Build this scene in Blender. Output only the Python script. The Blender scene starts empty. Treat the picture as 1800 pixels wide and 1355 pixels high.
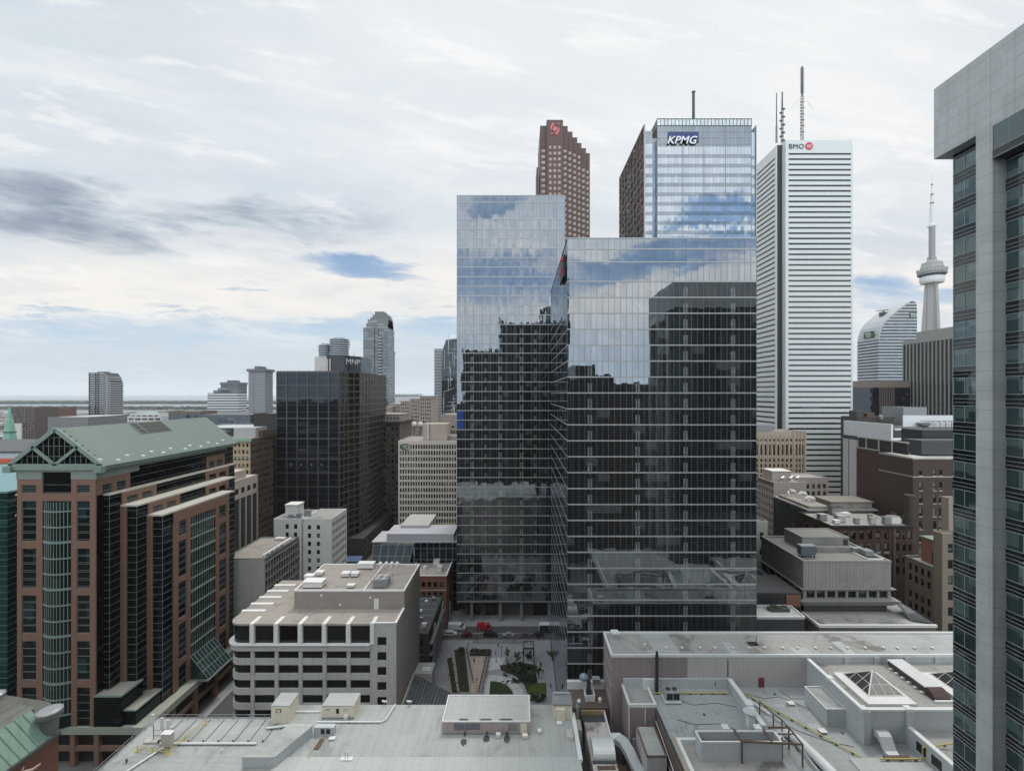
import bpy, math, random
from mathutils import Vector
R = math.radians
rnd = random.Random(7)
scene = bpy.context.scene
COL = scene.collection

# ------------------------------------------------------------------ camera
EYE = 98.0            # eye height above the street
FPX, CX, CY = 800.0, 914.0, 692.0      # focal length and vanishing point in photo pixels (1800 wide)
cam_d = bpy.data.cameras.new("camera")
cam_d.sensor_width = 36.0
cam_d.lens = 36.0 * FPX / 1800.0
cam_d.shift_x = -(CX - 900.0) / 1800.0
cam_d.shift_y = (CY - 677.5) / 1800.0
cam_d.clip_start = 0.5
cam_d.clip_end = 90000.0
cam = bpy.data.objects.new("camera", cam_d)
cam.location = (0, 0, EYE)
cam.rotation_euler = (R(90), 0, 0)
COL.objects.link(cam)
scene.camera = cam

# ------------------------------------------------------------------ view
scene.view_settings.view_transform = 'Standard'
scene.view_settings.look = 'None'
scene.view_settings.exposure = 0.08
scene.view_settings.gamma = 1.0
scene.cycles.max_bounces = 8
scene.cycles.glossy_bounces = 4
scene.cycles.diffuse_bounces = 3
scene.cycles.volume_bounces = 1
scene.cycles.transparent_max_bounces = 12
scene.cycles.caustics_reflective = False

# ------------------------------------------------------------------ node helper
class NT:
    def __init__(s, tree): s.t = tree; s.n = tree.nodes; s.l = tree.links
    def new(s, typ, **kw):
        n = s.n.new(typ)
        for k, v in kw.items(): setattr(n, k, v)
        return n
    def link(s, a, b): s.l.new(a, b)
    def put(s, sock, v):
        if isinstance(v, bpy.types.NodeSocket): s.link(v, sock)
        elif v is not None: sock.default_value = v
    def m(s, op, a, b=None, c=None, clamp=False):
        n = s.new("ShaderNodeMath", operation=op); n.use_clamp = clamp
        s.put(n.inputs[0], a)
        if b is not None: s.put(n.inputs[1], b)
        if c is not None: s.put(n.inputs[2], c)
        return n.outputs[0]
    def vm(s, op, a, b=None, sc=None):
        n = s.new("ShaderNodeVectorMath", operation=op)
        s.put(n.inputs[0], a)
        if b is not None: s.put(n.inputs[1], b)
        if sc is not None: s.put(n.inputs[3], sc)
        return n.outputs[0]
    def comb(s, x, y, z):
        n = s.new("ShaderNodeCombineXYZ")
        for i, v in enumerate((x, y, z)): s.put(n.inputs[i], v)
        return n.outputs[0]
    def sep(s, v):
        n = s.new("ShaderNodeSeparateXYZ"); s.link(v, n.inputs[0]); return n.outputs
    def noise(s, vec, scale, detail=3.0, rough=0.55, dist=0.0, out=0):
        n = s.new("ShaderNodeTexNoise"); s.link(vec, n.inputs['Vector'])
        n.inputs['Scale'].default_value = scale; n.inputs['Detail'].default_value = detail
        n.inputs['Roughness'].default_value = rough; n.inputs['Distortion'].default_value = dist
        return n.outputs[out]
    def mix(s, f, a, b, blend='MIX'):
        n = s.new("ShaderNodeMix", data_type='RGBA', blend_type=blend)
        s.put(n.inputs[0], f)
        s.put(n.inputs[6], a if isinstance(a, bpy.types.NodeSocket) else (*a, 1) if len(a) == 3 else a)
        s.put(n.inputs[7], b if isinstance(b, bpy.types.NodeSocket) else (*b, 1) if len(b) == 3 else b)
        return n.outputs[2]
    def ss(s, v, lo, hi):      # smooth step from lo to hi
        n = s.new("ShaderNodeMapRange", interpolation_type='SMOOTHSTEP')
        s.put(n.inputs[0], v); n.inputs[1].default_value = lo; n.inputs[2].default_value = hi
        return n.outputs[0]

# ------------------------------------------------------------------ sky
SUN_EL, SUN_AZ = R(66), R(18)       # sun behind thin cloud, ahead and a little to the right
world = bpy.data.worlds.new("World"); scene.world = world; world.use_nodes = True
w = NT(world.node_tree); w.n.clear()
wout = w.new("ShaderNodeOutputWorld"); bg = w.new("ShaderNodeBackground")
w.link(bg.outputs[0], wout.inputs[0])
sky = w.new("ShaderNodeTexSky", sky_type='NISHITA')
sky.sun_disc = False; sky.sun_elevation = SUN_EL; sky.sun_rotation = SUN_AZ
sky.air_density = 1.0; sky.dust_density = 1.2; sky.ozone_density = 2.0
tc = w.new("ShaderNodeTexCoord")
dirv = tc.outputs['Generated']
dx, dy, dz = w.sep(dirv)
ay = w.m('MAXIMUM', w.m('ABSOLUTE', dy), 0.12)
u0 = w.m('DIVIDE', dx, ay); v0 = w.m('DIVIDE', dz, ay)
front = w.m('GREATER_THAN', dy, 0.0); back = w.m('SUBTRACT', 1.0, front)
zc = w.m('MAXIMUM', w.m('ADD', dz, 0.10), 0.06)
pv = w.comb(w.m('DIVIDE', dx, zc), w.m('MULTIPLY', w.m('DIVIDE', dy, zc), 1.4), 3.1)
nA = w.noise(pv, 0.55, 7, 0.58, 0.6)
nB = w.noise(w.vm('ADD', pv, (7.3, 1.7, 4.0)), 1.5, 6, 0.6, 0.5)
nC = w.noise(w.vm('ADD', pv, (-3.3, 9.7, 8.0)), 0.28, 4, 0.5, 0.2)
wx = w.m('MULTIPLY', w.m('SUBTRACT', nA, 0.5), 0.55)
wy = w.m('MULTIPLY', w.m('SUBTRACT', nB, 0.5), 0.16)
wy2 = w.m('MULTIPLY', w.m('SUBTRACT', w.noise(pv, 3.5, 5, 0.6), 0.5), 0.05)
uw = w.m('ADD', u0, wx); vw = w.m('ADD', w.m('ADD', v0, wy), wy2)
def blob(px, py, rx, ry, slope=0.0, soft=0.9):
    """cloud gap or streak at one bearing of the sky, given as tangents of bearing and height"""
    cu, cv = (px - CX) / FPX, (CY - py) / FPX
    du = w.m('SUBTRACT', uw, cu); dv = w.m('SUBTRACT', w.m('SUBTRACT', vw, cv), w.m('MULTIPLY', du, -slope))
    q = w.m('ADD', w.m('POWER', w.m('DIVIDE', du, rx / FPX), 2.0), w.m('POWER', w.m('DIVIDE', dv, ry / FPX), 2.0))
    return w.ss(q, 1.0 + soft, 1.0 - soft)
def union(lst):
    r = lst[0]
    for b in lst[1:]: r = w.m('MAXIMUM', r, b)
    return r
su = w.m('ADD', u0, w.m('MULTIPLY', v0, 1.8))
nD = w.noise(w.comb(w.m('MULTIPLY', su, 1.6), w.m('MULTIPLY', w.m('ADD', v0, w.m('MULTIPLY', u0, 0.10)), 7.0), 2.2), 1.0, 8, 0.60, 0.3)
nE = w.noise(w.comb(w.m('MULTIPLY', su, 4.2), w.m('MULTIPLY', w.m('ADD', v0, w.m('MULTIPLY', u0, 0.08)), 13.0), 5.7), 1.0, 8, 0.62, 0.25)
dark_f = union([blob(110, 372, 350, 52, 0.10), blob(440, 392, 220, 34, 0.05)])
blue_f = union([blob(660, 470, 120, 18, 0.10), blob(430, 502, 55, 6, 0.05), blob(120, 545, 80, 6, 0.02), blob(320, 542, 60, 5, 0.03),
                blob(250, 582, 900, 24, 0.0), blob(760, 572, 120, 20, 0.0), blob(1570, 518, 120, 26, -0.05)])
blue_b = union([blob(890, 492, 170, 42, -0.05), blob(890, 352, 55, 9, -0.12), blob(1160, 466, 260, 22, -0.14),
                blob(1280, 436, 140, 16, -0.10), blob(1330, 372, 110, 20, -0.25), blob(600, 450, 220, 30, 0.0)])
gap = w.m('ADD', w.m('MULTIPLY', blue_f, front), w.m('MULTIPLY', blue_b, back), clamp=True)
drk = w.m('MULTIPLY', dark_f, front)
# cloud colour: pale, a little grey where thick, warm and bright low down
cl = w.mix(w.ss(nA, 0.30, 0.72), (0.60, 0.68, 0.74), (0.86, 0.87, 0.885))
cl = w.mix(w.m('MULTIPLY', w.ss(nC, 0.62, 0.40), 0.45), cl, (0.66, 0.74, 0.80))
low = w.m('MULTIPLY', w.ss(v0, 0.12, 0.20), w.ss(v0, 0.38, 0.24))
cl = w.mix(w.m('MULTIPLY', low, 0.80), cl, (0.97, 0.91, 0.84))
cl = w.mix(w.m('MULTIPLY', w.ss(nB, 0.55, 0.38), 0.30), cl, (0.58, 0.64, 0.72))
cl = w.mix(w.m('MULTIPLY', w.ss(nD, 0.54, 0.34), 0.34), cl, (0.56, 0.64, 0.73))
cl = w.mix(w.m('MULTIPLY', w.ss(nD, 0.56, 0.70), 0.35), cl, (0.93, 0.925, 0.92))
drk = w.m('MULTIPLY', drk, w.m('MULTIPLY', w.ss(nD, 0.74, 0.44), w.m('ADD', 0.25, w.m('MULTIPLY', w.ss(nE, 0.62, 0.40), 0.75))))
cl = w.mix(w.m('MULTIPLY', w.ss(nE, 0.52, 0.34), 0.20), cl, (0.58, 0.65, 0.73))
cl = w.mix(w.m('MULTIPLY', w.ss(nE, 0.53, 0.66), 0.50), cl, (0.97, 0.96, 0.95))
cl = w.mix(w.m('MULTIPLY', drk, 1.0), cl, (0.27, 0.33, 0.42))
skyc = w.vm('SCALE', sky.outputs[0], sc=0.10)
blue = w.mix(0.62, skyc, (0.15, 0.33, 0.62))
blue = w.mix(w.ss(v0, 0.30, 0.10), blue, (0.47, 0.63, 0.78))
gap = w.m('MULTIPLY', gap, w.m('SUBTRACT', 1.0, w.m('MULTIPLY', w.ss(nD, 0.50, 0.66), w.m('ADD', 0.55, w.m('MULTIPLY', front, 0.25)))))
gap = w.m('MULTIPLY', gap, w.m('MAXIMUM', w.m('MULTIPLY', back, 0.95), w.m('ADD', 0.35, w.m('MULTIPLY', w.ss(nE, 0.62, 0.40), 0.65))))
col = w.mix(w.m('MULTIPLY', gap, 0.90), cl, blue)
pale = w.mix(w.m('MULTIPLY', w.ss(nB, 0.4, 0.7), 0.5), (0.57, 0.66, 0.74), (0.68, 0.72, 0.76))
col = w.mix(w.ss(v0, 0.135, 0.07), col, pale)
# the low sun behind the cloud sheet lifts the sky around it a little
sdir = Vector((math.sin(SUN_AZ) * math.cos(SUN_EL), math.cos(SUN_AZ) * math.cos(SUN_EL), math.sin(SUN_EL)))
dt = w.new("ShaderNodeVectorMath", operation='DOT_PRODUCT'); w.link(dirv, dt.inputs[0]); dt.inputs[1].default_value = sdir
col = w.mix(w.m('MULTIPLY', w.ss(dt.outputs['Value'], 0.55, 1.0), 0.55), col, (0.98, 0.98, 0.97))
# clouds in the north face the sun and are brighter than the back-lit ones ahead
col = w.vm('SCALE', col, sc=w.m('ADD', 1.0, w.m('MULTIPLY', w.ss(dy, 0.15, -0.45), 1.20)))
w.link(col, bg.inputs[0]); bg.inputs[1].default_value = 0.98

sun_d = bpy.data.lights.new("sun", 'SUN'); sun_d.energy = 1.5; sun_d.angle = R(12); sun_d.color = (1.0, 0.96, 0.90)
sun = bpy.data.objects.new("sun", sun_d)
sun.rotation_euler = (-sdir).to_track_quat('-Z', 'Y').to_euler()
sun.location = (0, 0, 400)
COL.objects.link(sun)

# ------------------------------------------------------------------ materials
def new_mat(name):
    m = bpy.data.materials.new(name); m.use_nodes = True
    t = NT(m.node_tree); t.n.clear()
    o = t.new("ShaderNodeOutputMaterial")
    return m, t, o
def paint(name, col, rough=0.7, var=0.18, scale=0.35, stain=0.0, stain_col=None, bump=0.0, metal=0.0,
          rain=0.0, joints=None, joint_dark=0.55, ribs=None, fine=0.10, spec=0.5, seams=None, cell=0.0):
    """weathered opaque surface. joints=(step along the wall, step up, line width); ribs=(step, depth)"""
    m, t, o = new_mat(name)
    b = t.new("ShaderNodeBsdfPrincipled"); t.link(b.outputs[0], o.inputs[0])
    g = t.new("ShaderNodeNewGeometry"); P = g.outputs['Position']
    n1 = t.noise(P, scale, 5, 0.6, 0.3); n2 = t.noise(P, scale * 9, 4, 0.6)
    c = t.mix(n1, [x * (1 - var) for x in col], [min(1, x * (1 + var)) for x in col])
    if fine: c = t.mix(t.m('MULTIPLY', t.ss(n2, 0.62, 0.40), fine * 2.2), c, [x * 0.6 for x in col])
    if stain:
        sc_ = stain_col or [x * 0.35 for x in col]
        s1 = t.noise(t.vm('ADD', P, (31, 17, 5)), scale * 0.45, 6, 0.68, 0.8)
        c = t.mix(t.m('MULTIPLY', t.ss(s1, 0.52, 0.66), stain), c, sc_)
    x, y, z = t.sep(P)
    q = t.m('ADD', x, y)
    if rain:
        rv = t.comb(t.m('MULTIPLY', q, 1.6), t.m('MULTIPLY', z, 0.07), 0.0)
        c = t.mix(t.m('MULTIPLY', t.ss(t.noise(rv, 1.0, 4, 0.6), 0.5, 0.72), rain), c, [v * 0.45 for v in col])
    if joints:
        du, dz_, lw = joints
        def line(val, step):
            f = t.m('ABSOLUTE', t.m('SUBTRACT', t.m('FRACT', t.m('DIVIDE', val, step)), 0.5))
            return t.m('GREATER_THAN', f, 0.5 - lw / step * 0.5)
        j = line(q, du) if du else None
        if dz_:
            jz = line(z, dz_); j = jz if j is None else t.m('MAXIMUM', j, jz)
        c = t.mix(t.m('MULTIPLY', j, joint_dark), c, [v * 0.3 for v in col])
    if cell and joints:
        wn = t.new("ShaderNodeTexWhiteNoise", noise_dimensions='2D')
        t.link(t.comb(t.m('FLOOR', t.m('ADD', t.m('DIVIDE', q, joints[0] or 3.0), 0.5)), t.m('FLOOR', t.m('ADD', t.m('DIVIDE', z, joints[1] or 3.0), 0.5)), 0), wn.inputs['Vector'])
        k = t.m('ADD', 1.0 - cell, t.m('MULTIPLY', wn.outputs['Value'], 2 * cell)); c = t.vm('SCALE', c, sc=k)
    if seams:       # welded laps of a roof sheet: (step in x, step in y, width, darkness)
        sx, sy, lw, dk = seams
        wob = t.m('MULTIPLY', t.noise(P, 0.4, 2), 0.12)
        def lap(val, step):
            f = t.m('ABSOLUTE', t.m('SUBTRACT', t.m('FRACT', t.m('DIVIDE', t.m('ADD', val, wob), step)), 0.5))
            return t.ss(f, 0.5 - lw / step, 0.5 - lw / step * 0.35)
        j = None
        for val, st in ((x, sx), (y, sy)):
            if st: l = lap(val, st); j = l if j is None else t.m('MAXIMUM', j, l)
        wn = t.new("ShaderNodeTexWhiteNoise", noise_dimensions='2D')
        t.link(t.comb(t.m('FLOOR', t.m('ADD', t.m('DIVIDE', x, sx or 90.0), 0.5)), t.m('FLOOR', t.m('ADD', t.m('DIVIDE', y, sy or 90.0), 0.5)), 0), wn.inputs['Vector'])
        c = t.vm('SCALE', c, sc=t.m('ADD', 0.95, t.m('MULTIPLY', wn.outputs['Value'], 0.10)))
        c = t.mix(t.m('MULTIPLY', j, dk), c, [v * 0.4 for v in col])
    t.link(c, b.inputs['Base Color'])
    b.inputs['Roughness'].default_value = rough; b.inputs['Metallic'].default_value = metal
    b.inputs['Specular IOR Level'].default_value = spec
    h = None
    if ribs:
        h = t.m('SINE', t.m('MULTIPLY', q, 6.2832 / ribs[0])); hd = ribs[1]
    elif bump:
        h = n2; hd = bump
    if h is not None:
        bp = t.new("ShaderNodeBump"); bp.inputs['Strength'].default_value = 1.0; bp.inputs['Distance'].default_value = hd
        t.link(h, bp.inputs['Height']); t.link(bp.outputs[0], b.inputs['Normal'])
    return m
def glass(name, body=(0.012, 0.014, 0.016), refl=(0.72, 0.79, 0.86), f0=0.55, wob=0.006, pane=(1.52, 4.09), zoff=0.0,
          light=0.12, body2=(0.10, 0.11, 0.11), ripple=0.004, rough=0.012, rip_scale=0.5):
    """coated curtain-wall glass: every pane sits at its own slight tilt, so what it mirrors breaks up"""
    m, t, o = new_mat(name)
    g = t.new("ShaderNodeNewGeometry"); P = g.outputs['Position']
    x, y, z = t.sep(P)
    iu = t.m('FLOOR', t.m('DIVIDE', t.m('ADD', x, y), pane[0])); iz = t.m('FLOOR', t.m('DIVIDE', t.m('SUBTRACT', z, zoff), pane[1]))
    wn = t.new("ShaderNodeTexWhiteNoise", noise_dimensions='2D'); t.link(t.comb(iu, iz, 0), wn.inputs['Vector'])
    off = t.vm('SCALE', t.vm('SUBTRACT', wn.outputs['Color'], (0.5, 0.5, 0.5)), sc=wob)
    rp = t.noise(P, rip_scale, 2, 0.5, 0.0, out=1)
    off2 = t.vm('SCALE', t.vm('SUBTRACT', rp, (0.5, 0.5, 0.5)), sc=ripple)
    nrm = t.vm('NORMALIZE', t.vm('ADD', g.outputs['Normal'], t.vm('ADD', off, off2)))
    gl = t.new("ShaderNodeBsdfGlossy"); gl.inputs['Roughness'].default_value = rough
    t.link(t.mix(wn.outputs['Value'], [v * 0.90 for v in refl], [min(1, v * 1.06) for v in refl]), gl.inputs['Color']); t.link(nrm, gl.inputs['Normal'])
    # what shows through: lit and dim rooms put into the colour, some with blinds half drawn
    fz = t.m('FRACT', t.m('DIVIDE', t.m('SUBTRACT', z, zoff), pane[1]))
    wn2 = t.new("ShaderNodeTexWhiteNoise", noise_dimensions='2D')
    t.link(t.comb(t.m('FLOOR', t.m('DIVIDE', iu, 2.0)), t.m('ADD', iz, 40.0), 0), wn2.inputs['Vector'])
    blind = t.m('MULTIPLY', t.m('LESS_THAN', wn2.outputs['Value'], light), t.m('GREATER_THAN', fz, 0.45))
    room = t.noise(t.vm('MULTIPLY', P, (1.1, 1.1, 1.6)), 0.8, 4, 0.65)
    bc = t.mix(t.ss(room, 0.50, 0.74), body, [v * 2.6 + 0.003 for v in body])
    bc = t.mix(t.m('MULTIPLY', t.m('GREATER_THAN', t.noise(t.vm('MULTIPLY', P, (1.0, 1.0, 1.7)), 1.9, 1, 0.5), 0.72), 0.35), bc, [v * 0.8 + 0.02 for v in body2])  # bright specks painted in for room lights and desks
    bc = t.mix(t.m('MULTIPLY', blind, 0.6), bc, body2)
    df = t.new("ShaderNodeBsdfDiffuse"); t.link(bc, df.inputs['Color'])
    lw = t.new("ShaderNodeLayerWeight"); lw.inputs['Blend'].default_value = 0.5
    fac = t.m('ADD', f0, t.m('MULTIPLY', t.m('POWER', lw.outputs['Facing'], 4.0), 0.9 - f0), clamp=True)
    mx = t.new("ShaderNodeMixShader"); t.link(fac, mx.inputs[0]); t.link(df.outputs[0], mx.inputs[1]); t.link(gl.outputs[0], mx.inputs[2])
    t.link(mx.outputs[0], o.inputs[0])
    return m
def window_glass(name, body=(0.012, 0.013, 0.014), refl=0.035, light=(0.16, 0.15, 0.13), share=0.22, tint=(0.8, 0.87, 0.92)):
    """small window panes: dark room, a share of them with a pale blind"""
    m, t, o = new_mat(name)
    oi = t.new("ShaderNodeObjectInfo"); g = t.new("ShaderNodeNewGeometry")
    wn = t.new("ShaderNodeTexWhiteNoise", noise_dimensions='3D')
    t.link(t.vm('FLOOR', t.vm('MULTIPLY', t.vm('ADD', g.outputs['Position'], (0.3, 0.3, 0.3)), (0.5, 0.5, 0.28))), wn.inputs['Vector'])
    tcw = t.new('ShaderNodeTexCoord'); gz = t.sep(tcw.outputs['Generated'])[2]
    cs = t.sep(wn.outputs['Color'])
    f = t.m('MULTIPLY', t.m('LESS_THAN', wn.outputs['Value'], min(0.95, share * 1.6)), 0.8)
    f = t.m('MULTIPLY', f, t.m('GREATER_THAN', gz, t.m('MULTIPLY', cs[1], 0.85)))
    c = t.mix(f, body, light)
    b = t.new("ShaderNodeBsdfPrincipled"); t.link(c, b.inputs['Base Color'])
    b.inputs['Roughness'].default_value = 0.04; b.inputs['Specular IOR Level'].default_value = 0.22
    gl = t.new("ShaderNodeBsdfGlossy"); gl.inputs['Roughness'].default_value = 0.03; gl.inputs['Color'].default_value = (*tint, 1)
    off = t.vm('SCALE', t.vm('SUBTRACT', wn.outputs['Color'], (0.5, 0.5, 0.5)), sc=0.02)
    t.link(t.vm('NORMALIZE', t.vm('ADD', g.outputs['Normal'], off)), gl.inputs['Normal'])
    mx = t.new("ShaderNodeMixShader"); mx.inputs[0].default_value = refl * 0.7
    t.link(b.outputs[0], mx.inputs[1]); t.link(gl.outputs[0], mx.inputs[2]); t.link(mx.outputs[0], o.inputs[0])
    return m
M = {}
M['white'] = paint('white_paint', (0.72, 0.72, 0.70), 0.55, 0.08, 0.5, rain=0.12)
M['black'] = paint('black_metal', (0.02, 0.02, 0.022), 0.45, 0.2, 1.0)
M['dark'] = paint('dark_metal', (0.055, 0.058, 0.062), 0.5, 0.2, 0.8)
M['steel'] = paint('grey_steel', (0.30, 0.31, 0.32), 0.45, 0.12, 0.8, metal=0.3)
M['silver'] = paint('silver_metal', (0.55, 0.56, 0.57), 0.35, 0.1, 0.8, metal=0.6)
M['yellow'] = paint('yellow_paint', (0.50, 0.405, 0.13), 0.5, 0.15, 2.0)
M['rust'] = paint('rusty_steel', (0.12, 0.075, 0.05), 0.7, 0.35, 1.5)
M['roofgrey'] = paint('grey_roof_membrane', (0.39, 0.40, 0.385), 0.85, 0.07, 0.12, stain=0.5, stain_col=(0.22, 0.215, 0.20), bump=0.01, fine=0.06, seams=(0, 2.1, .12, .22))
M['roofpale'] = paint('pale_roof_membrane', (0.43, 0.45, 0.435), 0.85, 0.05, 0.15, stain=0.35, stain_col=(0.34, 0.34, 0.33), bump=0.01, fine=0.05, seams=(3.0, 0, .12, .18))
M['roofdark'] = paint('stained_gravel_roof', (0.34, 0.33, 0.31), 0.9, 0.15, 0.25, stain=0.8, stain_col=(0.11, 0.105, 0.095), bump=0.03)
M['gravel'] = paint('brown_gravel_roof', (0.33, 0.295, 0.26), 0.9, 0.14, 0.3, stain=0.6, stain_col=(0.18, 0.16, 0.145), bump=0.03)
M['asphalt'] = paint('asphalt', (0.085, 0.085, 0.088), 0.85, 0.25, 0.2, stain=0.3)
M['paving'] = paint('grey_paving', (0.36, 0.36, 0.375), 0.8, 0.12, 0.15, seams=(1.5, 1.5, .08, .3), stain=0.45, stain_col=(0.21, 0.21, 0.22))
# ------------------------------------------------------------------ geometry helpers
W = {}                                     # world position of every thing and part
def X(px, Y): return (px - CX) * Y / FPX
def Z(py, Y): return EYE - (py - CY) * Y / FPX
def tag(o, label=None, cat=None, group=None, kind=None):
    if label: o['label'] = label
    if cat: o['category'] = cat
    if group: o['group'] = group
    if kind: o['kind'] = kind
    return o
def thing(name, label, cat, loc, group=None):
    o = bpy.data.objects.new(name, None); o.empty_display_size = 1.0
    o.location = loc; COL.objects.link(o); W[o.name] = Vector(loc)
    return tag(o, label, cat, group)
class MB:
    def __init__(s): s.v = []; s.f = []; s.mi = []; s.cur = 0
    def add(s, vs, fs):
        n = len(s.v); s.v += [tuple(p) for p in vs]
        for f in fs: s.f.append(tuple(i + n for i in f)); s.mi.append(s.cur)
        return s
    def quad(s, a, b, c, d): return s.add((a, b, c, d), ((0, 1, 2, 3),))
    def box(s, x0, x1, y0, y1, z0, z1):
        if x0 > x1: x0, x1 = x1, x0
        if y0 > y1: y0, y1 = y1, y0
        if z0 > z1: z0, z1 = z1, z0
        return s.add(((x0,y0,z0),(x1,y0,z0),(x1,y1,z0),(x0,y1,z0),(x0,y0,z1),(x1,y0,z1),(x1,y1,z1),(x0,y1,z1)),
                     ((0,3,2,1),(4,5,6,7),(0,1,5,4),(1,2,6,5),(2,3,7,6),(3,0,4,7)))
    def prism(s, poly, z0, z1):
        n = len(poly)
        vs = [(x, y, z0) for x, y in poly] + [(x, y, z1) for x, y in poly]
        return s.add(vs, [tuple(range(n))[::-1], tuple(range(n, 2 * n))] + [(i, (i + 1) % n, (i + 1) % n + n, i + n) for i in range(n)])
    def extr(s, pts, d):
        n = len(pts); d = Vector(d)
        vs = [tuple(p) for p in pts] + [tuple(Vector(p) + d) for p in pts]
        return s.add(vs, [tuple(range(n)), tuple(range(n, 2 * n))[::-1]] + [(i, i + n, (i + 1) % n + n, (i + 1) % n) for i in range(n)])
    def lathe(s, x, y, prof, n=16, cap=True):
        vs = []; fs = []
        for r, z in prof:
            for k in range(n):
                a = 2 * math.pi * k / n; vs.append((x + r * math.cos(a), y + r * math.sin(a), z))
        for i in range(len(prof) - 1):
            for k in range(n):
                fs.append((i * n + k, i * n + (k + 1) % n, (i + 1) * n + (k + 1) % n, (i + 1) * n + k))
        if cap:
            fs.append(tuple(range(n))[::-1]); fs.append(tuple(range((len(prof) - 1) * n, len(prof) * n)))
        return s.add(vs, fs)
    def cyl(s, x, y, z0, z1, r, r1=None, n=10): return s.lathe(x, y, [(r, z0), (r if r1 is None else r1, z1)], n)
    def tube(s, path, r, n=8):
        path = [Vector(p) for p in path]; vs = []; fs = []
        for i, p in enumerate(path):
            d = (path[min(i + 1, len(path) - 1)] - path[max(i - 1, 0)]).normalized()
            a = d.orthogonal() if abs(d.z) > 0.95 else d.cross(Vector((0, 0, 1)))
            a.normalize(); b = d.cross(a).normalized()
            rr = r[i] if isinstance(r, (list, tuple)) else r
            for k in range(n):
                t = 2 * math.pi * k / n; vs.append(p + a * (rr * math.cos(t)) + b * (rr * math.sin(t)))
        for i in range(len(path) - 1):
            for k in range(n):
                fs.append((i * n + k, i * n + (k + 1) % n, (i + 1) * n + (k + 1) % n, (i + 1) * n + k))
        fs.append(tuple(range(n))[::-1]); fs.append(tuple(range((len(path) - 1) * n, len(path) * n)))
        return s.add(vs, fs)
    def bar(s, a, b, r): return s.tube([a, b], r, 6)
    def build(s, name, mat, parent=None, label=None, cat=None, group=None, kind=None, origin=None, smooth=False):
        if not s.v: return None
        if parent is not None: base = W[parent.name]
        elif origin is not None: base = Vector(origin)
        else:
            xs = [p[0] for p in s.v]; ys = [p[1] for p in s.v]; zs = [p[2] for p in s.v]
            base = Vector(((min(xs) + max(xs)) / 2, (min(ys) + max(ys)) / 2, min(zs)))
        me = bpy.data.meshes.new(name)
        bx, by, bz = base
        me.from_pydata([(p[0] - bx, p[1] - by, p[2] - bz) for p in s.v], [], s.f)
        for mm in (mat if isinstance(mat, (list, tuple)) else [mat]): me.materials.append(mm)
        if any(s.mi): me.polygons.foreach_set('material_index', s.mi)
        if smooth: me.polygons.foreach_set('use_smooth', [True] * len(s.f))
        me.update()
        o = bpy.data.objects.new(name, me)
        if parent is not None: o.parent = parent
        else: o.location = base
        COL.objects.link(o); W[o.name] = base.copy()
        return tag(o, label, cat, group, kind)
def rim(mb, x0, x1, y0, y1, z0, z1, t=0.35, e=0.05):
    """parapet round a flat roof, overhanging the wall by e"""
    mb.box(x0 - e, x1 + e, y0 - e, y0 + t, z0, z1); mb.box(x0 - e, x1 + e, y1 - t, y1 + e, z0, z1)
    mb.box(x0 - e, x0 + t, y0 + t, y1 - t, z0, z1); mb.box(x1 - t, x1 + e, y0 + t, y1 - t, z0, z1)
class Face:
    """a wall plane: origin, direction along the wall, outward direction"""
    def __init__(s, ox, oy, u, n): s.o = Vector((ox, oy, 0)); s.u = Vector((*u, 0)); s.n = Vector((*n, 0))
    def p(s, u, z, d=0.0): return s.o + s.u * u + s.n * d + Vector((0, 0, z))
    def quad(s, mb, u0, u1, z0, z1, d=0.0): mb.quad(s.p(u0, z0, d), s.p(u1, z0, d), s.p(u1, z1, d), s.p(u0, z1, d))
    def box(s, mb, u0, u1, z0, z1, d0, d1):
        a = [s.p(u0, z0, d0), s.p(u1, z0, d0), s.p(u1, z0, d1), s.p(u0, z0, d1), s.p(u0, z1, d0), s.p(u1, z1, d0), s.p(u1, z1, d1), s.p(u0, z1, d1)]
        mb.add(a, ((0,3,2,1),(4,5,6,7),(0,1,5,4),(1,2,6,5),(2,3,7,6),(3,0,4,7)))
def f_front(x0, y): return Face(x0, y, (1, 0), (0, -1))
def f_right(x, y0): return Face(x, y0, (0, 1), (1, 0))       # faces +X, seen left of the view axis
def f_left(x, y1): return Face(x, y1, (0, -1), (-1, 0))      # faces -X, seen right of the view axis
def punched(fc, mb, Wd, z0, z1, cols, rows, depth, wins, skip=None):
    """wall with real openings and reveals; window rectangles are collected in wins"""
    rows = sorted(rows); cols = sorted(cols); z = z0
    for (a, b) in rows:
        if a > z: fc.quad(mb, 0, Wd, z, a)
        u = 0.0
        for (c, d) in cols:
            if skip and skip(c, a):
                continue
            if c > u: fc.quad(mb, u, c, a, b)
            mb.quad(fc.p(c, a), fc.p(c, a, -depth), fc.p(c, b, -depth), fc.p(c, b))
            mb.quad(fc.p(d, a), fc.p(d, b), fc.p(d, b, -depth), fc.p(d, a, -depth))
            mb.quad(fc.p(c, a), fc.p(d, a), fc.p(d, a, -depth), fc.p(c, a, -depth))
            mb.quad(fc.p(c, b), fc.p(c, b, -depth), fc.p(d, b, -depth), fc.p(d, b))
            wins.append((fc, c, d, a, b, -depth)); u = d
        if u < Wd: fc.quad(mb, u, Wd, a, b)
        z = b
    if z < z1: fc.quad(mb, 0, Wd, z, z1)
_wm = {}
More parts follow.
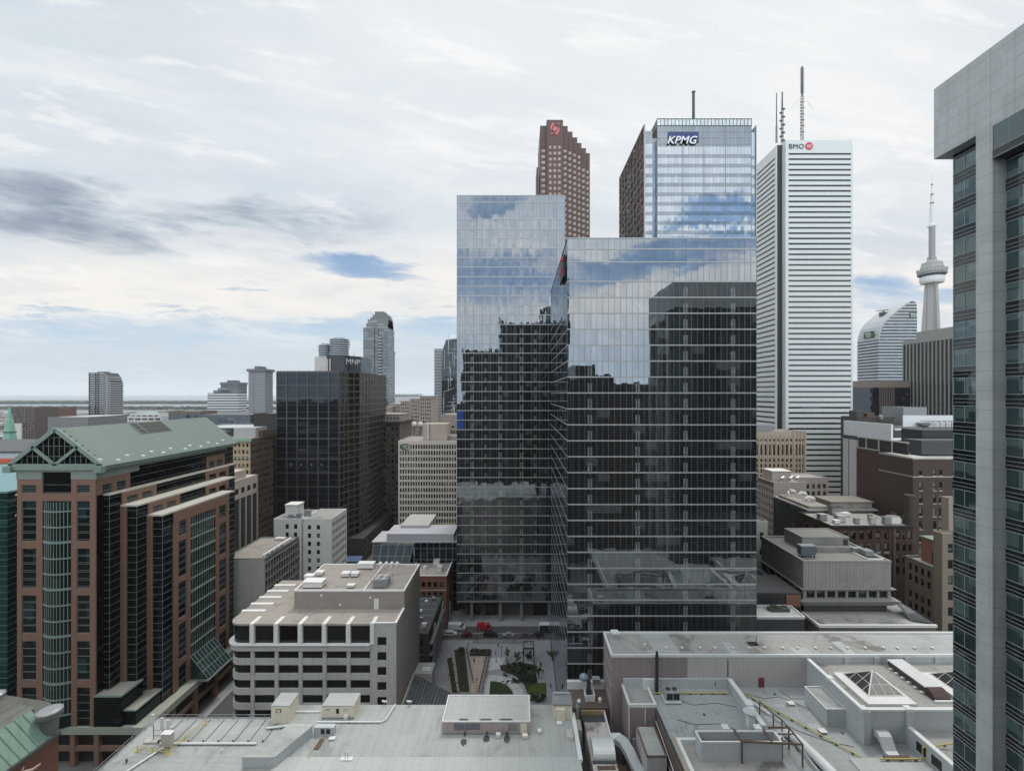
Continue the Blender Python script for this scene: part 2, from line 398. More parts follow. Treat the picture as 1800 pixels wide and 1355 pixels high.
def add_windows(parent, wins, mat, name='window', limit=100, frame=None, fw=0.07, mull=1, bars=0):
    """each window a child of its building; those past the limit become one stuff part"""
    if not wins: return
    base = W[parent.name]; eye = Vector((0, 0, EYE))
    def apparent(wn):
        c = wn[0].p((wn[1] + wn[2]) / 2, (wn[3] + wn[4]) / 2); d = c - eye
        return -abs((wn[2] - wn[1]) * (wn[4] - wn[3]) * d.dot(wn[0].n)) / d.length ** 3
    wins = sorted(wins, key=apparent)
    def geo(mb, fc, w_, h_, o):
        ex = 0.0
        mb.cur = 0; mb.quad(o, o + fc.u * w_, o + fc.u * w_ + Vector((0, 0, h_)), o + Vector((0, 0, h_)))
        if frame:
            mb.cur = 1
            def bx(u0, u1, z0, z1):
                a = []
                for zz in (z0, z1):
                    for uu, dd in ((u0, 0.0), (u1, 0.0), (u1, 0.06), (u0, 0.06)): a.append(o + fc.u * uu + fc.n * dd + Vector((0, 0, zz)))
                mb.add(a, ((0,3,2,1),(4,5,6,7),(0,1,5,4),(1,2,6,5),(2,3,7,6),(3,0,4,7)))
            bx(0, fw, 0, h_); bx(w_ - fw, w_, 0, h_); bx(fw, w_ - fw, 0, fw); bx(fw, w_ - fw, h_ - fw, h_)
            for k in range(1, mull + 1): bx(w_ * k / (mull + 1) - fw / 2, w_ * k / (mull + 1) + fw / 2, fw, h_ - fw)
            for k in range(1, bars + 1): bx(fw, w_ - fw, h_ * k / (bars + 1) - fw / 2, h_ * k / (bars + 1) + fw / 2)
            mb.cur = 0
    mats = [mat, frame] if frame else [mat]
    for (fc, a, b, c, d, dep) in wins[:limit]:
        key = (name, mat.name, tuple(fc.u), tuple(fc.n), round(b - a, 2), round(d - c, 2), mull, bars, frame.name if frame else '')
        me = _wm.get(key)
        if me is None:
            mb = MB(); geo(mb, fc, b - a, d - c, Vector((0, 0, 0)))
            me = bpy.data.meshes.new(name); me.from_pydata(mb.v, [], mb.f)
            for mm in mats: me.materials.append(mm)
            if any(mb.mi): me.polygons.foreach_set('material_index', mb.mi)
            me.update(); _wm[key] = me
        o = bpy.data.objects.new(name, me); o.parent = parent
        o.location = fc.p(a, c, dep) - base
        COL.objects.link(o); W[o.name] = fc.p(a, c, dep)
    rest = wins[limit:]
    if rest:
        mb = MB()
        for (fc, a, b, c, d, dep) in rest: geo(mb, fc, b - a, d - c, fc.p(a, c, dep))
        mb.build(name, mats, parent, kind='stuff')
def grid(n, w_, m0, m1, frac):
    """n equal openings between margins, each taking frac of its bay"""
    s = (w_ - m0 - m1) / n
    return [(m0 + s * i + s * (1 - frac) / 2, m0 + s * (i + 1) - s * (1 - frac) / 2) for i in range(n)]
def floors(z0, n, step, a, b): return [(z0 + step * i + a, z0 + step * i + b) for i in range(n)]
def text(name, body, size, mat, parent, pos, rot, extrude=0.08, shear=0.0, offset=0.0, space=1.0, align='LEFT'):
    c = bpy.data.curves.new(name, 'FONT'); c.body = body; c.size = size; c.extrude = extrude; c.shear = shear
    c.offset = offset; c.space_character = space; c.align_x = align; c.resolution_u = 3
    c.materials.append(mat)
    tmp = bpy.data.objects.new(name + '_curve', c); COL.objects.link(tmp)
    me = bpy.data.meshes.new_from_object(tmp.evaluated_get(bpy.context.evaluated_depsgraph_get()))
    bpy.data.objects.remove(tmp); me.materials.clear(); me.materials.append(mat)
    o = bpy.data.objects.new(name, me); o.parent = parent
    o.location = Vector(pos) - W[parent.name]; o.rotation_euler = rot; COL.objects.link(o); W[o.name] = Vector(pos)
    return o
ROT_F = (R(90), 0, 0); ROT_R = (R(90), 0, R(90)); ROT_L = (R(90), 0, R(-90))
def copy_tree(o, loc, label=None):
    def cp(src, par):
        c = src.copy(); COL.objects.link(c)
        if par is not None: c.parent = par
        for ch in list(src.children): cp(ch, c)
        return c
    c = cp(o, None); c.location = loc; W[c.name] = Vector(loc)
    if label: c['label'] = label
    return c

# ------------------------------------------------------------------ the setting
def setting():
    M['land'] = paint('city_ground', (0.13, 0.13, 0.125), 0.9, 0.3, 0.01, stain=0.5, stain_col=(0.06, 0.075, 0.05), fine=0.15)
    mb = MB(); mb.quad((-5200, -400, 0), (5200, -400, 0), (5200, 2350, 0), (-5200, 2350, 0))
    mb.build('ground', M['land'], kind='structure')
    m, t, o = new_mat('lake_water')
    b = t.new("ShaderNodeBsdfPrincipled"); b.inputs['Base Color'].default_value = (0.10, 0.16, 0.19, 1); b.inputs['Roughness'].default_value = 0.25
    g = t.new("ShaderNodeNewGeometry"); bp = t.new("ShaderNodeBump"); bp.inputs['Distance'].default_value = 0.5
    t.link(t.noise(g.outputs['Position'], 0.03, 4, 0.6), bp.inputs['Height']); t.link(bp.outputs[0], b.inputs['Normal']); t.link(b.outputs[0], o.inputs[0])
    M['lake'] = m
    mb = MB(); mb.quad((-45000, -450, -1.2), (45000, -450, -1.2), (45000, 42000, -1.2), (-45000, 42000, -1.2))
    mb.build('lake', m, kind='structure')
    def strip(name, pts, z):
        mb = MB(); mb.prism(pts, -1.6, z); return mb.build(name, M['land'], kind='structure')
    strip('harbour_land', [(-3600, 2700), (-700, 2600), (-650, 2850), (-1500, 3050), (-3700, 3250)], 0.4)
    strip('island', [(-6200, 4500), (-1500, 4250), (-1300, 4500), (-2500, 4800), (-6300, 5000)], 0.6)
    # far woods: thousands of leaf clumps massed over the island and the harbour shore
    fol = paint('far_foliage', (0.035, 0.050, 0.035), 0.95, 0.45, 0.02, fine=0.3)
    def wood(name, n, area, hmin, hmax, rad):
        mb = MB(); q = random.Random(len(name) + n)
        for _ in range(n):
            x, y = area(q); h = q.uniform(hmin, hmax); r = q.uniform(*rad)
            for k in range(3):
                ax, ay, az = x + q.uniform(-r, r), y + q.uniform(-r, r), h * q.uniform(0.45, 0.85)
                s_ = r * q.uniform(0.5, 0.9); zb = az - h * 0.45
                ring = [(ax + s_ * math.cos(a + q.uniform(-.3, .3)), ay + s_ * math.sin(a), az + q.uniform(-2, 2)) for a in (0, 1.26, 2.5, 3.77, 5.0)]
                mb.add(ring + [(ax, ay, az + h * q.uniform(0.15, 0.3)), (ax, ay, max(0, zb))],
                       [(i, (i + 1) % 5, 5) for i in range(5)] + [((i + 1) % 5, i, 6) for i in range(5)])
        mb.build(name, fol, kind='stuff', label='dark wood on the low island across the harbour' if 'island' in name else 'trees massed along the harbour shore', cat='trees')
    wood('island_trees', 2600, lambda q: (q.uniform(-6100, -1450), 4480 + q.uniform(-120, 330)), 14, 30, (14, 26))
    wood('shore_trees', 1500, lambda q: ((lambda x: (x, 2720 + (x + 700) * -0.06 + q.uniform(0, 280)))(q.uniform(-3500, -700))), 8, 17, (9, 16))
    # streets
    def sheet(name, x0, x1, y0, y1, z, mat):
        mb = MB(); mb.box(x0, x1, y0, y1, z - 0.3, z); return mb.build(name, mat, kind='structure')
    M['line'] = paint('road_paint', (0.62, 0.62, 0.60), 0.7, 0.15, 1.0)
    for nm, a in (('cross_street', (-160, 170, 181.2, 191.6)), ('front_street', (-260, 200, 110.5, 116.0)), ('left_street', (-98, -82, 70, 700)), ('far_street', (-88.8, -75.0, 225, 700)),
                  ('avenue', (61.5, 76, 116.1, 330))):
        sheet(nm, *a, {'cross_street': 0.024, 'front_street': 0.020, 'left_street': 0.016, 'far_street': 0.012, 'avenue': 0.008}[nm], M['asphalt'])
    sheet('left_pavement', -98.0, -95.0, 119, 176, 0.16, M['paving'])
    sheet('right_pavement', -82, -79, 118, 176, 0.16, M['paving'])
    sheet('plaza_paving', -31.5, 12.0, 117.2, 180.9, 0.15, M['paving'])
    sheet('lobby_paving', -46, 19.4, 191.8, 207.0, 0.15, M['paving'])
    mb = MB(); mb.box(-45, 60, 186.25, 186.45, 0.0, 0.030); mb.box(-45, 60, 181.5, 181.62, 0.0, 0.030)
    mb.build('road_marking', M['line'], kind='structure')
setting()
# ------------------------------------------------------------------ leaves
M['leaf'] = paint('spring_leaves', (0.09, 0.12, 0.03), 0.7, 0.45, 1.2, fine=.3)
M['leafdark'] = paint('dark_leaves', (0.035, 0.055, 0.022), 0.75, 0.45, 1.0, fine=.3)
M['bark'] = paint('bark', (0.07, 0.055, 0.045), 0.9, 0.25, 2.0)
def foliage(mb, x, y, z, rx, ry, rz, n, q, size):
    """n small leaf faces spread unevenly through an ellipsoid, in clumps"""
    cl = [(q.gauss(0, .45), q.gauss(0, .45), q.gauss(0, .45)) for _ in range(max(4, n // 22))]
    for _ in range(n):
        c = q.choice(cl); a, b, d = (c[i] + q.gauss(0, .17) for i in range(3))
        p = Vector((x + rx * a, y + ry * b, z + rz * d)); s_ = size * q.uniform(.6, 1.4)
        u = Vector((q.gauss(0, 1), q.gauss(0, 1), q.gauss(0, 1))).normalized(); v = u.orthogonal().normalized(); v = (v + u.cross(v) * q.uniform(-1, 1)).normalized()
        mb.quad(p - u * s_ - v * s_ * .5, p + u * s_ - v * s_ * .4, p + u * s_ * .9 + v * s_ * .5, p - u * s_ * .8 + v * s_ * .5)
# ------------------------------------------------------------------ glass towers
M['band'] = paint('slab_edge', (0.42, 0.43, 0.43), 0.4, 0.06, 0.3, metal=0.2)
M['mull'] = paint('mullion', (0.20, 0.215, 0.225), 0.4, 0.08, 0.5, metal=0.5)
M['g_north'] = glass('front_tower_glass', pane=(1.523, 4.09), zoff=98.2 - 24 * 4.09, f0=0.27, wob=0.005, ripple=0.007, rip_scale=0.22, refl=(0.80, 0.87, 0.94))
M['g_east'] = glass('rear_tower_glass', body=(0.010, 0.011, 0.011), pane=(1.22, 4.09), zoff=9.0, f0=0.27, wob=0.010, ripple=0.008, refl=(0.79, 0.86, 0.94), light=0.10)
M['g_col'] = glass('glass_over_column', body=(0.17, 0.19, 0.19), pane=(1.523, 4.09), f0=0.22, wob=0.002, light=0.0, refl=(0.74, 0.82, 0.90))
def curtain(fc, Wd, z0, z1, pane, mw=0.07, proud=0.05, mull_mb=None, every=1):
    n = max(1, round(Wd / pane)); s = Wd / n
    for i in range(0, n + 1, every):
        u = min(max(s * i, mw / 2), Wd - mw / 2); fc.box(mull_mb, u - mw / 2, u + mw / 2, z0, z1, 0.0, proud)
def floor_bands(parent, faces, zs, h, proud, mat, name='slab_edge'):
    for z in zs:
        mb = MB()
        for fc, Wd in faces: fc.box(mb, 0.0, Wd, z - h / 2, z + h / 2, 0.0, proud)
        mb.build(name, mat, parent)
def interior_columns(parent, fc, us, zs, fh, wd=0.42, gap=0.28, share=0.62):
    for u in us:
        mb = MB()
        for z in zs:
            for k in (-1, 1):
                c = u + k * (wd + gap) / 2; fc.box(mb, c - wd / 2, c + wd / 2, z + 0.25, z + fh * share, 0.0, 0.018)
        mb.build('interior_column', M['g_col'], parent)

def front_tower():
    x0, x1, y0, y1, zt = 12.14, 60.84, 117.0, 180.5, 138.07
    t = thing('glass_tower', 'nearest blue glass tower with a red vertical sign on its left side', 'office tower', ((x0 + x1) / 2, (y0 + y1) / 2, 0))
    mb = MB(); mb.box(x0, x1, y0, y1, 0, zt - 0.3); mb.build('glass_facade', M['g_north'], t)
    ff, fl = f_front(x0, y0), f_left(x0, y1)
    mm = MB(); curtain(ff, x1 - x0, 0, zt - 0.4, 1.523, 0.075, 0.05, mm)
    mm.build('mullions', M['mull'], t)
    zs = [98.2 + 4.09 * k for k in range(-23, 7)] + [126.8, 131.8, 135.15]
    floor_bands(t, [(ff, x1 - x0)], zs, 0.32, 0.11, M['band']); floor_bands(t, [(fl, y1 - y0 - 0.12)], zs, 0.20, 0.03, M['band'], 'side_slab_edge')
    interior_columns(t, ff, [X(p, y0) - x0 for p in (1037, 1121, 1205, 1288.5)], zs[:-3], 4.09)
    mb = MB(); rim(mb, x0, x1, y0, y1, zt - 0.32, zt, 0.5, 0.12); mb.build('parapet', M['band'], t)
    mb = MB(); mb.box(x0 + 12, x1 - 12, y0 + 18, y1 - 16, zt - 0.3, zt + 1.0); mb.build('roof_plant', M['steel'], t)
    # vertical sign on the side wall
    red = paint('sign_red', (0.55, 0.035, 0.05), 0.4, 0.1, 1.0)
    z_s = Z(447, 120.5)
    s = MB(); s.box(x0 - 0.75, x0 - 0.12, 120.2, 130.5, z_s - 5.8, z_s - 0.2); so = s.build('sign_panel', M['black'], t)
    text('sign_lettering', 'Scotiabank', 2.1, red, so, (x0 - 0.80, 130.2, z_s - 3.7), ROT_L, 0.1, space=0.95)
    mb = MB(); mb.lathe(x0 - 0.8, 121.2, [(0.05, z_s - 1.9), (0.55, z_s - 1.6), (0.55, z_s - 0.8), (0.05, z_s - 0.5)], 10); mb.build('sign_emblem', red, so)
front_tower()

def rear_tower():
    x0, x1, y0, y1, zt = -27.06, 19.3, 195.0, 236.0, 183.0
    t = thing('glass_tower', 'tall blue glass tower behind the nearest glass tower, over a street lobby', 'office tower', ((x0 + x1) / 2, (y0 + y1) / 2, 0))
    mb = MB(); mb.box(x0, x1, y0, y1, 9.0, zt - 6.2)
    # glass screen wall above the roof
    rim(mb, x0, x1, y0, y1, zt - 6.2, zt - 0.25, 0.15, 0.0)
    mb.build('glass_facade', M['g_east'], t)
    ff, fr = f_front(x0, y0), f_right(x1, y0)
    mm = MB(); curtain(ff, x1 - x0, 9, zt - 0.3, 1.22, 0.07, 0.05, mm)
    curtain(ff, x1 - x0, 9, zt - 0.3, 3.66, 0.13, 0.07, mm)
    mm.build('mullions', M['mull'], t)
    zs = [9.0 + 4.09 * k for k in range(0, 41)] + [179.9]
    floor_bands(t, [(ff, x1 - x0)], zs, 0.34, 0.12, M['band'])
    interior_columns(t, ff, [X(p, y0) - x0 for p in (829.6, 879, 916.7)], zs[1:-2], 4.09, 0.5, 0.3)
    interior_columns(t, ff, [X(p, y0) - x0 for p in (853.5, 941)], zs[2:-2], 4.09, 0.3, 0.2, 0.45)
    mb = MB(); rim(mb, x0, x1, y0, y1, zt - 0.3, zt, 0.4, 0.1); mb.build('parapet', M['band'], t)
    # panes lit blue on two floors at the left corner, light painted as colour
    bl = paint('blue_lit_pane', (0.012, 0.055, 0.28), 0.25, 0.4, 0.6)
    mb = MB(); ff.box(mb, 0.15, 2.9, 86.75, 90.4, 0, 0.03); ff.box(mb, 0.15, 2.9, 82.7, 86.3, 0, 0.03); mb.build('blue_lit_pane', bl, t)
    # lobby under the tower
    st = paint('lobby_stone', (0.16, 0.14, 0.12), 0.6, 0.3, 0.2, joints=(3.1, 2.2, 0.06), joint_dark=0.4)
    mb = MB(); mb.box(x0 + 2.5, x1 - 1, y0 + 6.5, y1 - 1, 0.15, 8.7); mb.build('lobby_wall', st, t)
    mb = MB(); mb.box(x0, x1, y0, y1, 8.4, 9.0); mb.build('soffit', M['dark'], t)
    for px in (790.5, 829, 879.5, 916.5, 965):
        mb = MB(); mb.box(X(px, 196.4) - 0.55, X(px, 196.4) + 0.55, 195.9, 197.0, 0.15, 8.4); mb.build('lobby_column', M['steel'], t)
    dk = paint('lobby_opening', (0.03, 0.027, 0.025), 0.2, 0.3, 0.3)
    for a, b in ((x0 + 4.2, x0 + 9.5), (x0 + 12, x0 + 17), (x1 - 13.5, x1 - 2)):
        mb = MB(); mb.box(a, b, y0 + 6.42, y0 + 6.6, 0.2, 6.2); mb.build('lobby_door', dk, t)
rear_tower()

def finned_tower():
    Y = 195.0
    x0, x1 = X(1155, Y), X(1321, Y); xl, xr = X(1132, Y), X(1331.5, Y); y1 = 243.5
    zt = Z(222, Y); zs = Z(230, Y); zf = Z(219, Y); zc = Z(209, Y)
    t = thing('office_tower', 'banded glass tower with glass crown and blue sign with white italic letters', 'office tower', ((x0 + x1) / 2, (Y + y1) / 2, 0))
    gv = glass('banded_tower_glass', body=(0.02, 0.022, 0.024), pane=(1.5, 4.09), zoff=0, f0=0.44, wob=0.008, ripple=0.004, refl=(0.80, 0.87, 0.94), light=0.0)
    gs = glass('banded_tower_spandrel', body=(0.035, 0.04, 0.045), pane=(1.5, 4.09), f0=0.26, wob=0.006, ripple=0.003, refl=(0.74, 0.82, 0.88), light=0.0)
    mb = MB(); mb.box(x0, x1, Y, y1, 0, zt)
    mb.box(xl + 0.5, x0 - 1.9, Y + 0.3, y1, 0, zs); mb.box(x0 - 1.9, x0, Y + 5, y1 - 1, 0, zs - 0.5)
    mb.box(x1 + 0.02, xr - 0.3, Y + 1.2, y1, 0, zs); mb.build('glass_facade', gv, t)
    ff = f_front(x0, Y); f2 = f_front(xl + 0.5, Y + 0.3); f3 = f_front(x1 + 0.05, Y + 1.2)
    zk = [Z(262.8, Y) - 4.09 * k for k in range(0, 46)]
    for z in zk:      # spandrel strip under each floor
        mb = MB()
        ff.box(mb, 0, x1 - x0, z - 3.7, z - 2.1, 0, 0.03); f2.box(mb, 0, x0 - 2.4 - xl, z - 3.7, z - 2.1, 0, 0.03); f3.box(mb, 0, xr - 0.3 - x1 - 0.05, z - 3.7, z - 2.1, 0, 0.03)
        if z > 4: mb.build('spandrel', gs, t)
    mb = MB(); ff.box(mb, 0, x1 - x0, Z(258, Y), zt - 0.1, 0, 0.04); f2.box(mb, 0, x0 - 2.4 - xl, zs - 5.5, zs, 0, 0.04); mb.build('top_panel', gs, t)
    mm = MB(); curtain(ff, x1 - x0, 0, zt, 1.5, 0.05, 0.04, mm)
    for px in (1200.3, 1237.5, 1275): ff.box(mm, X(px, Y) - x0 - 0.12, X(px, Y) - x0 + 0.12, 0, zt, 0, 0.09)
    for k in range(1, 4): ff.box(mm, 0, x1 - x0, zt - k * 2.6 - 0.06, zt - k * 2.6 + 0.06, 0, 0.09)
    ff.box(mm, 0, 0.2, 0, zt, 0, 0.12); ff.box(mm, x1 - x0 - 0.2, x1 - x0, 0, zt, 0, 0.12)
    mm.build('mullions', M['mull'], t)
    # dark side wall with pale floor lines, running up into a fin
    gd = glass('side_wall_glass', body=(0.03, 0.026, 0.022), pane=(1.5, 4.09), f0=0.16, wob=0.02, refl=(0.8, 0.8, 0.78), light=0.3, body2=(0.11, 0.10, 0.09))
    mb = MB(); mb.box(xl, xl + 0.5, Y, y1, 0, zf); mb.build('side_wall', gd, t)
    fl = f_left(xl, y1)
    mm = MB()
    for z in zk: fl.box(mm, 0, y1 - Y, z - 0.22, z + 0.22, 0, 0.10)
    fl.box(mm, 0, y1 - Y, zf - 0.5, zf, 0, 0.1); curtain(fl, y1 - Y, 0, zf, 6.0, 0.35, 0.08, mm)
    mm.build('side_floor_lines', paint('side_line', (0.26, 0.25, 0.24), 0.5, 0.1, 0.4), t)
    mb = MB(); mb.box(xr - 0.3, xr, Y + 0.6, y1, 0, zf); mb.box(xl, xl + 0.5, Y - 0.4, Y, 0, zf); mb.build('side_fin', M['band'], t)
    # glass crown
    cg = glass('crown_glass', body=(0.30, 0.33, 0.33), f0=0.35, wob=0.0, light=0.0, refl=(0.85, 0.9, 0.92))
    mb = MB(); rim(mb, x0, x1, Y, y1 - 4, zt, zc, 0.12, 0.0); mb.build('crown', cg, t)
    mm = MB(); n = 26
    for i in range(n + 1): ff.box(mm, (x1 - x0) * i / n - 0.09, (x1 - x0) * i / n + 0.09, zt, zc, 0.0, 0.12)
    ff.box(mm, 0, x1 - x0, zc - 0.22, zc, 0, 0.15); ff.box(mm, 0, x1 - x0, zt, zt + 0.25, 0, 0.15); mm.build('crown_frame', M['dark'], t)
    ym = 212.0; mb = MB(); mb.cyl(X(1219, ym), ym, zt, Z(162, ym), 0.72, 0.62, 10); mb.cyl(X(1219, ym), ym, Z(162, ym), Z(160, ym), 0.95, 0.2, 10); mb.build('mast', M['dark'], t)
    # sign: four blue blocks with white letters hanging off their lower edge
    navy = paint('sign_navy', (0.02, 0.045, 0.16), 0.4, 0.1, 0.5); wl = paint('sign_white', (0.85, 0.86, 0.88), 0.4, 0.03, 0.5)
    sx0, sx1 = X(1173.5, Y), X(1228, Y); n4 = (sx1 - sx0) / 4
    s = MB()
    for k in range(4): s.box(sx0 + n4 * k + 0.06, sx0 + n4 * (k + 1) - 0.06, Y - 0.30, Y - 0.05, Z(251.5, Y), Z(232.5, Y))
    so = s.build('sign_panel', navy, t)
    text('sign_lettering', 'KPMG', 4.55, M['dark'], so, (X(1172.2, Y) + 0.2, Y - 0.42, Z(255.6, Y)), ROT_F, 0.05, 0.30, 0.05, 1.03)  # dark copy of the letters stands in for their shadow
    text('sign_lettering', 'KPMG', 4.55, wl, so, (X(1171.2, Y), Y - 0.75, Z(254.6, Y)), ROT_F, 0.2, 0.30, 0.05, 1.03)
finned_tower()

def white_tower():
    Y = 340.0; x0, x1 = X(1381, Y), X(1501, Y); xs = 194.2; ys = 344.6; zt = Z(247, Y); y1 = 396
    t = thing('office_tower', 'tall white tower with thin dark window bands and a round red emblem at the top', 'office tower', ((x0 + x1) / 2, 368, 0))
    wm = paint('white_panel', (0.66, 0.685, 0.665), 0.45, 0.05, 0.05, joints=(1.55, 1.31, 0.10), joint_dark=0.22, rain=0.10, fine=0.04)
    wins = []; wl = MB()
    zr = [277.0 - 3.944 * k for k in range(0, 68)]
    rows = [(z - 0.78, z + 0.62) for z in zr]
    xa, xb = X(1386, Y) - x0, X(1496, Y) - x0
    punched(f_front(x0, Y), wl, x1 - x0 - 1.2, 0, zt, [(xa, xb)], rows, 0.5, wins)
    punched(f_left(xs, y1), wl, y1 - ys, 0, zt - 1.4, [(1.0, y1 - ys - 2.2)], rows, 0.5, wins)
    wl.box(x0 + 2, x1 - 1.2, Y + 0.9, y1, zt - 0.5, zt - 0.2); wl.box(xs + 1, x0 + 5, ys + 0.9, y1, zt - 1.9, zt - 1.5)
    wl.quad((x0, Y, 0), (x0, ys + 1, 0), (x0, ys + 1, zt), (x0, Y, zt)); wl.quad((xs, ys, 0), (x0, ys, 0), (x0, ys, zt - 1.4), (xs, ys, zt - 1.4))
    wl.box(x1 - 1.2, x1, Y + 1.2, y1, 0, zt - 3)
    wl.build('wall', wm, t)
    add_windows(t, wins, window_glass('dark_ribbon', (0.014, 0.016, 0.016), 0.06, share=0.0), 'ribbon_window', 100)
    nb = MB(); nb.box(X(1366, ys), x0 - 0.05, ys - 0.05, ys + 0.5, 0, zt - 1.0); nb.build('corner_slot', paint('corner_slot_black', (0.022, 0.026, 0.028), 0.35, 0.3, 0.2, joints=(0, 3.94, 0.3), joint_dark=0.5), t)
    # sign
    nav = paint('sign_dark_green', (0.010, 0.045, 0.065), 0.5, 0.05, 0.5); red = paint('emblem_red', (0.55, 0.04, 0.05), 0.5, 0.05, 0.5)
    s = MB()
    ex, ez = X(1422, Y), Z(257.4, Y)
    s.extr([(ex + 2.85 * math.cos(a), Y - 0.3, ez + 2.85 * math.sin(a)) for a in [k * math.pi / 14 for k in range(28)]], (0, 0.28, 0))
    so = s.build('sign_emblem', red, t)
    b = MB()
    for k in (-1, 1):
        for i in range(8):
            a0, a1 = math.pi * i / 8, math.pi * (i + 1) / 8
            P = [(ex + k * 0.78 + r * math.cos(a), Y - 0.36, ez + 0.15 + r * math.sin(a)) for r, a in ((0.42, a0), (0.80, a0), (0.80, a1), (0.42, a1))]
            b.quad(*P)
        for s2 in (-0.61, 0.61): b.box(ex + k * 0.78 + s2 - 0.19, ex + k * 0.78 + s2 + 0.19, Y - 0.36, Y - 0.32, ez - 0.6, ez + 0.15)
    b.box(ex - 1.6, ex + 1.6, Y - 0.36, Y - 0.32, ez - 1.15, ez - 0.85)
    b.build('emblem_mark', M['white'], so)
    text('sign_lettering', 'BMO', 5.2, nav, t, (X(1385.8, Y), Y - 0.3, Z(262.0, Y)), ROT_F, 0.1, 0, 0.0, 1.08)
    # antennas
    def mast(px, top, bot, Ym, r, lat):
        mb = MB(); x = X(px, Ym); z0, z1 = Z(bot, Ym), Z(top, Ym)
        zl = z0 + (z1 - z0) * lat
        for k in range(3):
            a = k * 2.094; mb.bar((x + r * math.cos(a), Ym + r * math.sin(a), z0), (x + r * 0.8 * math.cos(a), Ym + r * 0.8 * math.sin(a), zl), 0.16)
        n = max(3, int((zl - z0) / (r * 2.0)))
        for i in range(n):
            za, zb = z0 + (zl - z0) * i / n, z0 + (zl - z0) * (i + 1) / n
            for k in range(3):
                a, b2 = k * 2.094, (k + 1) * 2.094
                mb.bar((x + r * math.cos(a), Ym + r * math.sin(a), za), (x + r * .9 * math.cos(b2), Ym + r * .9 * math.sin(b2), zb), 0.11)
        if lat < 0.99:
            mb.cyl(x, Ym, zl, z1, r * 0.62, r * 0.45, 8)
        return mb, x, z0, z1
    mb, x, z0, z1 = mast(1410, 117, 248, 362, 1.15, 0.62)
    for k in range(24): mb.box(x - 1.5, x + 1.5, 361.8, 362.2, z0 + (z1 - z0) * (0.64 + k * 0.0145), z0 + (z1 - z0) * (0.64 + k * 0.0145) + 0.25)
    for k in range(12): mb.box(x - 1.7, x + 1.9 * (k % 2), 361.8, 362.2, z0 + (z1 - z0) * (0.08 + k * 0.04), z0 + (z1 - z0) * (0.08 + k * 0.04) + 0.35)
    for dx_ in (-9, 9): mb.bar((x, 362, z0 + (z1 - z0) * 0.62), (x + dx_, 362, z0 + (z1 - z0) * 0.42), 0.06)
    mb.build('antenna_mast', M['dark'], t)
    mb, x, z0, z1 = mast(1375, 162, 253, 358, 1.0, 0.68)
    for k in range(9): mb.box(x - 1.6 * (k % 2) - .3, x + 1.7 * ((k + 1) % 2) + .3, 357.5, 358.5, z0 + k * 3.1 + 2, z0 + k * 3.1 + 3.1)
    mb.build('antenna_mast', M['dark'], t)
    mb, x, z0, z1 = mast(1365, 164, 252, 358, 0.7, 0.35); mb.build('antenna_mast', M['dark'], t)
    mb = MB(); mb.bar((X(1396, 350), 350, zt - 1), (X(1402, 350), 350, zt + 3.5), 0.5); mb.bar((X(1398, 350), 350, zt), (X(1403, 350), 350, zt + 0.4), 0.7)
    for p_, h in ((1392, 2.0), (1418, 4), (1433, 4.5), (1443, 4.0), (1493, 1.0)): mb.bar((X(p_, 350), 350, zt - 0.5), (X(p_, 350), 350, zt + h), 0.16)
    mb.build('roof_aerials', M['dark'], t)
white_tower()

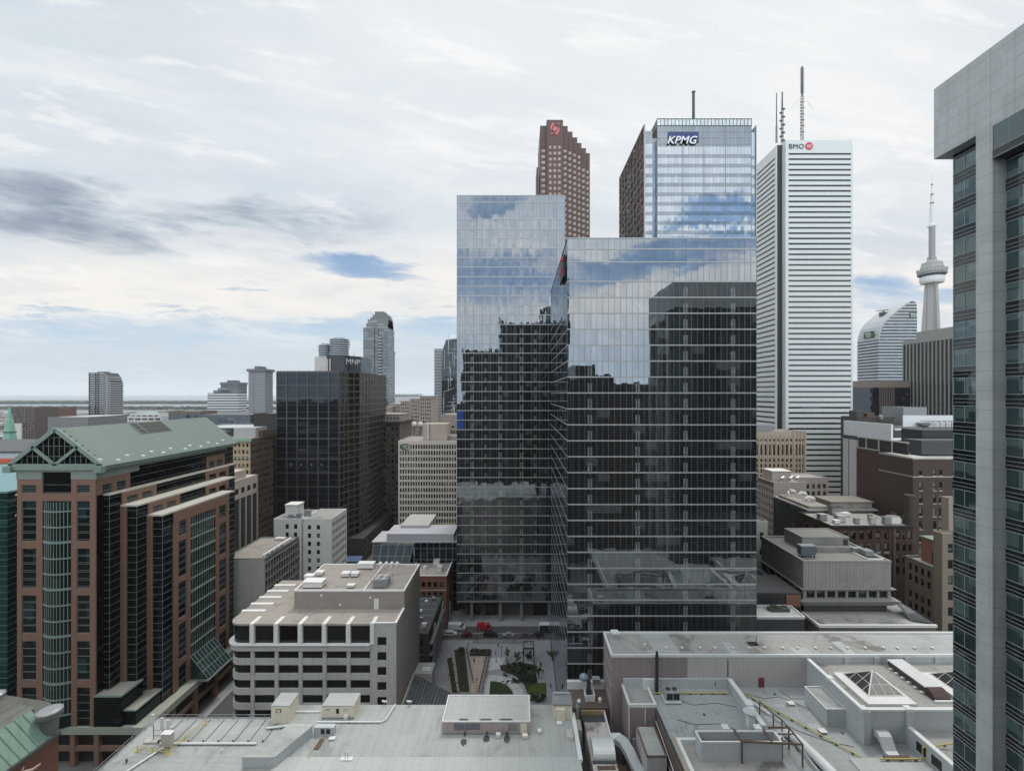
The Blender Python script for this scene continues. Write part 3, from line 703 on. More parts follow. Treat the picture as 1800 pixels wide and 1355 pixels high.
def red_tower():
    Y = 300.0
    t = thing('office_tower', 'red-brown granite tower with stepped top and a round pinkish-red logo', 'office tower', (X(1000, Y), 325, 0))
    wm = paint('red_granite', (0.112, 0.060, 0.051), 0.5, 0.10, 0.1, rain=0.1, fine=0.06)
    segs = [(949.8, 961, 217.9, 2.2), (961, 989.7, 211, 0), (989.7, 998.7, 217.9, 2.5), (998.7, 1008, 224, 5), (1008, 1017.3, 230.6, 7.5),
            (1017.3, 1025.8, 237, 10), (1025.8, 1034.9, 242.8, 12.5), (1034.9, 1043, 248.4, 15)]
    wl = MB(); wins = []
    for (a, b, tp, dy) in segs:
        y = Y + dy; xa, xb = X(a, Y) , X(b, Y); zt = Z(tp, Y)
        n = 3 if b - a > 20 else 1
        cols = grid(n, xb - xa, 0.9 if n == 3 else 0.4, 0.9 if n == 3 else 0.4, 0.60 if n == 3 else 0.72)
        z_first = Z(258.5, Y) + (0 if n == 3 else -1.2)
        if tp > 240: z_first -= 2 * 3.86
        rows = [(z_first - 3.86 * k - 1.15, z_first - 3.86 * k + 1.15) for k in range(22)]
        punched(f_front(xa, y), wl, xb - xa, 0, zt, cols, rows, 0.35, wins)
        wl.quad((xb, y, 0), (xb, Y + 40, 0), (xb, Y + 40, zt), (xb, y, zt)); wl.quad((xa, y, 0), (xa, y, zt), (xa, Y + 40, zt), (xa, Y + 40, 0))
        wl.quad((xa, y, zt), (xb, y, zt), (xb, Y + 40, zt), (xa, Y + 40, zt))
        wl.box(xa - 0.1, xa + 0.35, y - 0.35, y, 0, zt - 0.3)
    wl.quad((X(949.8, Y), Y + 40, 0), (X(1043, Y), Y + 40, 0), (X(1043, Y), Y + 40, Z(248, Y)), (X(949.8, Y), Y + 40, Z(218, Y)))
    wl.build('wall', wm, t)
    wl2 = MB(); wl2.box(X(944.5, Y), X(946.8, Y), Y + 12, Y + 30, 0, Z(278.5, Y)); wl2.build('side_fin', M['dark'], t)
    add_windows(t, wins, window_glass('rosy_window', (0.12, 0.08, 0.068), 0.24, (0.27, 0.20, 0.165), 0.4, (0.85, 0.74, 0.68)), 'window', 100)
    # logo: an S-shaped ribbon round a ball
    red = paint('logo_red', (0.62, 0.16, 0.17), 0.5, 0.05, 0.5)
    cx, cz = X(975.3, Y), Z(227, Y); s = MB(); y = Y - 0.3
    def ring(r0, r1, a0, a1, n=10):
        for i in range(n):
            p, q = a0 + (a1 - a0) * i / n, a0 + (a1 - a0) * (i + 1) / n
            w0 = math.sin(math.pi * (i + 0.001) / n) ** 0.5; w1 = math.sin(math.pi * (i + 1.001) / n) ** 0.5 if i < n - 1 else 0.0
            mid = (r0 + r1) / 2; h = (r1 - r0) / 2
            s.quad(*[(cx + rr * math.cos(a) * 0.95, y, cz + rr * math.sin(a) * 1.22) for rr, a in ((mid - h * w0, p), (mid + h * w0, p), (mid + h * w1, q), (mid - h * w1, q))])
    ring(2.0, 3.4, R(55), R(200)); ring(2.0, 3.4, R(235), R(380))
    s.box(cx - 0.5, cx + 3.0, y, y + 0.1, cz + 3.0, cz + 3.7); s.box(cx - 3.0, cx + 0.5, y, y + 0.1, cz - 3.7, cz - 3.0)
    s.extr([(cx + 1.55 * math.cos(k * .3927), y - .05, cz + 1.55 * math.sin(k * .3927)) for k in range(16)], (0, .25, 0))
    s.build('logo', red, t)
red_tower()

def needle_tower():
    Y = 942.0; x = X(1638.3, Y); k = Y / FPX
    t = thing('communications_tower', 'tall concrete needle tower with a round observation pod behind the other towers', 'tower', (x, Y, 0))
    cm = paint('tower_concrete', (0.36, 0.355, 0.345), 0.8, 0.06, 0.02, rain=0.1)
    r = lambda px: px * k / 2 / 1.33
    z = lambda py: Z(py, Y)
    mb = MB(); mb.lathe(x, Y, [(r(36), 0), (r(27), z(640)), (r(23.5), z(580)), (r(20), z(497))], 6, True); mb.build('shaft', cm, t)
    mb = MB()      # three flaring legs
    for a in (0.5, 0.5 + 2.094, 0.5 + 4.189):
        c, s_ = math.cos(a), math.sin(a)
        mb.add([(x - s_ * 3, Y + c * 3, 0), (x + s_ * 3, Y - c * 3, 0), (x + c * 30 + s_ * 3, Y + s_ * 30 - c * 3, 0), (x + c * 30 - s_ * 3, Y + s_ * 30 + c * 3, 0),
                (x - s_ * 2.5, Y + c * 2.5, z(497)), (x + s_ * 2.5, Y - c * 2.5, z(497)), (x + c * 11 + s_ * 2.5, Y + s_ * 11 - c * 2.5, z(497)), (x + c * 11 - s_ * 2.5, Y + s_ * 11 + c * 2.5, z(497))],
               ((0,3,2,1),(4,5,6,7),(0,1,5,4),(1,2,6,5),(2,3,7,6),(3,0,4,7)))
    mb.build('buttress', cm, t)
    mb = MB(); mb.lathe(x, Y, [(r(30), z(499)), (r(42), z(498)), (r(46), z(494)), (r(46), z(489)), (r(42), z(486.5))], 28); mb.build('radome_ring', paint('radome_white', (0.72, 0.72, 0.71), 0.5, 0.04, 0.1), t, smooth=False)
    mb = MB(); mb.lathe(x, Y, [(r(42), z(486.5)), (r(52), z(484)), (r(53), z(481)), (r(53), z(480))], 28); mb.build('pod_window_band', M['dark'], t)
    mb = MB(); mb.lathe(x, Y, [(r(54), z(480)), (r(54.5), z(476.5)), (r(52), z(475)), (r(44), z(474.5)), (r(43), z(470)), (r(40), z(468)), (r(38), z(462.5)), (r(24), z(461.5)), (r(18), z(458))], 28)
    mb.build('pod', cm, t)
    mb = MB()
    for q in range(24):
        a = q * math.pi / 12; mb.box(x + r(54) * math.cos(a) - .8, x + r(54) * math.cos(a) + .8, Y + r(54) * math.sin(a) - .8, Y + r(54) * math.sin(a) + .8, z(476.5), z(473.5))
    mb.lathe(x, Y, [(r(53.8), z(483.0)), (r(54.3), z(482.6)), (r(54.3), z(481.6)), (r(53.8), z(481.2))], 28); mb.build('pod_railing', M['steel'], t)
    mb = MB(); mb.lathe(x, Y, [(r(17), z(461)), (r(17), z(455)), (r(12), z(454)), (r(12), z(401))], 8); mb.build('upper_shaft', paint('upper_concrete', (0.30, 0.295, 0.29), 0.8, 0.1, 0.03), t)
    mb = MB(); mb.box(x - 6, x + 5, Y - 5, Y + 5, z(460), z(452)); mb.build('equipment_cabin', M['steel'], t)
    mb = MB(); mb.lathe(x, Y, [(r(9), z(401)), (r(16), z(399)), (r(17), z(396.5)), (r(14), z(394)), (r(8.5), z(393))], 16); mb.build('upper_pod', M['white'], t)
    mb = MB(); mb.lathe(x, Y, [(r(8.5), z(394)), (r(8), z(370)), (r(7.5), z(358)), (r(6.2), z(357)), (r(5.5), z(343)), (r(3.6), z(342)), (r(3.2), z(325)), (r(2), z(324)), (r(1.2), z(306.5))], 10); mb.build('antenna', M['white'], t)
    mb = MB()
    for py, rr in ((357.5, 8), (342.5, 6.4), (325, 4)): mb.lathe(x, Y, [(r(rr), z(py + 1.0)), (r(rr), z(py - 1.0))], 10)
    mb.build('antenna_collar', M['dark'], t)
needle_tower()

def curved_tower():
    Y = 580.0; y1 = 616.0; k = Y / FPX
    t = thing('office_tower', 'glass tower with a curved sloping roof and two square green signs', 'office tower', (X(1578, Y), 598, 0))
    prof_px = [(1544, 680), (1544, 597), (1546, 586), (1550, 574), (1557, 563.5), (1566, 555), (1577, 546), (1588, 537.5), (1598, 531), (1604, 529), (1609, 530.5), (1611.5, 536), (1612, 545), (1612, 680)]
    x = lambda px: X(px, Y); z = lambda py: Z(py, Y)
    pts = [(x(a), z(b)) for a, b in prof_px]; pts[0] = (pts[0][0], 0); pts[-1] = (pts[-1][0], 0)
    g = glass('curved_tower_glass', body=(0.02, 0.028, 0.036), pane=(3.0, 4.0), f0=0.10, wob=0.01, light=0.10, body2=(0.12, 0.13, 0.14))
    mb = MB(); n = len(pts)
    mb.extr([(a, Y, b) for a, b in pts], (0, y1 - Y, 0)); mb.build('glass_facade', g, t)
    wh = paint('white_floor_edge', (0.62, 0.64, 0.66), 0.45, 0.05, 0.1)
    def xleft(zz):
        for (a, b), (c, d) in zip(pts[1:], pts[2:]):
            if b <= zz <= d: return a + (c - a) * (zz - b) / (d - b)
            if zz < pts[1][1]: return pts[1][0]
        return None
    z_ = z(672)
    while z_ < z(531):
        xl = xleft(z_)
        if xl is not None:
            mb = MB(); mb.box(xl - 0.25, x(1612) - 0.1, Y - 0.35, Y, z_ - 0.55, z_ + 0.55)
            if z_ < z(597): mb.box(x(1544) - 0.35, x(1544), Y, y1, z_ - 0.75, z_ + 0.75)
            mb.build('floor_edge', wh, t)
        z_ += 4.0
    mb = MB()       # pale roof shell following the curve
    top = pts[1:9]
    for (a, b), (c, d) in zip(top, top[1:]):
        mb.quad((a - 0.3, Y - 0.4, b + 0.25), (a - 0.3, y1, b + 0.25), (c - 0.3, y1, d + 0.25), (c - 0.3, Y - 0.4, d + 0.25))
        mb.quad((a - 0.3, Y - 0.4, b + 0.25), (c - 0.3, Y - 0.4, d + 0.25), (c + 0.6, Y - 0.4, d - 1.0), (a + 0.6, Y - 0.4, b - 1.0))
    mb.build('roof_shell', paint('roof_shell_metal', (0.42, 0.44, 0.46), 0.4, 0.08, 0.1, joints=(6, 3, 0.4), joint_dark=0.3), t)
    gr = paint('sign_green', (0.02, 0.09, 0.04), 0.4, 0.05, 0.5)
    s = MB(); s.box(x(1598), x(1611), Y - 0.6, Y - 0.36, z(559.5), z(549)); so = s.build('sign_panel', gr, t)
    text('sign_lettering', 'TD', 6.6, M['white'], so, (x(1599.3), Y - 0.7, z(557.6)), ROT_F, 0.1, 0, 0.08, 0.95)
    ym = 600.0; xs = X(1544, Y) - 0.4
    s = MB(); s.box(xs - 0.3, xs, 586, 604, z(592), z(580.5)); so = s.build('sign_panel', gr, t)
    text('sign_lettering', 'TD', 7.6, M['white'], so, (xs - 0.4, 601.5, z(590)), ROT_L, 0.1, 0, 0.08, 0.95)
    mb = MB(); xr, zr = x(1572), z(548); mb.bar((xr - 9, 598, zr + 4.2), (xr + 7, 598, zr + 5.8), 0.5); mb.bar((xr, 598, zr - 2), (xr + 1, 598, zr + 5), 0.8); mb.box(xr - 3, xr + 3, 595, 601, zr - 3, zr + 2.5); mb.build('roof_crane', M['dark'], t)
curved_tower()

def dark_ribbed_tower():
    xw = 362.0; yn, yf = 372.0, 429.6
    t = thing('office_tower', 'dark grey slab tower with pale vertical ribs in front of the needle tower', 'office tower', (xw + 20, 400, 0))
    zt = Z(584, xw * 800 / (1612 - CX)); zs = Z(600, 429)
    dk = paint('dark_glass_wall', (0.022, 0.024, 0.025), 0.15, 0.3, 0.1, joints=(0, 3.9, 0.5), joint_dark=0.5)
    fr = paint('grey_rib', (0.30, 0.30, 0.29), 0.6, 0.06, 0.1)
    mb = MB(); mb.box(xw, xw + 45, yn, yf, 0, zt - 10.2); mb.build('wall', dk, t)
    mb = MB(); mb.box(xw - 0.5, xw + 46, yn, 415, zt - 10, zt); mb.box(xw - 0.5, xw + 46, 415, yf + 0.3, zt - 10, zs); mb.build('roof_fascia', fr, t)
    fl = f_left(xw, yf); n = 15
    for i in range(n + 1):
        mb = MB(); u = (yf - yn) * i / n; fl.box(mb, max(0, u - 0.42), u + 0.42, 0, zt - 10.2, 0, 0.9); mb.build('rib', fr, t)
dark_ribbed_tower()

def near_tower():
    X0 = 57.3; xw = 58.9; ya, yb = 31.0, 61.9; zc = 130.4; zt = 140.1
    t = thing('office_tower', 'near dark glass tower at the right edge with grey panelled cap and column', 'office tower', (70, 46, 0))
    pan = paint('grey_cap_panel', (0.49, 0.515, 0.52), 0.4, 0.05, 0.2, joints=(2.75, 2.4, 0.06), joint_dark=0.6, rain=0.16, fine=0.05, cell=0.07)
    mb = MB(); mb.box(X0, 92, ya, 63.0, zc, zt); mb.build('roof_cap', pan, t)
    dk = glass('spandrel_dark', body=(0.012, 0.014, 0.015), pane=(1.2, 3.72), f0=0.10, wob=0.004, light=0.0, refl=(0.7, 0.75, 0.78))
    mb = MB(); mb.box(xw, 90, ya + 0.3, yb, 0, zc); mb.build('spandrel_wall', dk, t)
    for (y0, y1) in ((55.2, 57.2), (43.6, 45.4), (31.2, 33.2)):
        mb = MB(); mb.box(X0 + 0.004, xw + 0.1, y0, y1, 0, zc); mb.build('column', pan, t)
    # top storey between the columns sits flush
    win = window_glass('tower_window', (0.030, 0.052, 0.055), 0.20, (0.10, 0.15, 0.15), 0.30, (0.62, 0.78, 0.80))
    lines = MB(); wins = []
    fl = f_left(xw, yb)          # u runs from the far end towards the viewer
    bays = [(0.15, yb - 57.2 - 0.1, 2), (yb - 55.2 + 0.1, yb - 45.4 - 0.1, 5), (yb - 43.6 + 0.1, yb - 33.2 - 0.1, 5)]
    fh = 3.72; zk = [zc - 0.55 - fh * k for k in range(35)]
    for (u0, u1, n) in bays:
        for z in zk:
            if z - 2.2 < 0: continue
            if u0 > 1 and z > zc - 4: continue
            wins.append((fl, u0, u1, z - 2.15, z, 0.012))
            for dz_, h in ((0.0, 0.07), (-2.15, 0.07), (-2.75, 0.05), (-3.25, 0.05)):
                fl.box(lines, u0 - 0.05, u1 + 0.05, z + dz_ - h / 2, z + dz_ + h / 2, 0.0, 0.09)
        for i in range(n + 1):
            u = u0 + (u1 - u0) * (i / n if n != 2 else (0, 0.34, 1)[i])
            for z in zk:
                if u0 > 1 and z > zc - 4: continue
                fl.box(lines, u - 0.03, u + 0.03, z - 2.15, z, 0.0, 0.07)
    lines.build('glazing_bars', paint('pale_bar', (0.40, 0.45, 0.45), 0.4, 0.06, 0.5, metal=0.2), t)
    add_windows(t, wins, win, 'window', 100)
    wins = []; lines = MB()
    f0 = f_left(X0 + 0.02, 55.2)
    mb = MB(); mb.box(X0 + 0.02, xw, 45.4, 55.2, 126.5, zc); mb.box(X0 + 0.02, xw, 33.2, 43.6, 126.5, zc); mb.build('top_storey', M['dark'], t)
    wins.append((f0, 0.05, 9.75, 127.5, zc - 0.05, 0.01))
    wins.append((f_left(X0 + 0.02, 43.6), 0.05, 10.3, 127.5, zc - 0.05, 0.01))
    for i in range(6): f0.box(lines, i * 1.93 + 0.05, i * 1.93 + 0.11, 127.5, zc - 0.05, 0, 0.05)
    f0.box(lines, 0, 9.8, 127.42, 127.5, 0, 0.06); f0.box(lines, 0, 9.8, 126.5, 126.6, 0, 0.06)
    lines.build('top_storey_bars', M['steel'], t)
    add_windows(t, wins, win, 'top_window', 100)
near_tower()

def viewpoint_building():
    """the building the photograph is taken from; its dark shape shows in the towers' glass"""
    t = thing('office_building', 'dark stepped high-rise mirrored in the glass towers', 'building', (-10, -30, 0))
    wl = paint('viewpoint_wall', (0.022, 0.023, 0.025), 0.6, 0.25, 0.15, joints=(3.0, 3.8, 0.5), joint_dark=0.5, stain=0.3)
    mb = MB(); mb.box(-50, 26, -46, -6, 0, 136); mb.box(-18, 26, -44, -10, 136, 160)
    mb.box(19, 23, -30, -16, 160, 174); mb.box(-18, -15, -34, -12, 160, 164); mb.box(-13, -11, -34, -12, 160, 164); mb.build('wall', wl, t)
    mb = MB(); mb.box(1, 12, -6.4, -6, 20, 134); mb.box(-1, 12, -10.4, -10, 137, 158); mb.build('pale_panel', M['steel'], t)
    t2 = thing('low_building', 'brown stepped block mirrored low in the glass', 'building', (-90, -45, 0))
    b2 = paint('mirrored_brick', (0.07, 0.058, 0.05), 0.8, 0.25, 0.2, joints=(2.4, 3.6, 0.8), joint_dark=0.6)
    mb = MB(); mb.box(-420, -56, -80, -20, 0, 88); mb.box(-120, -80, -70, -30, 82, 104); mb.build('wall', b2, t2)
    t3 = thing('low_building', 'grey glass block mirrored beside the dark high-rise', 'building', (45, -70, 0))
    mb = MB(); mb.box(29, 48, -90, -30, 0, 106); mb.box(34, 46, -80, -40, 106, 115); mb.box(30, 31, -60, -59, 106, 124); mb.build('wall', paint('mirrored_grey', (0.06, 0.07, 0.075), 0.4, 0.2, 0.2, joints=(0, 3.6, 1.2), joint_dark=0.7), t3)
    mb = MB(); mb.box(48.5, 140, -140, -40, 0, 104); mb.box(52, 58, -110, -50, 104, 110)
    mb.build('low_building', b2, None, 'wide brick block mirrored right of the dark high-rise', 'building')
viewpoint_building()
# ------------------------------------------------------------------ generic masonry block
M['wg'] = window_glass('dark_window')
M['wg_b'] = window_glass('blind_window', share=0.4, light=(0.22, 0.20, 0.17))
M['conc'] = paint('pale_concrete', (0.48, 0.46, 0.43), 0.8, 0.08, 0.2, rain=0.15)
M['parwhite'] = paint('pale_coping', (0.74, 0.73, 0.70), 0.7, 0.08, 0.5, rain=0.1)
def block(name, label, x0, x1, y0, y1, zt, wall, roof=None, front=None, right=None, left=None, win=None, par=0.8, cope=None,
          depth=0.25, cat='building', group=None, frame=None, limit=100, pt=0.3, mull=1, bars=0):
    """flat-roofed block; front/right/left = (columns, rows) of openings in that wall"""
    t = thing(name, label, cat, ((x0 + x1) / 2, (y0 + y1) / 2, 0), group)
    wl = MB(); wins = []
    for fc, Wd, spec in ((f_front(x0, y0), x1 - x0, front), (f_right(x1, y0), y1 - y0, right), (f_left(x0, y1), y1 - y0, left),
                         (Face(x1, y1, (-1, 0), (0, 1)), x1 - x0, None)):
        if spec: punched(fc, wl, Wd, 0, zt, spec[0], spec[1], depth, wins)
        else: fc.quad(wl, 0, Wd, 0, zt)
    rim_ = MB(); rim(rim_, x0, x1, y0, y1, zt, zt + 0.12, pt, 0.06)
    wl.quad((x0 + pt, y0 + pt, zt - par), (x1 - pt, y0 + pt, zt - par), (x1 - pt, y0 + pt, zt), (x0 + pt, y0 + pt, zt))
    wl.quad((x0 + pt, y1 - pt, zt - par), (x1 - pt, y1 - pt, zt - par), (x1 - pt, y1 - pt, zt), (x0 + pt, y1 - pt, zt))
    wl.quad((x0 + pt, y0 + pt, zt - par), (x0 + pt, y1 - pt, zt - par), (x0 + pt, y1 - pt, zt), (x0 + pt, y0 + pt, zt))
    wl.quad((x1 - pt, y0 + pt, zt - par), (x1 - pt, y1 - pt, zt - par), (x1 - pt, y1 - pt, zt), (x1 - pt, y0 + pt, zt))
    wl.build('wall', wall, t); rim_.build('parapet', cope or wall, t)
    r = MB(); r.quad((x0 + .1, y0 + .1, zt - par), (x1 - .1, y0 + .1, zt - par), (x1 - .1, y1 - .1, zt - par), (x0 + .1, y1 - .1, zt - par))
    r.build('roof', roof or M['roofgrey'], t)
    add_windows(t, wins, win or M['wg'], 'window', limit, frame, mull=mull, bars=bars)
    return t
def pbox(parent, name, mat, *b):
    mb = MB()
    for q in (b if isinstance(b[0], (tuple, list)) else [b]): mb.box(*q)
    return mb.build(name, mat, parent)

# ------------------------------------------------------------------ the green-roofed tower on the left
def gabled_tower():
    x0, x1, y0, y1 = -132.2, -111.6, 120.0, 177.0
    t = thing('gabled_tower', 'big brick and dark glass tower with a long green copper gable roof', 'office tower', (-122, 148, 0))
    br = paint('pink_brick', (0.215, 0.124, 0.088), 0.75, 0.10, 0.3, joints=(0, 1.02, 0.05), joint_dark=0.25, rain=0.12)
    dg = glass('black_glass', body=(0.004, 0.005, 0.006), pane=(1.3, 2.05), zoff=0.25, f0=0.03, wob=0.03, refl=(0.7, 0.78, 0.8), light=0.03, body2=(0.03, 0.035, 0.035))
    cop = paint('green_copper', (0.125, 0.170, 0.148), 0.5, 0.06, 0.06, seams=(0, 0.75, .10, .22), stain=0.25, stain_col=(0.13, 0.19, 0.165), fine=0.04)
    copd = paint('green_copper_trim', (0.20, 0.265, 0.23), 0.55, 0.08, 0.3, rain=0.12)
    led = paint('pale_ledge', (0.50, 0.48, 0.42), 0.7, 0.08, 0.4)
    lin = paint('glazing_line', (0.22, 0.26, 0.245), 0.5, 0.05, 0.5)
    zc = 78.0
    tiers = [(-135.0, -110.0, 122.0, 175.4, 71.2), (-138.6, -105.6, 125.5, 168.5, 67.4), (-142.8, -101.3, 129.0, 161.0, 63.8)]
    mb = MB(); mb.box(x0, x1, y0, y1, 10, zc)
    for a in tiers: mb.box(a[0], a[1], a[2], a[3], 10, a[4] - 0.45)
    mb.build('glass_wall', dg, t)
    ln = MB()
    def lines(fc, u0, u1, za, zb, h=0.07):
        z = 10.5 + 2.05 * math.ceil((za - 10.5) / 2.05)
        while z < zb: fc.box(ln, u0, u1, z - h / 2, z + h / 2, 0, 0.05); z += 2.05
    ff = f_front(x0, y0); fr = f_right(x1, y0)
    lines(fr, 0, y1 - y0, 71.3, zc)
    lines(ff, 0, x1 - x0, 10.5, 76)
    prev = (x0, x1, y0)
    for (a, b, c, d, z) in tiers:
        lines(f_front(a, c), 0, b - a, 10.5, z); lines(f_right(b, c), 0, d - c, 10.5, z)
        f_front(a, c).box(ln, b - a - 0.07, b - a, 10.5, z, 0, 0.05)
    ln.build('glazing_lines', lin, t)
    for (a, b, c, d, z) in tiers:
        mb = MB(); mb.box(a, b + 0.25, c - 0.25, d + 0.2, z - 0.45, z); mb.build('ledge', led, t)
    # brick frame, front
    F = MB(); pr = 0.35
    def fb(u0, u1, z0, z1, p=pr): ff.box(F, u0, u1, z0, z1, 0, p)
    for (u0, u1) in ((0, 1.15), (5.0, 6.65), (14.2, 15.6), (19.1, 20.6)): fb(u0, u1, 10.5, 75.5)
    for (u0, u1) in ((1.15, 5.0), (15.6, 19.1)):
        fb(u0, u1, 74.0, 75.5, .33); fb(u0, u1, 69.8, 71.8, .33)
        for z in (57.3, 45.0, 33.0, 20.8): fb(u0, u1, z, z + 1.95, 0.31)
    fb(6.65, 14.2, 69.8, 71.8, .33)
    # brick frame, right-hand walls (each tier shows above the next)
    def rb(X_, ya, yb, za, zb, p=0.3): F.box(X_, X_ + p, ya, yb, za, zb)
    def tierwall(X_, ya, yg0, yg1, yb, za, zb):
        h = zb - za
        for (p, q) in ((ya, yg0), (yg1, yb)):
            rb(X_, p, q, zb - h * 0.42, zb, .31); n = 3 if q - p > 8 else 3
            s = (q - p) / (n - 1 + 0.18 * n + 0.0)
            w_ = (q - p) * 0.13
            for k in range(n):
                c = p + (q - p - w_) * k / (n - 1); rb(X_, c, c + w_, za, zb - h * .42, .3)
    tierwall(x1, y0, 130.0, 161.7, 171.5, 71.2, 75.6)
    tierwall(-110.0, 125.5, 137.4, 159.0, 171.5, 67.4, 70.75)
    tierwall(-105.6, 129.0, 141.0, 152.7, 164.5, 63.8, 66.95)
    F.box(-110.0, -108.3, 125.2, 125.5, 10.5, 66.9); F.box(-105.6, -104.0, 128.7, 129.0, 10.5, 63.3)
    X3 = -101.3
    for (a, b) in ((132.6, 134.6), (137.9, 139.6), (151.0, 152.8), (156.6, 158.0)): rb(X3, a, b, 10.5, 63.35, .36)
    rb(X3, 132.6, 158.0, 60.2, 63.3, .33)
    for (a, b) in ((134.6, 137.9), (152.8, 156.6)):
        for z in (54.2, 41.9, 29.6, 17.3): rb(X3, a, b, z, z + 1.7, .31)
    F.build('brick_frame', br, t)
    # windows between the brick piers
    wins = []
    for (u0, u1) in ((1.15, 5.0), (15.6, 19.1)):
        wins.append((ff, u0, u1, 71.8, 74.0, 0.03))
        zs = [69.8, 59.25, 46.95, 34.95, 22.75]
        for k, z in enumerate(zs[:-1]): wins.append((ff, u0, u1, zs[k + 1] if k == 0 else zs[k + 1], z if k == 0 else z - 1.95, 0.03))
    f3 = f_right(X3, 129.0)
    for (a, b) in ((134.6, 137.9), (152.8, 156.6)):
        for za, zb in ((55.9, 60.2), (43.6, 54.2), (31.3, 41.9), (19.0, 29.6)): wins.append((f3, a - 129, b - 129, za, zb, 0.03))
    for X_, ya, yb, za, zb in ((x1, 121.4, 124.2, 71.4, 73.7), (x1, 125.8, 128.6, 71.4, 73.7), (x1, 163, 166, 71.4, 73.7), (x1, 167.3, 170.1, 71.4, 73.7),
                               (-110.0, 127.1, 130.6, 67.5, 69.3), (-110.0, 132.2, 135.8, 67.5, 69.3), (-105.6, 130.6, 134.2, 63.9, 65.6), (-105.6, 135.8, 139.4, 63.9, 65.6)):
        wins.append((f_right(X_, ya), 0, yb - ya, za, zb, 0.03))
    add_windows(t, wins, window_glass('dark_green_window', (0.006, 0.010, 0.011), 0.02, (0.02, 0.045, 0.045), 0.15), 'window', 100, lin, 0.07, mull=0, bars=4)
    # bowed bay on the front and flat bay on the side, with green bars
    def bow(u, dp): return dp * (1 - ((u - 10.42) / 3.78) ** 2)
    n = 10; us = [6.65 + 7.55 * i / n for i in range(n + 1)]
    bars = MB(); gl = MB()
    for i in range(n):
        a, b = us[i], us[i + 1]
        gl.quad(ff.p(a, 10.5, 0.05 + bow(a, 1.1)), ff.p(b, 10.5, 0.05 + bow(b, 1.1)), ff.p(b, 69.8, 0.05 + bow(b, 1.1)), ff.p(a, 69.8, 0.05 + bow(a, 1.1)))
        if i: ff.box(bars, a - 0.06, a + 0.06, 14, 69.6, bow(a, 1.1), 0.14 + bow(a, 1.1))
    gl.build('bay_window', window_glass('bay_glass', (0.008, 0.016, 0.016), 0.02, (0.02, 0.045, 0.04), 0.2), t)
    bars.build('bay_bars', lin, t)
    for k in range(14):
        z = 67.0 - 4.1 * k; h = 0.62 if k % 3 == 2 else 0.36; mb = MB()
        for i in range(n):
            a, b = us[i], us[i + 1]
            P = [ff.p(a, z, 0), ff.p(b, z, 0), ff.p(b, z, 0.25 + bow(b, 1.1)), ff.p(a, z, 0.25 + bow(a, 1.1))]
            mb.add(P + [p + Vector((0, 0, h)) for p in P], ((0,3,2,1),(4,5,6,7),(0,1,5,4),(1,2,6,5),(2,3,7,6),(3,0,4,7)))
        if z > 12: mb.build('bay_band', copd, t)
    mb = MB(); mb.box(X3, X3 + 0.12, 139.6, 151, 12, 60.2); mb.build('side_bay_window', bpy.data.materials['bay_glass'], t)
    bars = MB()
    for i in range(1, 11): y = 139.6 + 11.4 * i / 11; bars.box(X3 + .12, X3 + .24, y - .06, y + .06, 12, 60.2)
    bars.build('side_bay_bars', lin, t)
    for k in range(12):
        z = 57.4 - 4.1 * k; h = 0.62 if k % 3 == 2 else 0.36
        pbox(t, 'side_bay_band', copd, X3, X3 + 0.42, 139.6, 151, z, z + h)
    # copper band, cornice, gable
    C = MB(); C.box(x0 - .15, x0 + 6.6, y0 - .45, y0, 75.5, 78.0); C.box(x0 + 14.2, x1 + .35, y0 - .45, y0, 75.5, 78.0); C.box(x1, x1 + .36, y0, 133, 75.6, 78.0); C.box(x1, x1 + .2, 133, 173, 77, 78.0)
    C.box(x0 + 6.6, x0 + 14.2, y0 - .4, y0, 77.4, 78.0)
    C.build('copper_band', paint('copper_panels', (0.22, 0.265, 0.225), 0.55, 0.1, 0.3, joints=(1.55, 0, 0.07), joint_dark=0.4), t)
    zb, zr, xr = 79.3, 88.9, -122.0
    xe0, xe1 = -134.0, -110.0
    C = MB(); C.box(xe0 - .3, xe1 + .3, y0 - 1.0, y0 - .2, 78.0, 79.2); C.box(xe0 - .8, xe0 + 1.2, y0 - 1.5, y0 - .1, 77.4, 79.0); C.box(xe1 - 1.2, xe1 + .8, y0 - 1.5, y0 - .1, 77.4, 79.0)
    C.box(x1, xe1 + .3, y0 - .2, y1, 78.0, 79.0); C.box(xe0 - .3, x0, y0 - .2, y1, 78.0, 79.0); C.build('cornice', copd, t)
    ya, yb = y0 - 0.6, y1
    rf = MB(); rf.extr([(xe0 - .5, ya, zb - .3), (xr, ya, zr), (xe1 + .5, ya, zb - .3), (xe1 + .5, ya, zb - .75), (xr, ya, zr - .6), (xe0 - .5, ya, zb - .75)], (0, yb - ya, 0))
    roof = rf.build('roof', cop, t)
    G = MB(); G.add([(xe0, ya + .5, zb - .4), (xe1, ya + .5, zb - .4), (xr, ya + .5, zr - .6)], [(0, 1, 2)]); G.build('gable_glass', bpy.data.materials['black_glass'], t)
    G = MB(); G.add([(xe0, yb - .2, zb - .4), (xe1, yb - .2, zb - .4), (xr, yb - .2, zr - .6)], [(0, 1, 2)]); G.build('rear_gable', copd, t)
    G = MB()
    def beam(a, b, w_=0.5, d=0.45):
        a = Vector((a[0], 0, a[1])); b = Vector((b[0], 0, b[1])); dr = (b - a).normalized(); nn = Vector((-dr.z, 0, dr.x)) * w_
        P = [a - nn, b - nn, b + nn, a + nn]; G.extr([(p.x, ya - .2, p.z) for p in P], (0, d, 0))
    beam((xe0, zb), (xr, zr - .2), .55); beam((xe1, zb), (xr, zr - .2), .55); beam((xe0, zb), (xe1, zb), .3)
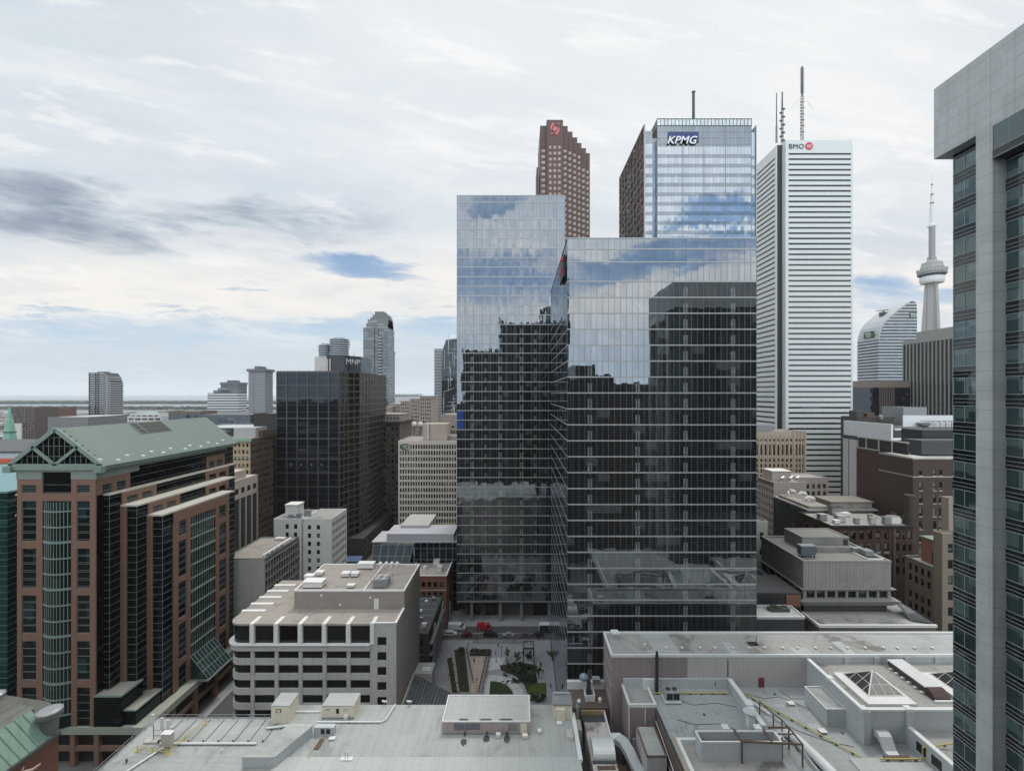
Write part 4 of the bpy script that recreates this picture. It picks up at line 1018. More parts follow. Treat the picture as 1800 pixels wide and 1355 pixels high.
    m1 = ((xe0 + xr) / 2, (zb + zr) / 2); m2 = ((xe1 + xr) / 2, (zb + zr) / 2)
    beam(m1, (xr, zb), .38, .4); beam(m2, (xr, zb), .38, .4); G.build('gable_frame', copd, t)
    G = MB()
    for i in range(1, 17):
        xx = xe0 + (xe1 - xe0) * i / 17; h = zb + (zr - zb) * (1 - abs(xx - xr) / 12.0); G.box(xx - .045, xx + .045, ya + .40, ya + .48, zb, h - .6)
    for z, hw in ((81.5, 8.7), (84.2, 5.4), (86.5, 2.6)): G.box(xr - hw, xr + hw, ya + .40, ya + .47, z - .04, z + .04)
    G.build('gable_bars', lin, t)
    # louvred well near the ridge
    sl = (zr - zb) / (xe1 - xr)
    L = MB()
    for (a, b, y_a, y_b, e, c) in ((0.4, 4.3, 141.5, 154.0, .05, 0),):
        L.quad((xr + a, y_a, zr - a * abs(sl) + e - .05), (xr + b, y_a, zr - b * abs(sl) + e - .05), (xr + b, y_b, zr - b * abs(sl) + e - .05), (xr + a, y_b, zr - a * abs(sl) + e - .05))
    L.v = [(p[0], p[1], p[2] + 0.12) for p in L.v]; well = L.build('roof_well', paint('well_dark', (0.06, 0.062, 0.055), 0.8, 0.4, 0.6, joints=(0, 0.45, 0.12), joint_dark=0.7), t)
    L = MB()
    for y in (141.5, 144.2, 154.0): L.bar((xr + .4, y, zr - .4 * abs(sl) + .15), (xr + 4.3, y, zr - 4.3 * abs(sl) + .15), .12)
    for a in (1.5, 2.8, 4.3): L.bar((xr + a, 141.5, zr - a * abs(sl) + .15), (xr + a, 154, zr - a * abs(sl) + .15), .08)
    L.build('well_frame', copd, t)
    q = random.Random(3)
    for i in range(13):
        y = 121.0 + i * 4.1 + q.uniform(-.6, .6); a = 10.6 + (i % 2) * 0.9
        mb = MB(); z = zr - a * abs(sl); mb.lathe(xr + a, y, [(.55, z - .3), (.55, z + .22), (.42, z + .34), (.1, z + .38)], 8); mb.build('roof_light', M['white'], t)
    for i in range(7):
        a = 1.2 + i * 1.6; mb = MB(); z = zr - a * abs(sl); mb.box(xr + a - .12, xr + a + .12, ya + 1.0, ya + 1.5, z, z + .3); mb.build('snow_guard', M['steel'], t)
    # podium with stepped glass corners, ledges and arcade
    P = MB(); P.box(-146, -98.3, 119.4, 175, 8.6, 10.5); P.build('podium_ledge', paint('podium_ledge', (0.33, 0.35, 0.29), 0.7, 0.1, 0.3, rain=0.1), t)
    g2 = glass('podium_glass', body=(0.015, 0.035, 0.035), pane=(1.3, 1.0), f0=0.07, wob=0.02, light=0.05, refl=(0.7, 0.85, 0.82))
    P = MB(); P.box(-112, -104.8, 119.6, 126.5, 10.5, 18.4); P.box(-112, -101.6, 120.4, 130.5, 10.5, 14.2); P.build('podium_glass', dg, t)
    P = MB(); P.box(-112, -104.6, 119.4, 126.6, 18.4, 18.8); P.box(-112, -101.4, 120.2, 130.6, 14.2, 14.5); P.build('podium_step', copd, t); P = MB(); P.box(-112, -105.0, 119.9, 126.2, 18.8, 18.83); P.box(-104.4, -101.8, 120.6, 130.2, 14.5, 14.53); P.build('step_roof', M['gravel'], t)
    P = MB(); P.box(-144, -101.5, 121.5, 174, 0.1, 8.6); P.build('arcade_wall', paint('arcade_dark', (0.035, 0.03, 0.027), 0.6, 0.4, 0.2), t)
    for i in range(7):
        pbox(t, 'arcade_column', br, -99.6, -98.5, 120 + i * 9, 121.3 + i * 9, 0.1, 8.6)
    for x in (-132, -125.6, -118.3, -112): pbox(t, 'arcade_column', br, x, x + 1.2, 119.6, 120.8, 0.1, 8.6)
    P = MB(); P.box(-99.4, -98.7, 120, 174, 4.0, 5.2); P.box(-144, -99.4, 119.8, 120.4, 4.0, 5.2); P.build('arcade_beam', br, t)
    # glass entrance gable
    E = MB(); za, zt_ = 10.6, 17.5
    E.extr([(-101.0, 139.5, za), (-95.5, 139.5, za), (-101.0, 139.5, zt_)], (0, 11, 0)); ent = E.build('entrance_canopy', g2, t)
    E = MB()
    for i in range(9): y = 139.5 + 11 * i / 8; E.bar((-95.5, y, za), (-101, y, zt_), .09)
    for k in range(4): f = k / 3.0; E.bar((-95.5 - 5.5 * f, 139.5, za + 6.9 * f), (-95.5 - 5.5 * f, 150.5, za + 6.9 * f), .1)
    E.box(-101, -95.2, 139.0, 151, za - .5, za); E.build('canopy_frame', lin, ent)
gabled_tower()

def left_edge():
    # teal block behind the gabled tower
    teal = glass('teal_glass', body=(0.010, 0.032, 0.032), pane=(1.4, 1.95), f0=0.06, wob=0.02, light=0.06, body2=(0.05, 0.1, 0.1), refl=(0.6, 0.85, 0.82))
    t = thing('teal_building', 'teal glass block with a flat teal roof at the left edge', 'building', (-190, 165, 0))
    mb = MB(); mb.box(-240, -152.0, 135, 178, 0, 68.6); mb.build('glass_wall', teal, t)
    mb = MB(); mb.box(-240, -151.7, 134.7, 187, 68.6, 69.1); mb.build('roof', paint('teal_roof', (0.15, 0.27, 0.28), 0.6, 0.06, 0.1), t)
    mb = MB()
    for k in range(34): mb.box(-152, -151.9, 135, 178, 2 + k * 1.95, 2.12 + k * 1.95); mb.box(-240, -152, 134.9, 135, 2 + k * 1.95, 2.12 + k * 1.95)
    mb.build('glazing_lines', paint('teal_line', (0.10, 0.17, 0.16), 0.5, 0.1, 0.5), t)
    t = thing('rooftop_wall', 'grey panelled rooftop block with an orange-red edge behind the teal roof', 'building', (-230, 215, 0))
    mb = MB(); mb.box(-270, -205, 190.5, 240, 0, 73.3); mb.build('wall', paint('grey_rooftop_panel', (0.42, 0.44, 0.47), 0.6, 0.06, 0.2, joints=(4.2, 0, 0.2), joint_dark=0.5), t)
    mb = MB(); mb.box(-270.5, -204.5, 190.1, 240.5, 73.3, 74.0); mb.build('parapet', M['dark'], t)
    mb = MB(); mb.box(-270, -207, 189.4, 190.3, 69.1, 70.9); mb.build('orange_edge', paint('orange_tarp', (0.55, 0.10, 0.05), 0.6, 0.2, 0.3), t)
    # copper church spire
    Y = 330.0; x = X(17, Y)
    t = thing('church', 'pale green copper church spire with tiny gables at its foot', 'church', (x, Y, 0))
    cg = paint('verdigris', (0.20, 0.40, 0.31), 0.6, 0.14, 0.4, rain=0.25)
    mb = MB(); mb.lathe(x, Y, [(5.0, Z(790, Y)), (4.0, Z(778, Y)), (3.2, Z(762, Y)), (2.0, Z(738, Y)), (1.6, Z(737, Y)), (0.2, Z(712, Y))], 8); mb.cyl(x, Y, Z(714, Y), Z(707, Y), .14, .1, 6); mb.box(x - 1.0, x + 1.0, Y - .1, Y + .1, Z(710.3, Y), Z(709.5, Y)); mb.build('spire', cg, t)
    mb = MB()
    for k in range(8):
        a = k * math.pi / 4 + .39; cx_, cy_ = x + 4.7 * math.cos(a), Y + 4.7 * math.sin(a)
        mb.lathe(cx_, cy_, [(1.0, Z(803, Y)), (1.0, Z(788, Y)), (0.1, Z(775, Y))], 4)
    mb.build('corner_gable', cg, t)
    mb = MB(); mb.box(x - 5, x + 5, Y - 5, Y + 5, 0, Z(796, Y)); mb.build('tower', paint('church_brick', (0.20, 0.16, 0.13), 0.8, 0.2, 0.4), t)
    mb = MB(); mb.lathe(x, Y, [(2.2, Z(761, Y)), (3.6, Z(760, Y)), (3.6, Z(758.6, Y)), (2.4, Z(757.5, Y))], 8); mb.lathe(x, Y, [(4.4, Z(781, Y)), (4.6, Z(780, Y)), (4.6, Z(778.4, Y))], 8); mb.build('spire_band', paint('dark_verdigris', (0.05, 0.11, 0.09), 0.6, 0.2, 0.4), t)
left_edge()

def old_building():
    # ornate brick building with a cone roof at the lower left corner
    t = thing('old_building', 'old red brick building with grey cone roof and green copper eaves', 'building', (-83, 62, 0))
    br = paint('old_red_brick', (0.15, 0.065, 0.04), 0.85, 0.3, 0.6, joints=(0, 0.35, 0.06), joint_dark=0.3, stain=0.4)
    sl = paint('grey_slate', (0.14, 0.14, 0.125), 0.75, 0.2, 0.5, joints=(0, 0.5, 0.06), joint_dark=0.35, stain=0.4)
    cg = paint('verdigris_eaves', (0.19, 0.29, 0.225), 0.6, 0.2, 0.4, rain=0.35)
    zb = 45.9
    mb = MB(); mb.box(-96, -71, 52, 70, 0, zb); mb.build('wall', br, t)
    mb = MB(); mb.box(-96, -70.7, 52, 70.2, zb - .3, zb + .1); mb.build('cornice', M['dark'], t)
    q = MB(); n = 14
    for i in range(n):
        y = 53 + 16.6 * i / n
        q.add([(-71.1, y, zb + .1), (-71.1, y + 16.6 / n - .15, zb + .1), (-74.6, y + 16.6 / n - .15, zb + 3.9), (-74.6, y, zb + 3.9)], [(0, 1, 2, 3)])
        q.tube([(-71.1, y - .06, zb + .15), (-74.6, y - .06, zb + 4.0)], 0.12, 6)
    q.build('copper_eaves', cg, t)
    q = MB(); q.quad((-74.6, 52, zb + 3.9), (-74.6, 70, zb + 3.9), (-82, 70, zb + 5.4), (-82, 52, zb + 5.4)); q.box(-96, -74.7, 69.4, 70, zb, zb + 3.6); q.build('roof', sl, t)
    q = MB(); q.lathe(-79.6, 69.0, [(6.3, zb + 1.4), (0.5, zb + 6.3)], 20); q.build('cone_roof', sl, t)
    q = MB(); q.lathe(-79.6, 69.0, [(1.1, zb + 5.7), (1.2, zb + 6.6), (0.7, zb + 6.9)], 10); q.build('cone_cap', M['steel'], t)
    q = MB(); q.lathe(-71.9, 69.6, [(0.9, zb - .6), (1.1, zb + 2.4), (1.5, zb + 3.0), (1.5, zb + 3.6)], 12); q.build('corner_turret', sl, t)
    q = MB(); q.lathe(-71.9, 69.6, [(1.6, zb + 3.6), (1.55, zb + 3.8), (1.0, zb + 4.0)], 12); q.build('turret_rim', M['steel'], t)
    q = MB()
    q.tube([(-70.9, 63.6, zb - 2.0), (-70.2, 64.1, zb - 1.2), (-69.6, 65.0, zb - 1.5), (-69.3, 65.8, zb - 1.3)], [.24, .22, .18, .1], 8)
    q.tube([(-70.2, 64.1, zb - 1.2), (-70.1, 64.3, zb - .5)], [.16, .06], 6); q.tube([(-70.9, 60.8, zb - 2.4), (-70.0, 61.4, zb - 1.9), (-69.6, 61.9, zb - 2.2)], [.22, .18, .1], 8)
    q.build('gargoyle', paint('gargoyle_stone', (0.42, 0.33, 0.27), 0.8, 0.15, 0.8), t)
old_building()
# ------------------------------------------------------------------ middle left
def banded_concrete_block():
    """pale concrete block with dark window bands, rounded left corner and cross walls on the roof"""
    x0, x1, y0, y1 = -80.4, -33.9, 125.0, 154.0
    zt = 35.0; fh = 4.1
    t = thing('concrete_block', 'pale concrete block with black window bands, rounded corner and white roof ribs', 'building', (-56, 140, 0))
    cw = paint('board_concrete', (0.46, 0.455, 0.44), 0.85, 0.10, 0.25, rain=0.32, stain=0.25, joints=(2.2, 0, 0.04), joint_dark=0.2)
    tan = paint('tan_concrete', (0.31, 0.275, 0.245), 0.85, 0.08, 0.2, rain=0.15, stain=0.2)
    blk = window_glass('black_band_glass', (0.006, 0.006, 0.007), 0.05, share=0.0)
    rC = 3.4
    # rounded corner outline (left front), inner glass and projecting spandrels
    def outline(off):
        pts = [(x1 - 7.0, y0 - off)]
        pts = []
        cx_, cy_ = x0 + rC, y0 + rC
        for i in range(9):
            a = R(180 + 90 * i / 8); pts.append((cx_ + (rC + off) * math.cos(a), cy_ + (rC + off) * math.sin(a)))
        pts += [(x1 - 7.2, y0 - off), (x1 - 7.2, y1), (x0 - off, y1)]
        return pts
    mb = MB(); mb.prism(outline(-0.4), 0, zt - 0.6); mb.build('window_band', blk, t)
    for k in range(7):       # spandrel of each floor
        z1 = zt - 5.6 - fh * k
        mb = MB(); mb.prism(outline(0.0 if k else 0.55), max(0.02, z1 - 1.75), z1); mb.build('spandrel', cw, t)
        if z1 < 3: break
    mb = MB(); mb.prism(outline(0.9), zt - 5.75, zt - 5.55); mb.build('sill_ledge', M['parwhite'], t)
    # piers along the front
    step = (X(655, y0) - X(444, y0)) / 5
    for i in range(6):
        u = X(444, y0) + step * i
        mb = MB(); mb.box(u - .5, u + .5, y0 - .12, y0 + 1.2, 0, zt - 5.5); mb.build('pier', cw, t)
        if i < 6:
            mb = MB(); mb.add([(u - .55, y0 - .55, zt - 5.5), (u + .55, y0 - .55, zt - 5.5), (u + .55, y0 - .55, zt + .1), (u - .55, y0 - .55, zt + .1),
                               (u - .55, y0 + 3.8, zt - 5.5), (u + .55, y0 + 3.8, zt - 5.5), (u + .55, y0 + 3.8, zt + .1), (u - .55, y0 + 3.8, zt + .1)],
                              ((0,1,2,3),(5,4,7,6),(1,5,6,2),(4,0,3,7),(3,2,6,7),(0,4,5,1))); mb.build('roof_rib', M['parwhite'], t)
    for i in range(5):       # ribs towards the left edge
        y = y0 + 6.5 + i * 4.4
        mb = MB(); mb.box(x0 - .2, x0 + 6.6, y, y + 1.1, zt - 5, zt + .25); mb.build('roof_rib', M['parwhite'], t)
    mb = MB(); mb.prism(outline(0.1), zt - 0.6, zt - 0.1); mb.build('roof', M['gravel'], t)
    # stair tower at the right corner with its own small windows, blank side wall
    wl = MB(); wins = []
    punched(f_front(x1 - 7.2, y0 - 0.3), wl, 7.2, 0, zt + .35, [(2.0, 4.5)], [(zt - 6.0 - fh * k, zt - 3.6 - fh * k) for k in range(7)], .4, wins)
    wl.quad((x1 - 7.2, y0 - .3, 0), (x1 - 7.2, y0 - .3, zt + .35), (x1 - 7.2, y0 + 2, zt + .35), (x1 - 7.2, y0 + 2, 0))
    wl.build('stair_wall', cw, t)
    add_windows(t, wins, blk, 'window')
    zp = 40.5; yp = 133.5; xp = -66.2
    mb = MB(); mb.quad((x1, y0 - .3, 0), (x1, y1, 0), (x1, y1, zt), (x1, y0 - .3, zt)); mb.quad((x1, yp, zt), (x1, y1, zt), (x1, y1, zp), (x1, yp, zp))
    mb.box(xp, x1 - .002, yp, y1, zt - .3, zp - .5); mb.quad((x0, y1, 0), (x1, y1, 0), (x1, y1, zt), (x0, y1, zt)); mb.build('wall', tan, t)
    mb = MB(); rim(mb, xp, x1, yp, y1, zp - .5, zp, .35, .1); mb.box(x1 - 12.2, x1 - 11.8, yp + .4, y1 - .4, zp - .5, zp)
    mb.add([(x1 - .5, y0 - .4, zt + .35), (x1 + .1, y0 - .4, zt + .35), (x1 + .1, yp, zt + .35), (x1 - .5, yp, zt + .35), (x1 - .5, y0 - .4, zt - .2), (x1 + .1, y0 - .4, zt - .2), (x1 + .1, yp, zt - .2), (x1 - .5, yp, zt - .2)],
           ((0,1,2,3),(5,4,7,6),(1,0,4,5),(2,1,5,6),(3,2,6,7),(0,3,7,4))); mb.box(x1 - 7.2, x1, y0 - .4, y0 + .1, zt + .05, zt + .36)
    mb.build('parapet', M['parwhite'], t)
    mb = MB(); mb.quad((xp + .2, yp + .2, zp - .42), (x1 - .2, yp + .2, zp - .42), (x1 - .2, y1 - .2, zp - .42), (xp + .2, y1 - .2, zp - .42)); mb.build('upper_roof', M['gravel'], t)
    mb = MB(); mb.quad((x1 - 7.3, y0 - .2, zt - .12), (x1 - .1, y0 - .2, zt - .12), (x1 - .1, yp + .2, zt - .12), (x1 - 7.3, yp + .2, zt - .12)); mb.build('stair_roof', M['gravel'], t)
    mb = MB(); mb.box(-42.8, -41.4, yp - .06, yp, zt - .1, zt + 3.0); mb.build('door', M['parwhite'], t)
    for (x, z) in ((-58.5, 38.6), (-53, 35.9), (-44.2, 38.0)): pbox(t, 'wall_vent', M['white'], x, x + .6, yp - .15, yp, z, z + .6)
    # things standing on the roof
    def unit(nm, lab, b, h, z=zp - .42, mat=M['parwhite'], cat='roof vent', legs=True):
        (xa, xb, ya, yb) = b; u = thing(nm, lab, cat, ((xa + xb) / 2, (ya + yb) / 2, z), 'units on the brown gravel roof')
        pbox(u, 'casing', mat, xa, xb, ya, yb, z + .35, z + h); pbox(u, 'base', M['dark'], xa + .15, xb - .15, ya + .15, yb - .15, z, z + .35)
        pbox(u, 'cap', mat, xa - .12, xb + .12, ya - .12, yb + .12, z + h, z + h + .12)
    unit('air_handler', 'big pale air handling unit at the front left corner of the brown roof', (-64.6, -58.9, 135.2, 138.4), 1.9, cat='air handler')
    unit('air_handler', 'small pale box beside the big unit on the brown roof', (-66.0, -63.4, 139.2, 141.0), 2.2, cat='air handler')
    unit('roof_vent', 'white roof vent nearest the front edge of the brown roof', (-51.5, -49.5, 135.4, 136.8), 0.9)
    unit('roof_vent', 'left white vent of the pair in the middle of the brown roof', (-56.4, -54.0, 143.6, 145.6), 1.2)
    unit('roof_vent', 'right white vent of the pair in the middle of the brown roof', (-53.4, -51.2, 143.6, 145.6), 1.2)
    unit('roof_vent', 'white vent at the left edge of the brown roof', (-64.9, -62.8, 144.6, 146.4), 1.2)
    unit('roof_vent', 'long pale unit at the back edge of the brown roof', (-53.6, -48.4, 150.2, 152.6), 1.8)
    for i, x in enumerate((-46.6, -44.6, -42.8, -41.0)):
        u = thing('vent_pipe', ('white cone-capped vent pipe, %s of four behind the brown gravel roof' % ('leftmost', 'second', 'third', 'rightmost')[i]), 'roof vent', (x, 152, zp - .42), 'vent pipes at the back of the brown roof')
        mb = MB(); mb.cyl(x, 152, zp - .42, zp + 1.0, .35, n=8); mb.build('pipe', M['parwhite'], u); mb = MB(); mb.lathe(x, 152, [(.7, zp + 1.0), (.1, zp + 1.6)], 8); mb.build('cap', M['parwhite'], u)
    u = thing('cooling_unit', 'silver cooling unit with round fans in the walled corner of the brown roof', 'cooling unit', (-42, 137, zp - .4))
    pbox(u, 'casing', M['steel'], -43.8, -39.6, 135.4, 139.6, zp - .2, zp + 1.9)
    for (x, y) in ((-42.7, 136.5), (-40.7, 136.5), (-42.7, 138.5), (-40.7, 138.5)):
        mb = MB(); mb.lathe(x, y, [(.85, zp + 1.9), (.85, zp + 2.25), (.3, zp + 2.2)], 14); mb.build('fan', M['silver'], u)
    mb = MB()
    for (x, y) in ((-44.2, 135), (-39.2, 135), (-44.2, 140), (-39.2, 140)): mb.bar((x, y, zp - .4), (x, y, zp + 3.0), .06)
    for z in (zp + 2.4, zp + 3.0): mb.bar((-44.2, 135, z), (-39.2, 135, z), .05); mb.bar((-44.2, 135, z), (-44.2, 140, z), .05); mb.bar((-39.2, 135, z), (-39.2, 140, z), .05)
    mb.build('guard_rail', M['steel'], u)
banded_concrete_block()

def mid_left():
    # pale blank-fronted block with a gridded side wall
    Y = 165.0; x1 = X(465, Y); y1 = 190.6; zt = Z(982, Y)
    pl = paint('pale_render', (0.47, 0.47, 0.43), 0.8, 0.06, 0.15, rain=0.15, stain=0.15); gd = paint('dark_grid_wall', (0.10, 0.10, 0.095), 0.7, 0.15, 0.4)
    t = block('office_block', 'blank pale block with dark gridded side wall and brown gravel roof', -108, x1, Y, y1, zt, pl, M['gravel'], cope=M['dark'], par=.5)
    fr = f_right(x1, Y); wd = y1 - Y; wins = []
    mb = MB(); fr.box(mb, 0, wd, 0, zt - .3, 0, .06); mb.build('side_panel', gd, t)
    gm = MB()
    for i in range(15): fr.box(gm, wd * i / 14 - .12, wd * i / 14 + .12, 0, zt - 1.2, .06, .3)
    for k in range(12): fr.box(gm, 0, wd, zt - 1.6 - 3.2 * k - .14, zt - 1.6 - 3.2 * k + .14, .06, .25)
    gm.build('side_grid', paint('grid_grey', (0.30, 0.29, 0.27), 0.7, 0.1, 0.5), t)
    for i in range(14):
        for k in range(11): wins.append((fr, wd * i / 14 + .2, wd * (i + 1) / 14 - .2, zt - 1.6 - 3.2 * (k + 1) + 1.3, zt - 1.6 - 3.2 * k - .2, .08))
    add_windows(t, wins, M['wg'], 'window', 100)
    u = thing('roof_unit', 'pale duct with small fans along the edge of the blank block roof', 'roof vent', (x1 - 1.6, 176, zt - .5))
    pbox(u, 'duct', M['parwhite'], x1 - 2.6, x1 - 1.8, Y + 3, y1 - 2, zt - .3, zt + .4)
    for k in range(4): mb = MB(); mb.lathe(x1 - 1.2, Y + 5 + k * 3.3, [(.7, zt - .5), (.7, zt + .4), (.2, zt + .8)], 10); mb.build('fan', M['steel'], u)
    u = thing('roof_unit', 'white flat box at the back of the blank block roof', 'roof vent', (-100, 188, zt - .5)); pbox(u, 'casing', M['white'], -101, -97, 187, 189, zt - .3, zt + .5); pbox(u, 'base', M['dark'], -100.5, -97.5, 187.2, 188.8, zt - .5, zt - .3)
    # white stucco building
    Y = 215.0; x1 = X(583, Y); x0 = X(533, Y); y1 = 233.8; zt = Z(912, Y)
    wh = paint('white_stucco', (0.72, 0.72, 0.69), 0.8, 0.05, 0.2, rain=0.15, stain=0.2, stain_col=(0.40, 0.40, 0.38))
    rows = floors(zt - 2.6, 9, -3.9, -2.6, 0.0)
    t = block('white_building', 'white stucco building with a grid of small windows on its side', x0, x1, Y, y1, zt, wh, M['roofdark'], front=([(2.2, 3.7), (6.4, 7.9)], [(z, z + 2.1) for z in [zt - 5.0 - 3.9 * k for k in range(8)]]),
              right=(grid(8, y1 - Y, .8, .8, .62), [(z, z + 2.2) for z in [zt - 4.3 - 3.75 * k for k in range(9)]]), par=.4)
    xl = X(480, Y); t2 = block('white_building', 'lower white stucco wing with two window columns and a rooftop hut', xl, X(529, Y), Y + .6, y1 - 1, zt - .2, wh, M['roofdark'], front=([(5.6, 7.1), (9.6, 11.1)], [(z, z + 2.2) for z in [zt - 4.8 - 3.9 * k for k in range(8)]]), par=.4)
    pbox(t2, 'roof_hut', wh, X(490, Y), X(520, Y + 4), Y + 6, Y + 12, zt - .3, zt + 5.0); pbox(t2, 'hut_roof', M['parwhite'], X(490, Y) - .3, X(520, Y + 4) + .3, Y + 5.7, Y + 12.3, zt + 5.0, zt + 5.35)
    pbox(t2, 'link_wall', M['conc'], X(529, Y), x0, Y + 1.6, y1 - 2, 0, zt - .3)
    for (a, b) in ((X(503, Y), 2.0), (X(517, Y), 2.6)): pbox(t2, 'roof_box', M['steel'], a, a + 1.6, Y + 2, Y + 3.6, zt - .5, zt - .5 + b)
    u = thing('roof_unit', 'grey fan box with pipes on the white stucco roof', 'roof vent', (X(541, Y + 6), Y + 6, zt - .4)); pbox(u, 'casing', M['steel'], X(536, Y + 6), X(545, Y + 6), Y + 5, Y + 7.4, zt - .3, zt + 2.4); pbox(u, 'hood', M['silver'], X(536, Y + 6) + .4, X(545, Y + 6) - .4, Y + 5.4, Y + 7, zt + 2.4, zt + 2.9)
    # beige building with green cornice
    Y = 235.0; x1 = X(440, Y); y1 = 257.0; zt = Z(771, Y)
    bg = paint('buff_brick', (0.38, 0.29, 0.205), 0.8, 0.12, 0.3, rain=0.15); bd = paint('brown_brick', (0.11, 0.08, 0.06), 0.85, 0.2, 0.3, rain=0.15)
    rows = [(z, z + 1.9) for z in [zt - 4.2 - 3.5 * k for k in range(20)]]
    t = block('brick_building', 'buff brick building with green copper cornice and brown side wall', X(380, Y), x1, Y, y1, zt, bg, M['roofdark'], front=(grid(8, x1 - X(380, Y), .5, .5, .55), rows), par=.5)
    fr = f_right(x1, Y); mb = MB(); fr.box(mb, 0, y1 - Y, 0, zt - .4, .01, .14); mb.build('side_wall', bd, t)
    ws = [(fr, (y1 - Y) * (i + .25) / 9, (y1 - Y) * (i + .75) / 9, a, b, .16) for i in range(9) for (a, b) in rows]; add_windows(t, ws, window_glass('brown_blind_window', (0.02, 0.018, 0.016), 0.08, (0.13, 0.11, 0.09), .5), 'window', 100)
    mb = MB(); mb.box(X(380, Y) - .8, x1 + .8, Y - .8, Y, zt - 1.3, zt + .15); mb.box(X(380, Y), x1 + .1, Y - .35, Y, zt - 10.2, zt - 9.8); mb.build('cornice', paint('cornice_green', (0.24, 0.36, 0.29), 0.6, 0.1, 0.5), t)
    mb = MB(); mb.box(X(380, Y), x1 + .1, Y - .4, Y, zt - 21, zt - 20.3); mb.build('string_course', M['conc'], t)
    pbox(t, 'penthouse', paint('grey_penthouse', (0.38, 0.38, 0.37), 0.7, 0.06, 0.3), X(411, Y + 6), X(449, Y + 6), Y + 6, Y + 17, zt - .5, Z(752, Y + 6))
    pbox(t, 'side_parapet', bd, x1 - 1, x1 + 1.2, Y + 9, y1, zt - .4, zt + 3.5)
    block('dark_building', 'black flat-topped block behind the buff brick building', X(446, 262), X(489, 262), 262, 280, Z(727, 262), paint('black_block', (0.035, 0.030, 0.026), 0.7, 0.2, 0.2, stain=.3), M['roofdark'], par=.3)
    # black glass with stone piers
    xw = -135.7; zt = 56.4
    t = thing('pier_building', 'low stone building with tall black windows between thin pale piers', 'building', (xw - 8, 225, 0))
    pst = paint('pale_stone', (0.54, 0.47, 0.40), 0.75, 0.1, 0.4, rain=0.15)
    pbox(t, 'wall', M['dark'], xw - 20, xw, 205, 235, 0, zt - 9)
    pbox(t, 'attic', pst, xw - 20, xw + .3, 205, 235, zt - 9, zt)
    for k in range(7): pbox(t, 'pier', pst, xw, xw + .5, 205 + k * 4.9, 205.6 + k * 4.9, 0, zt - 9)
    for k in range(6): pbox(t, 'attic_window', M['black'], xw + .3, xw + .36, 206.4 + k * 4.9, 208.9 + k * 4.9, zt - 6.5, zt - 4)
    pbox(t, 'stepped_top', pst, xw - 20, xw - .4, 205, 226, zt, zt + 4.2)
    mb = MB(); mb.lathe(xw - 3, 216, [(2.6, zt + 4.2), (2.2, zt + 6.0), (0.2, zt + 7.2)], 12); mb.build('roof_dome', pst, t)
mid_left()

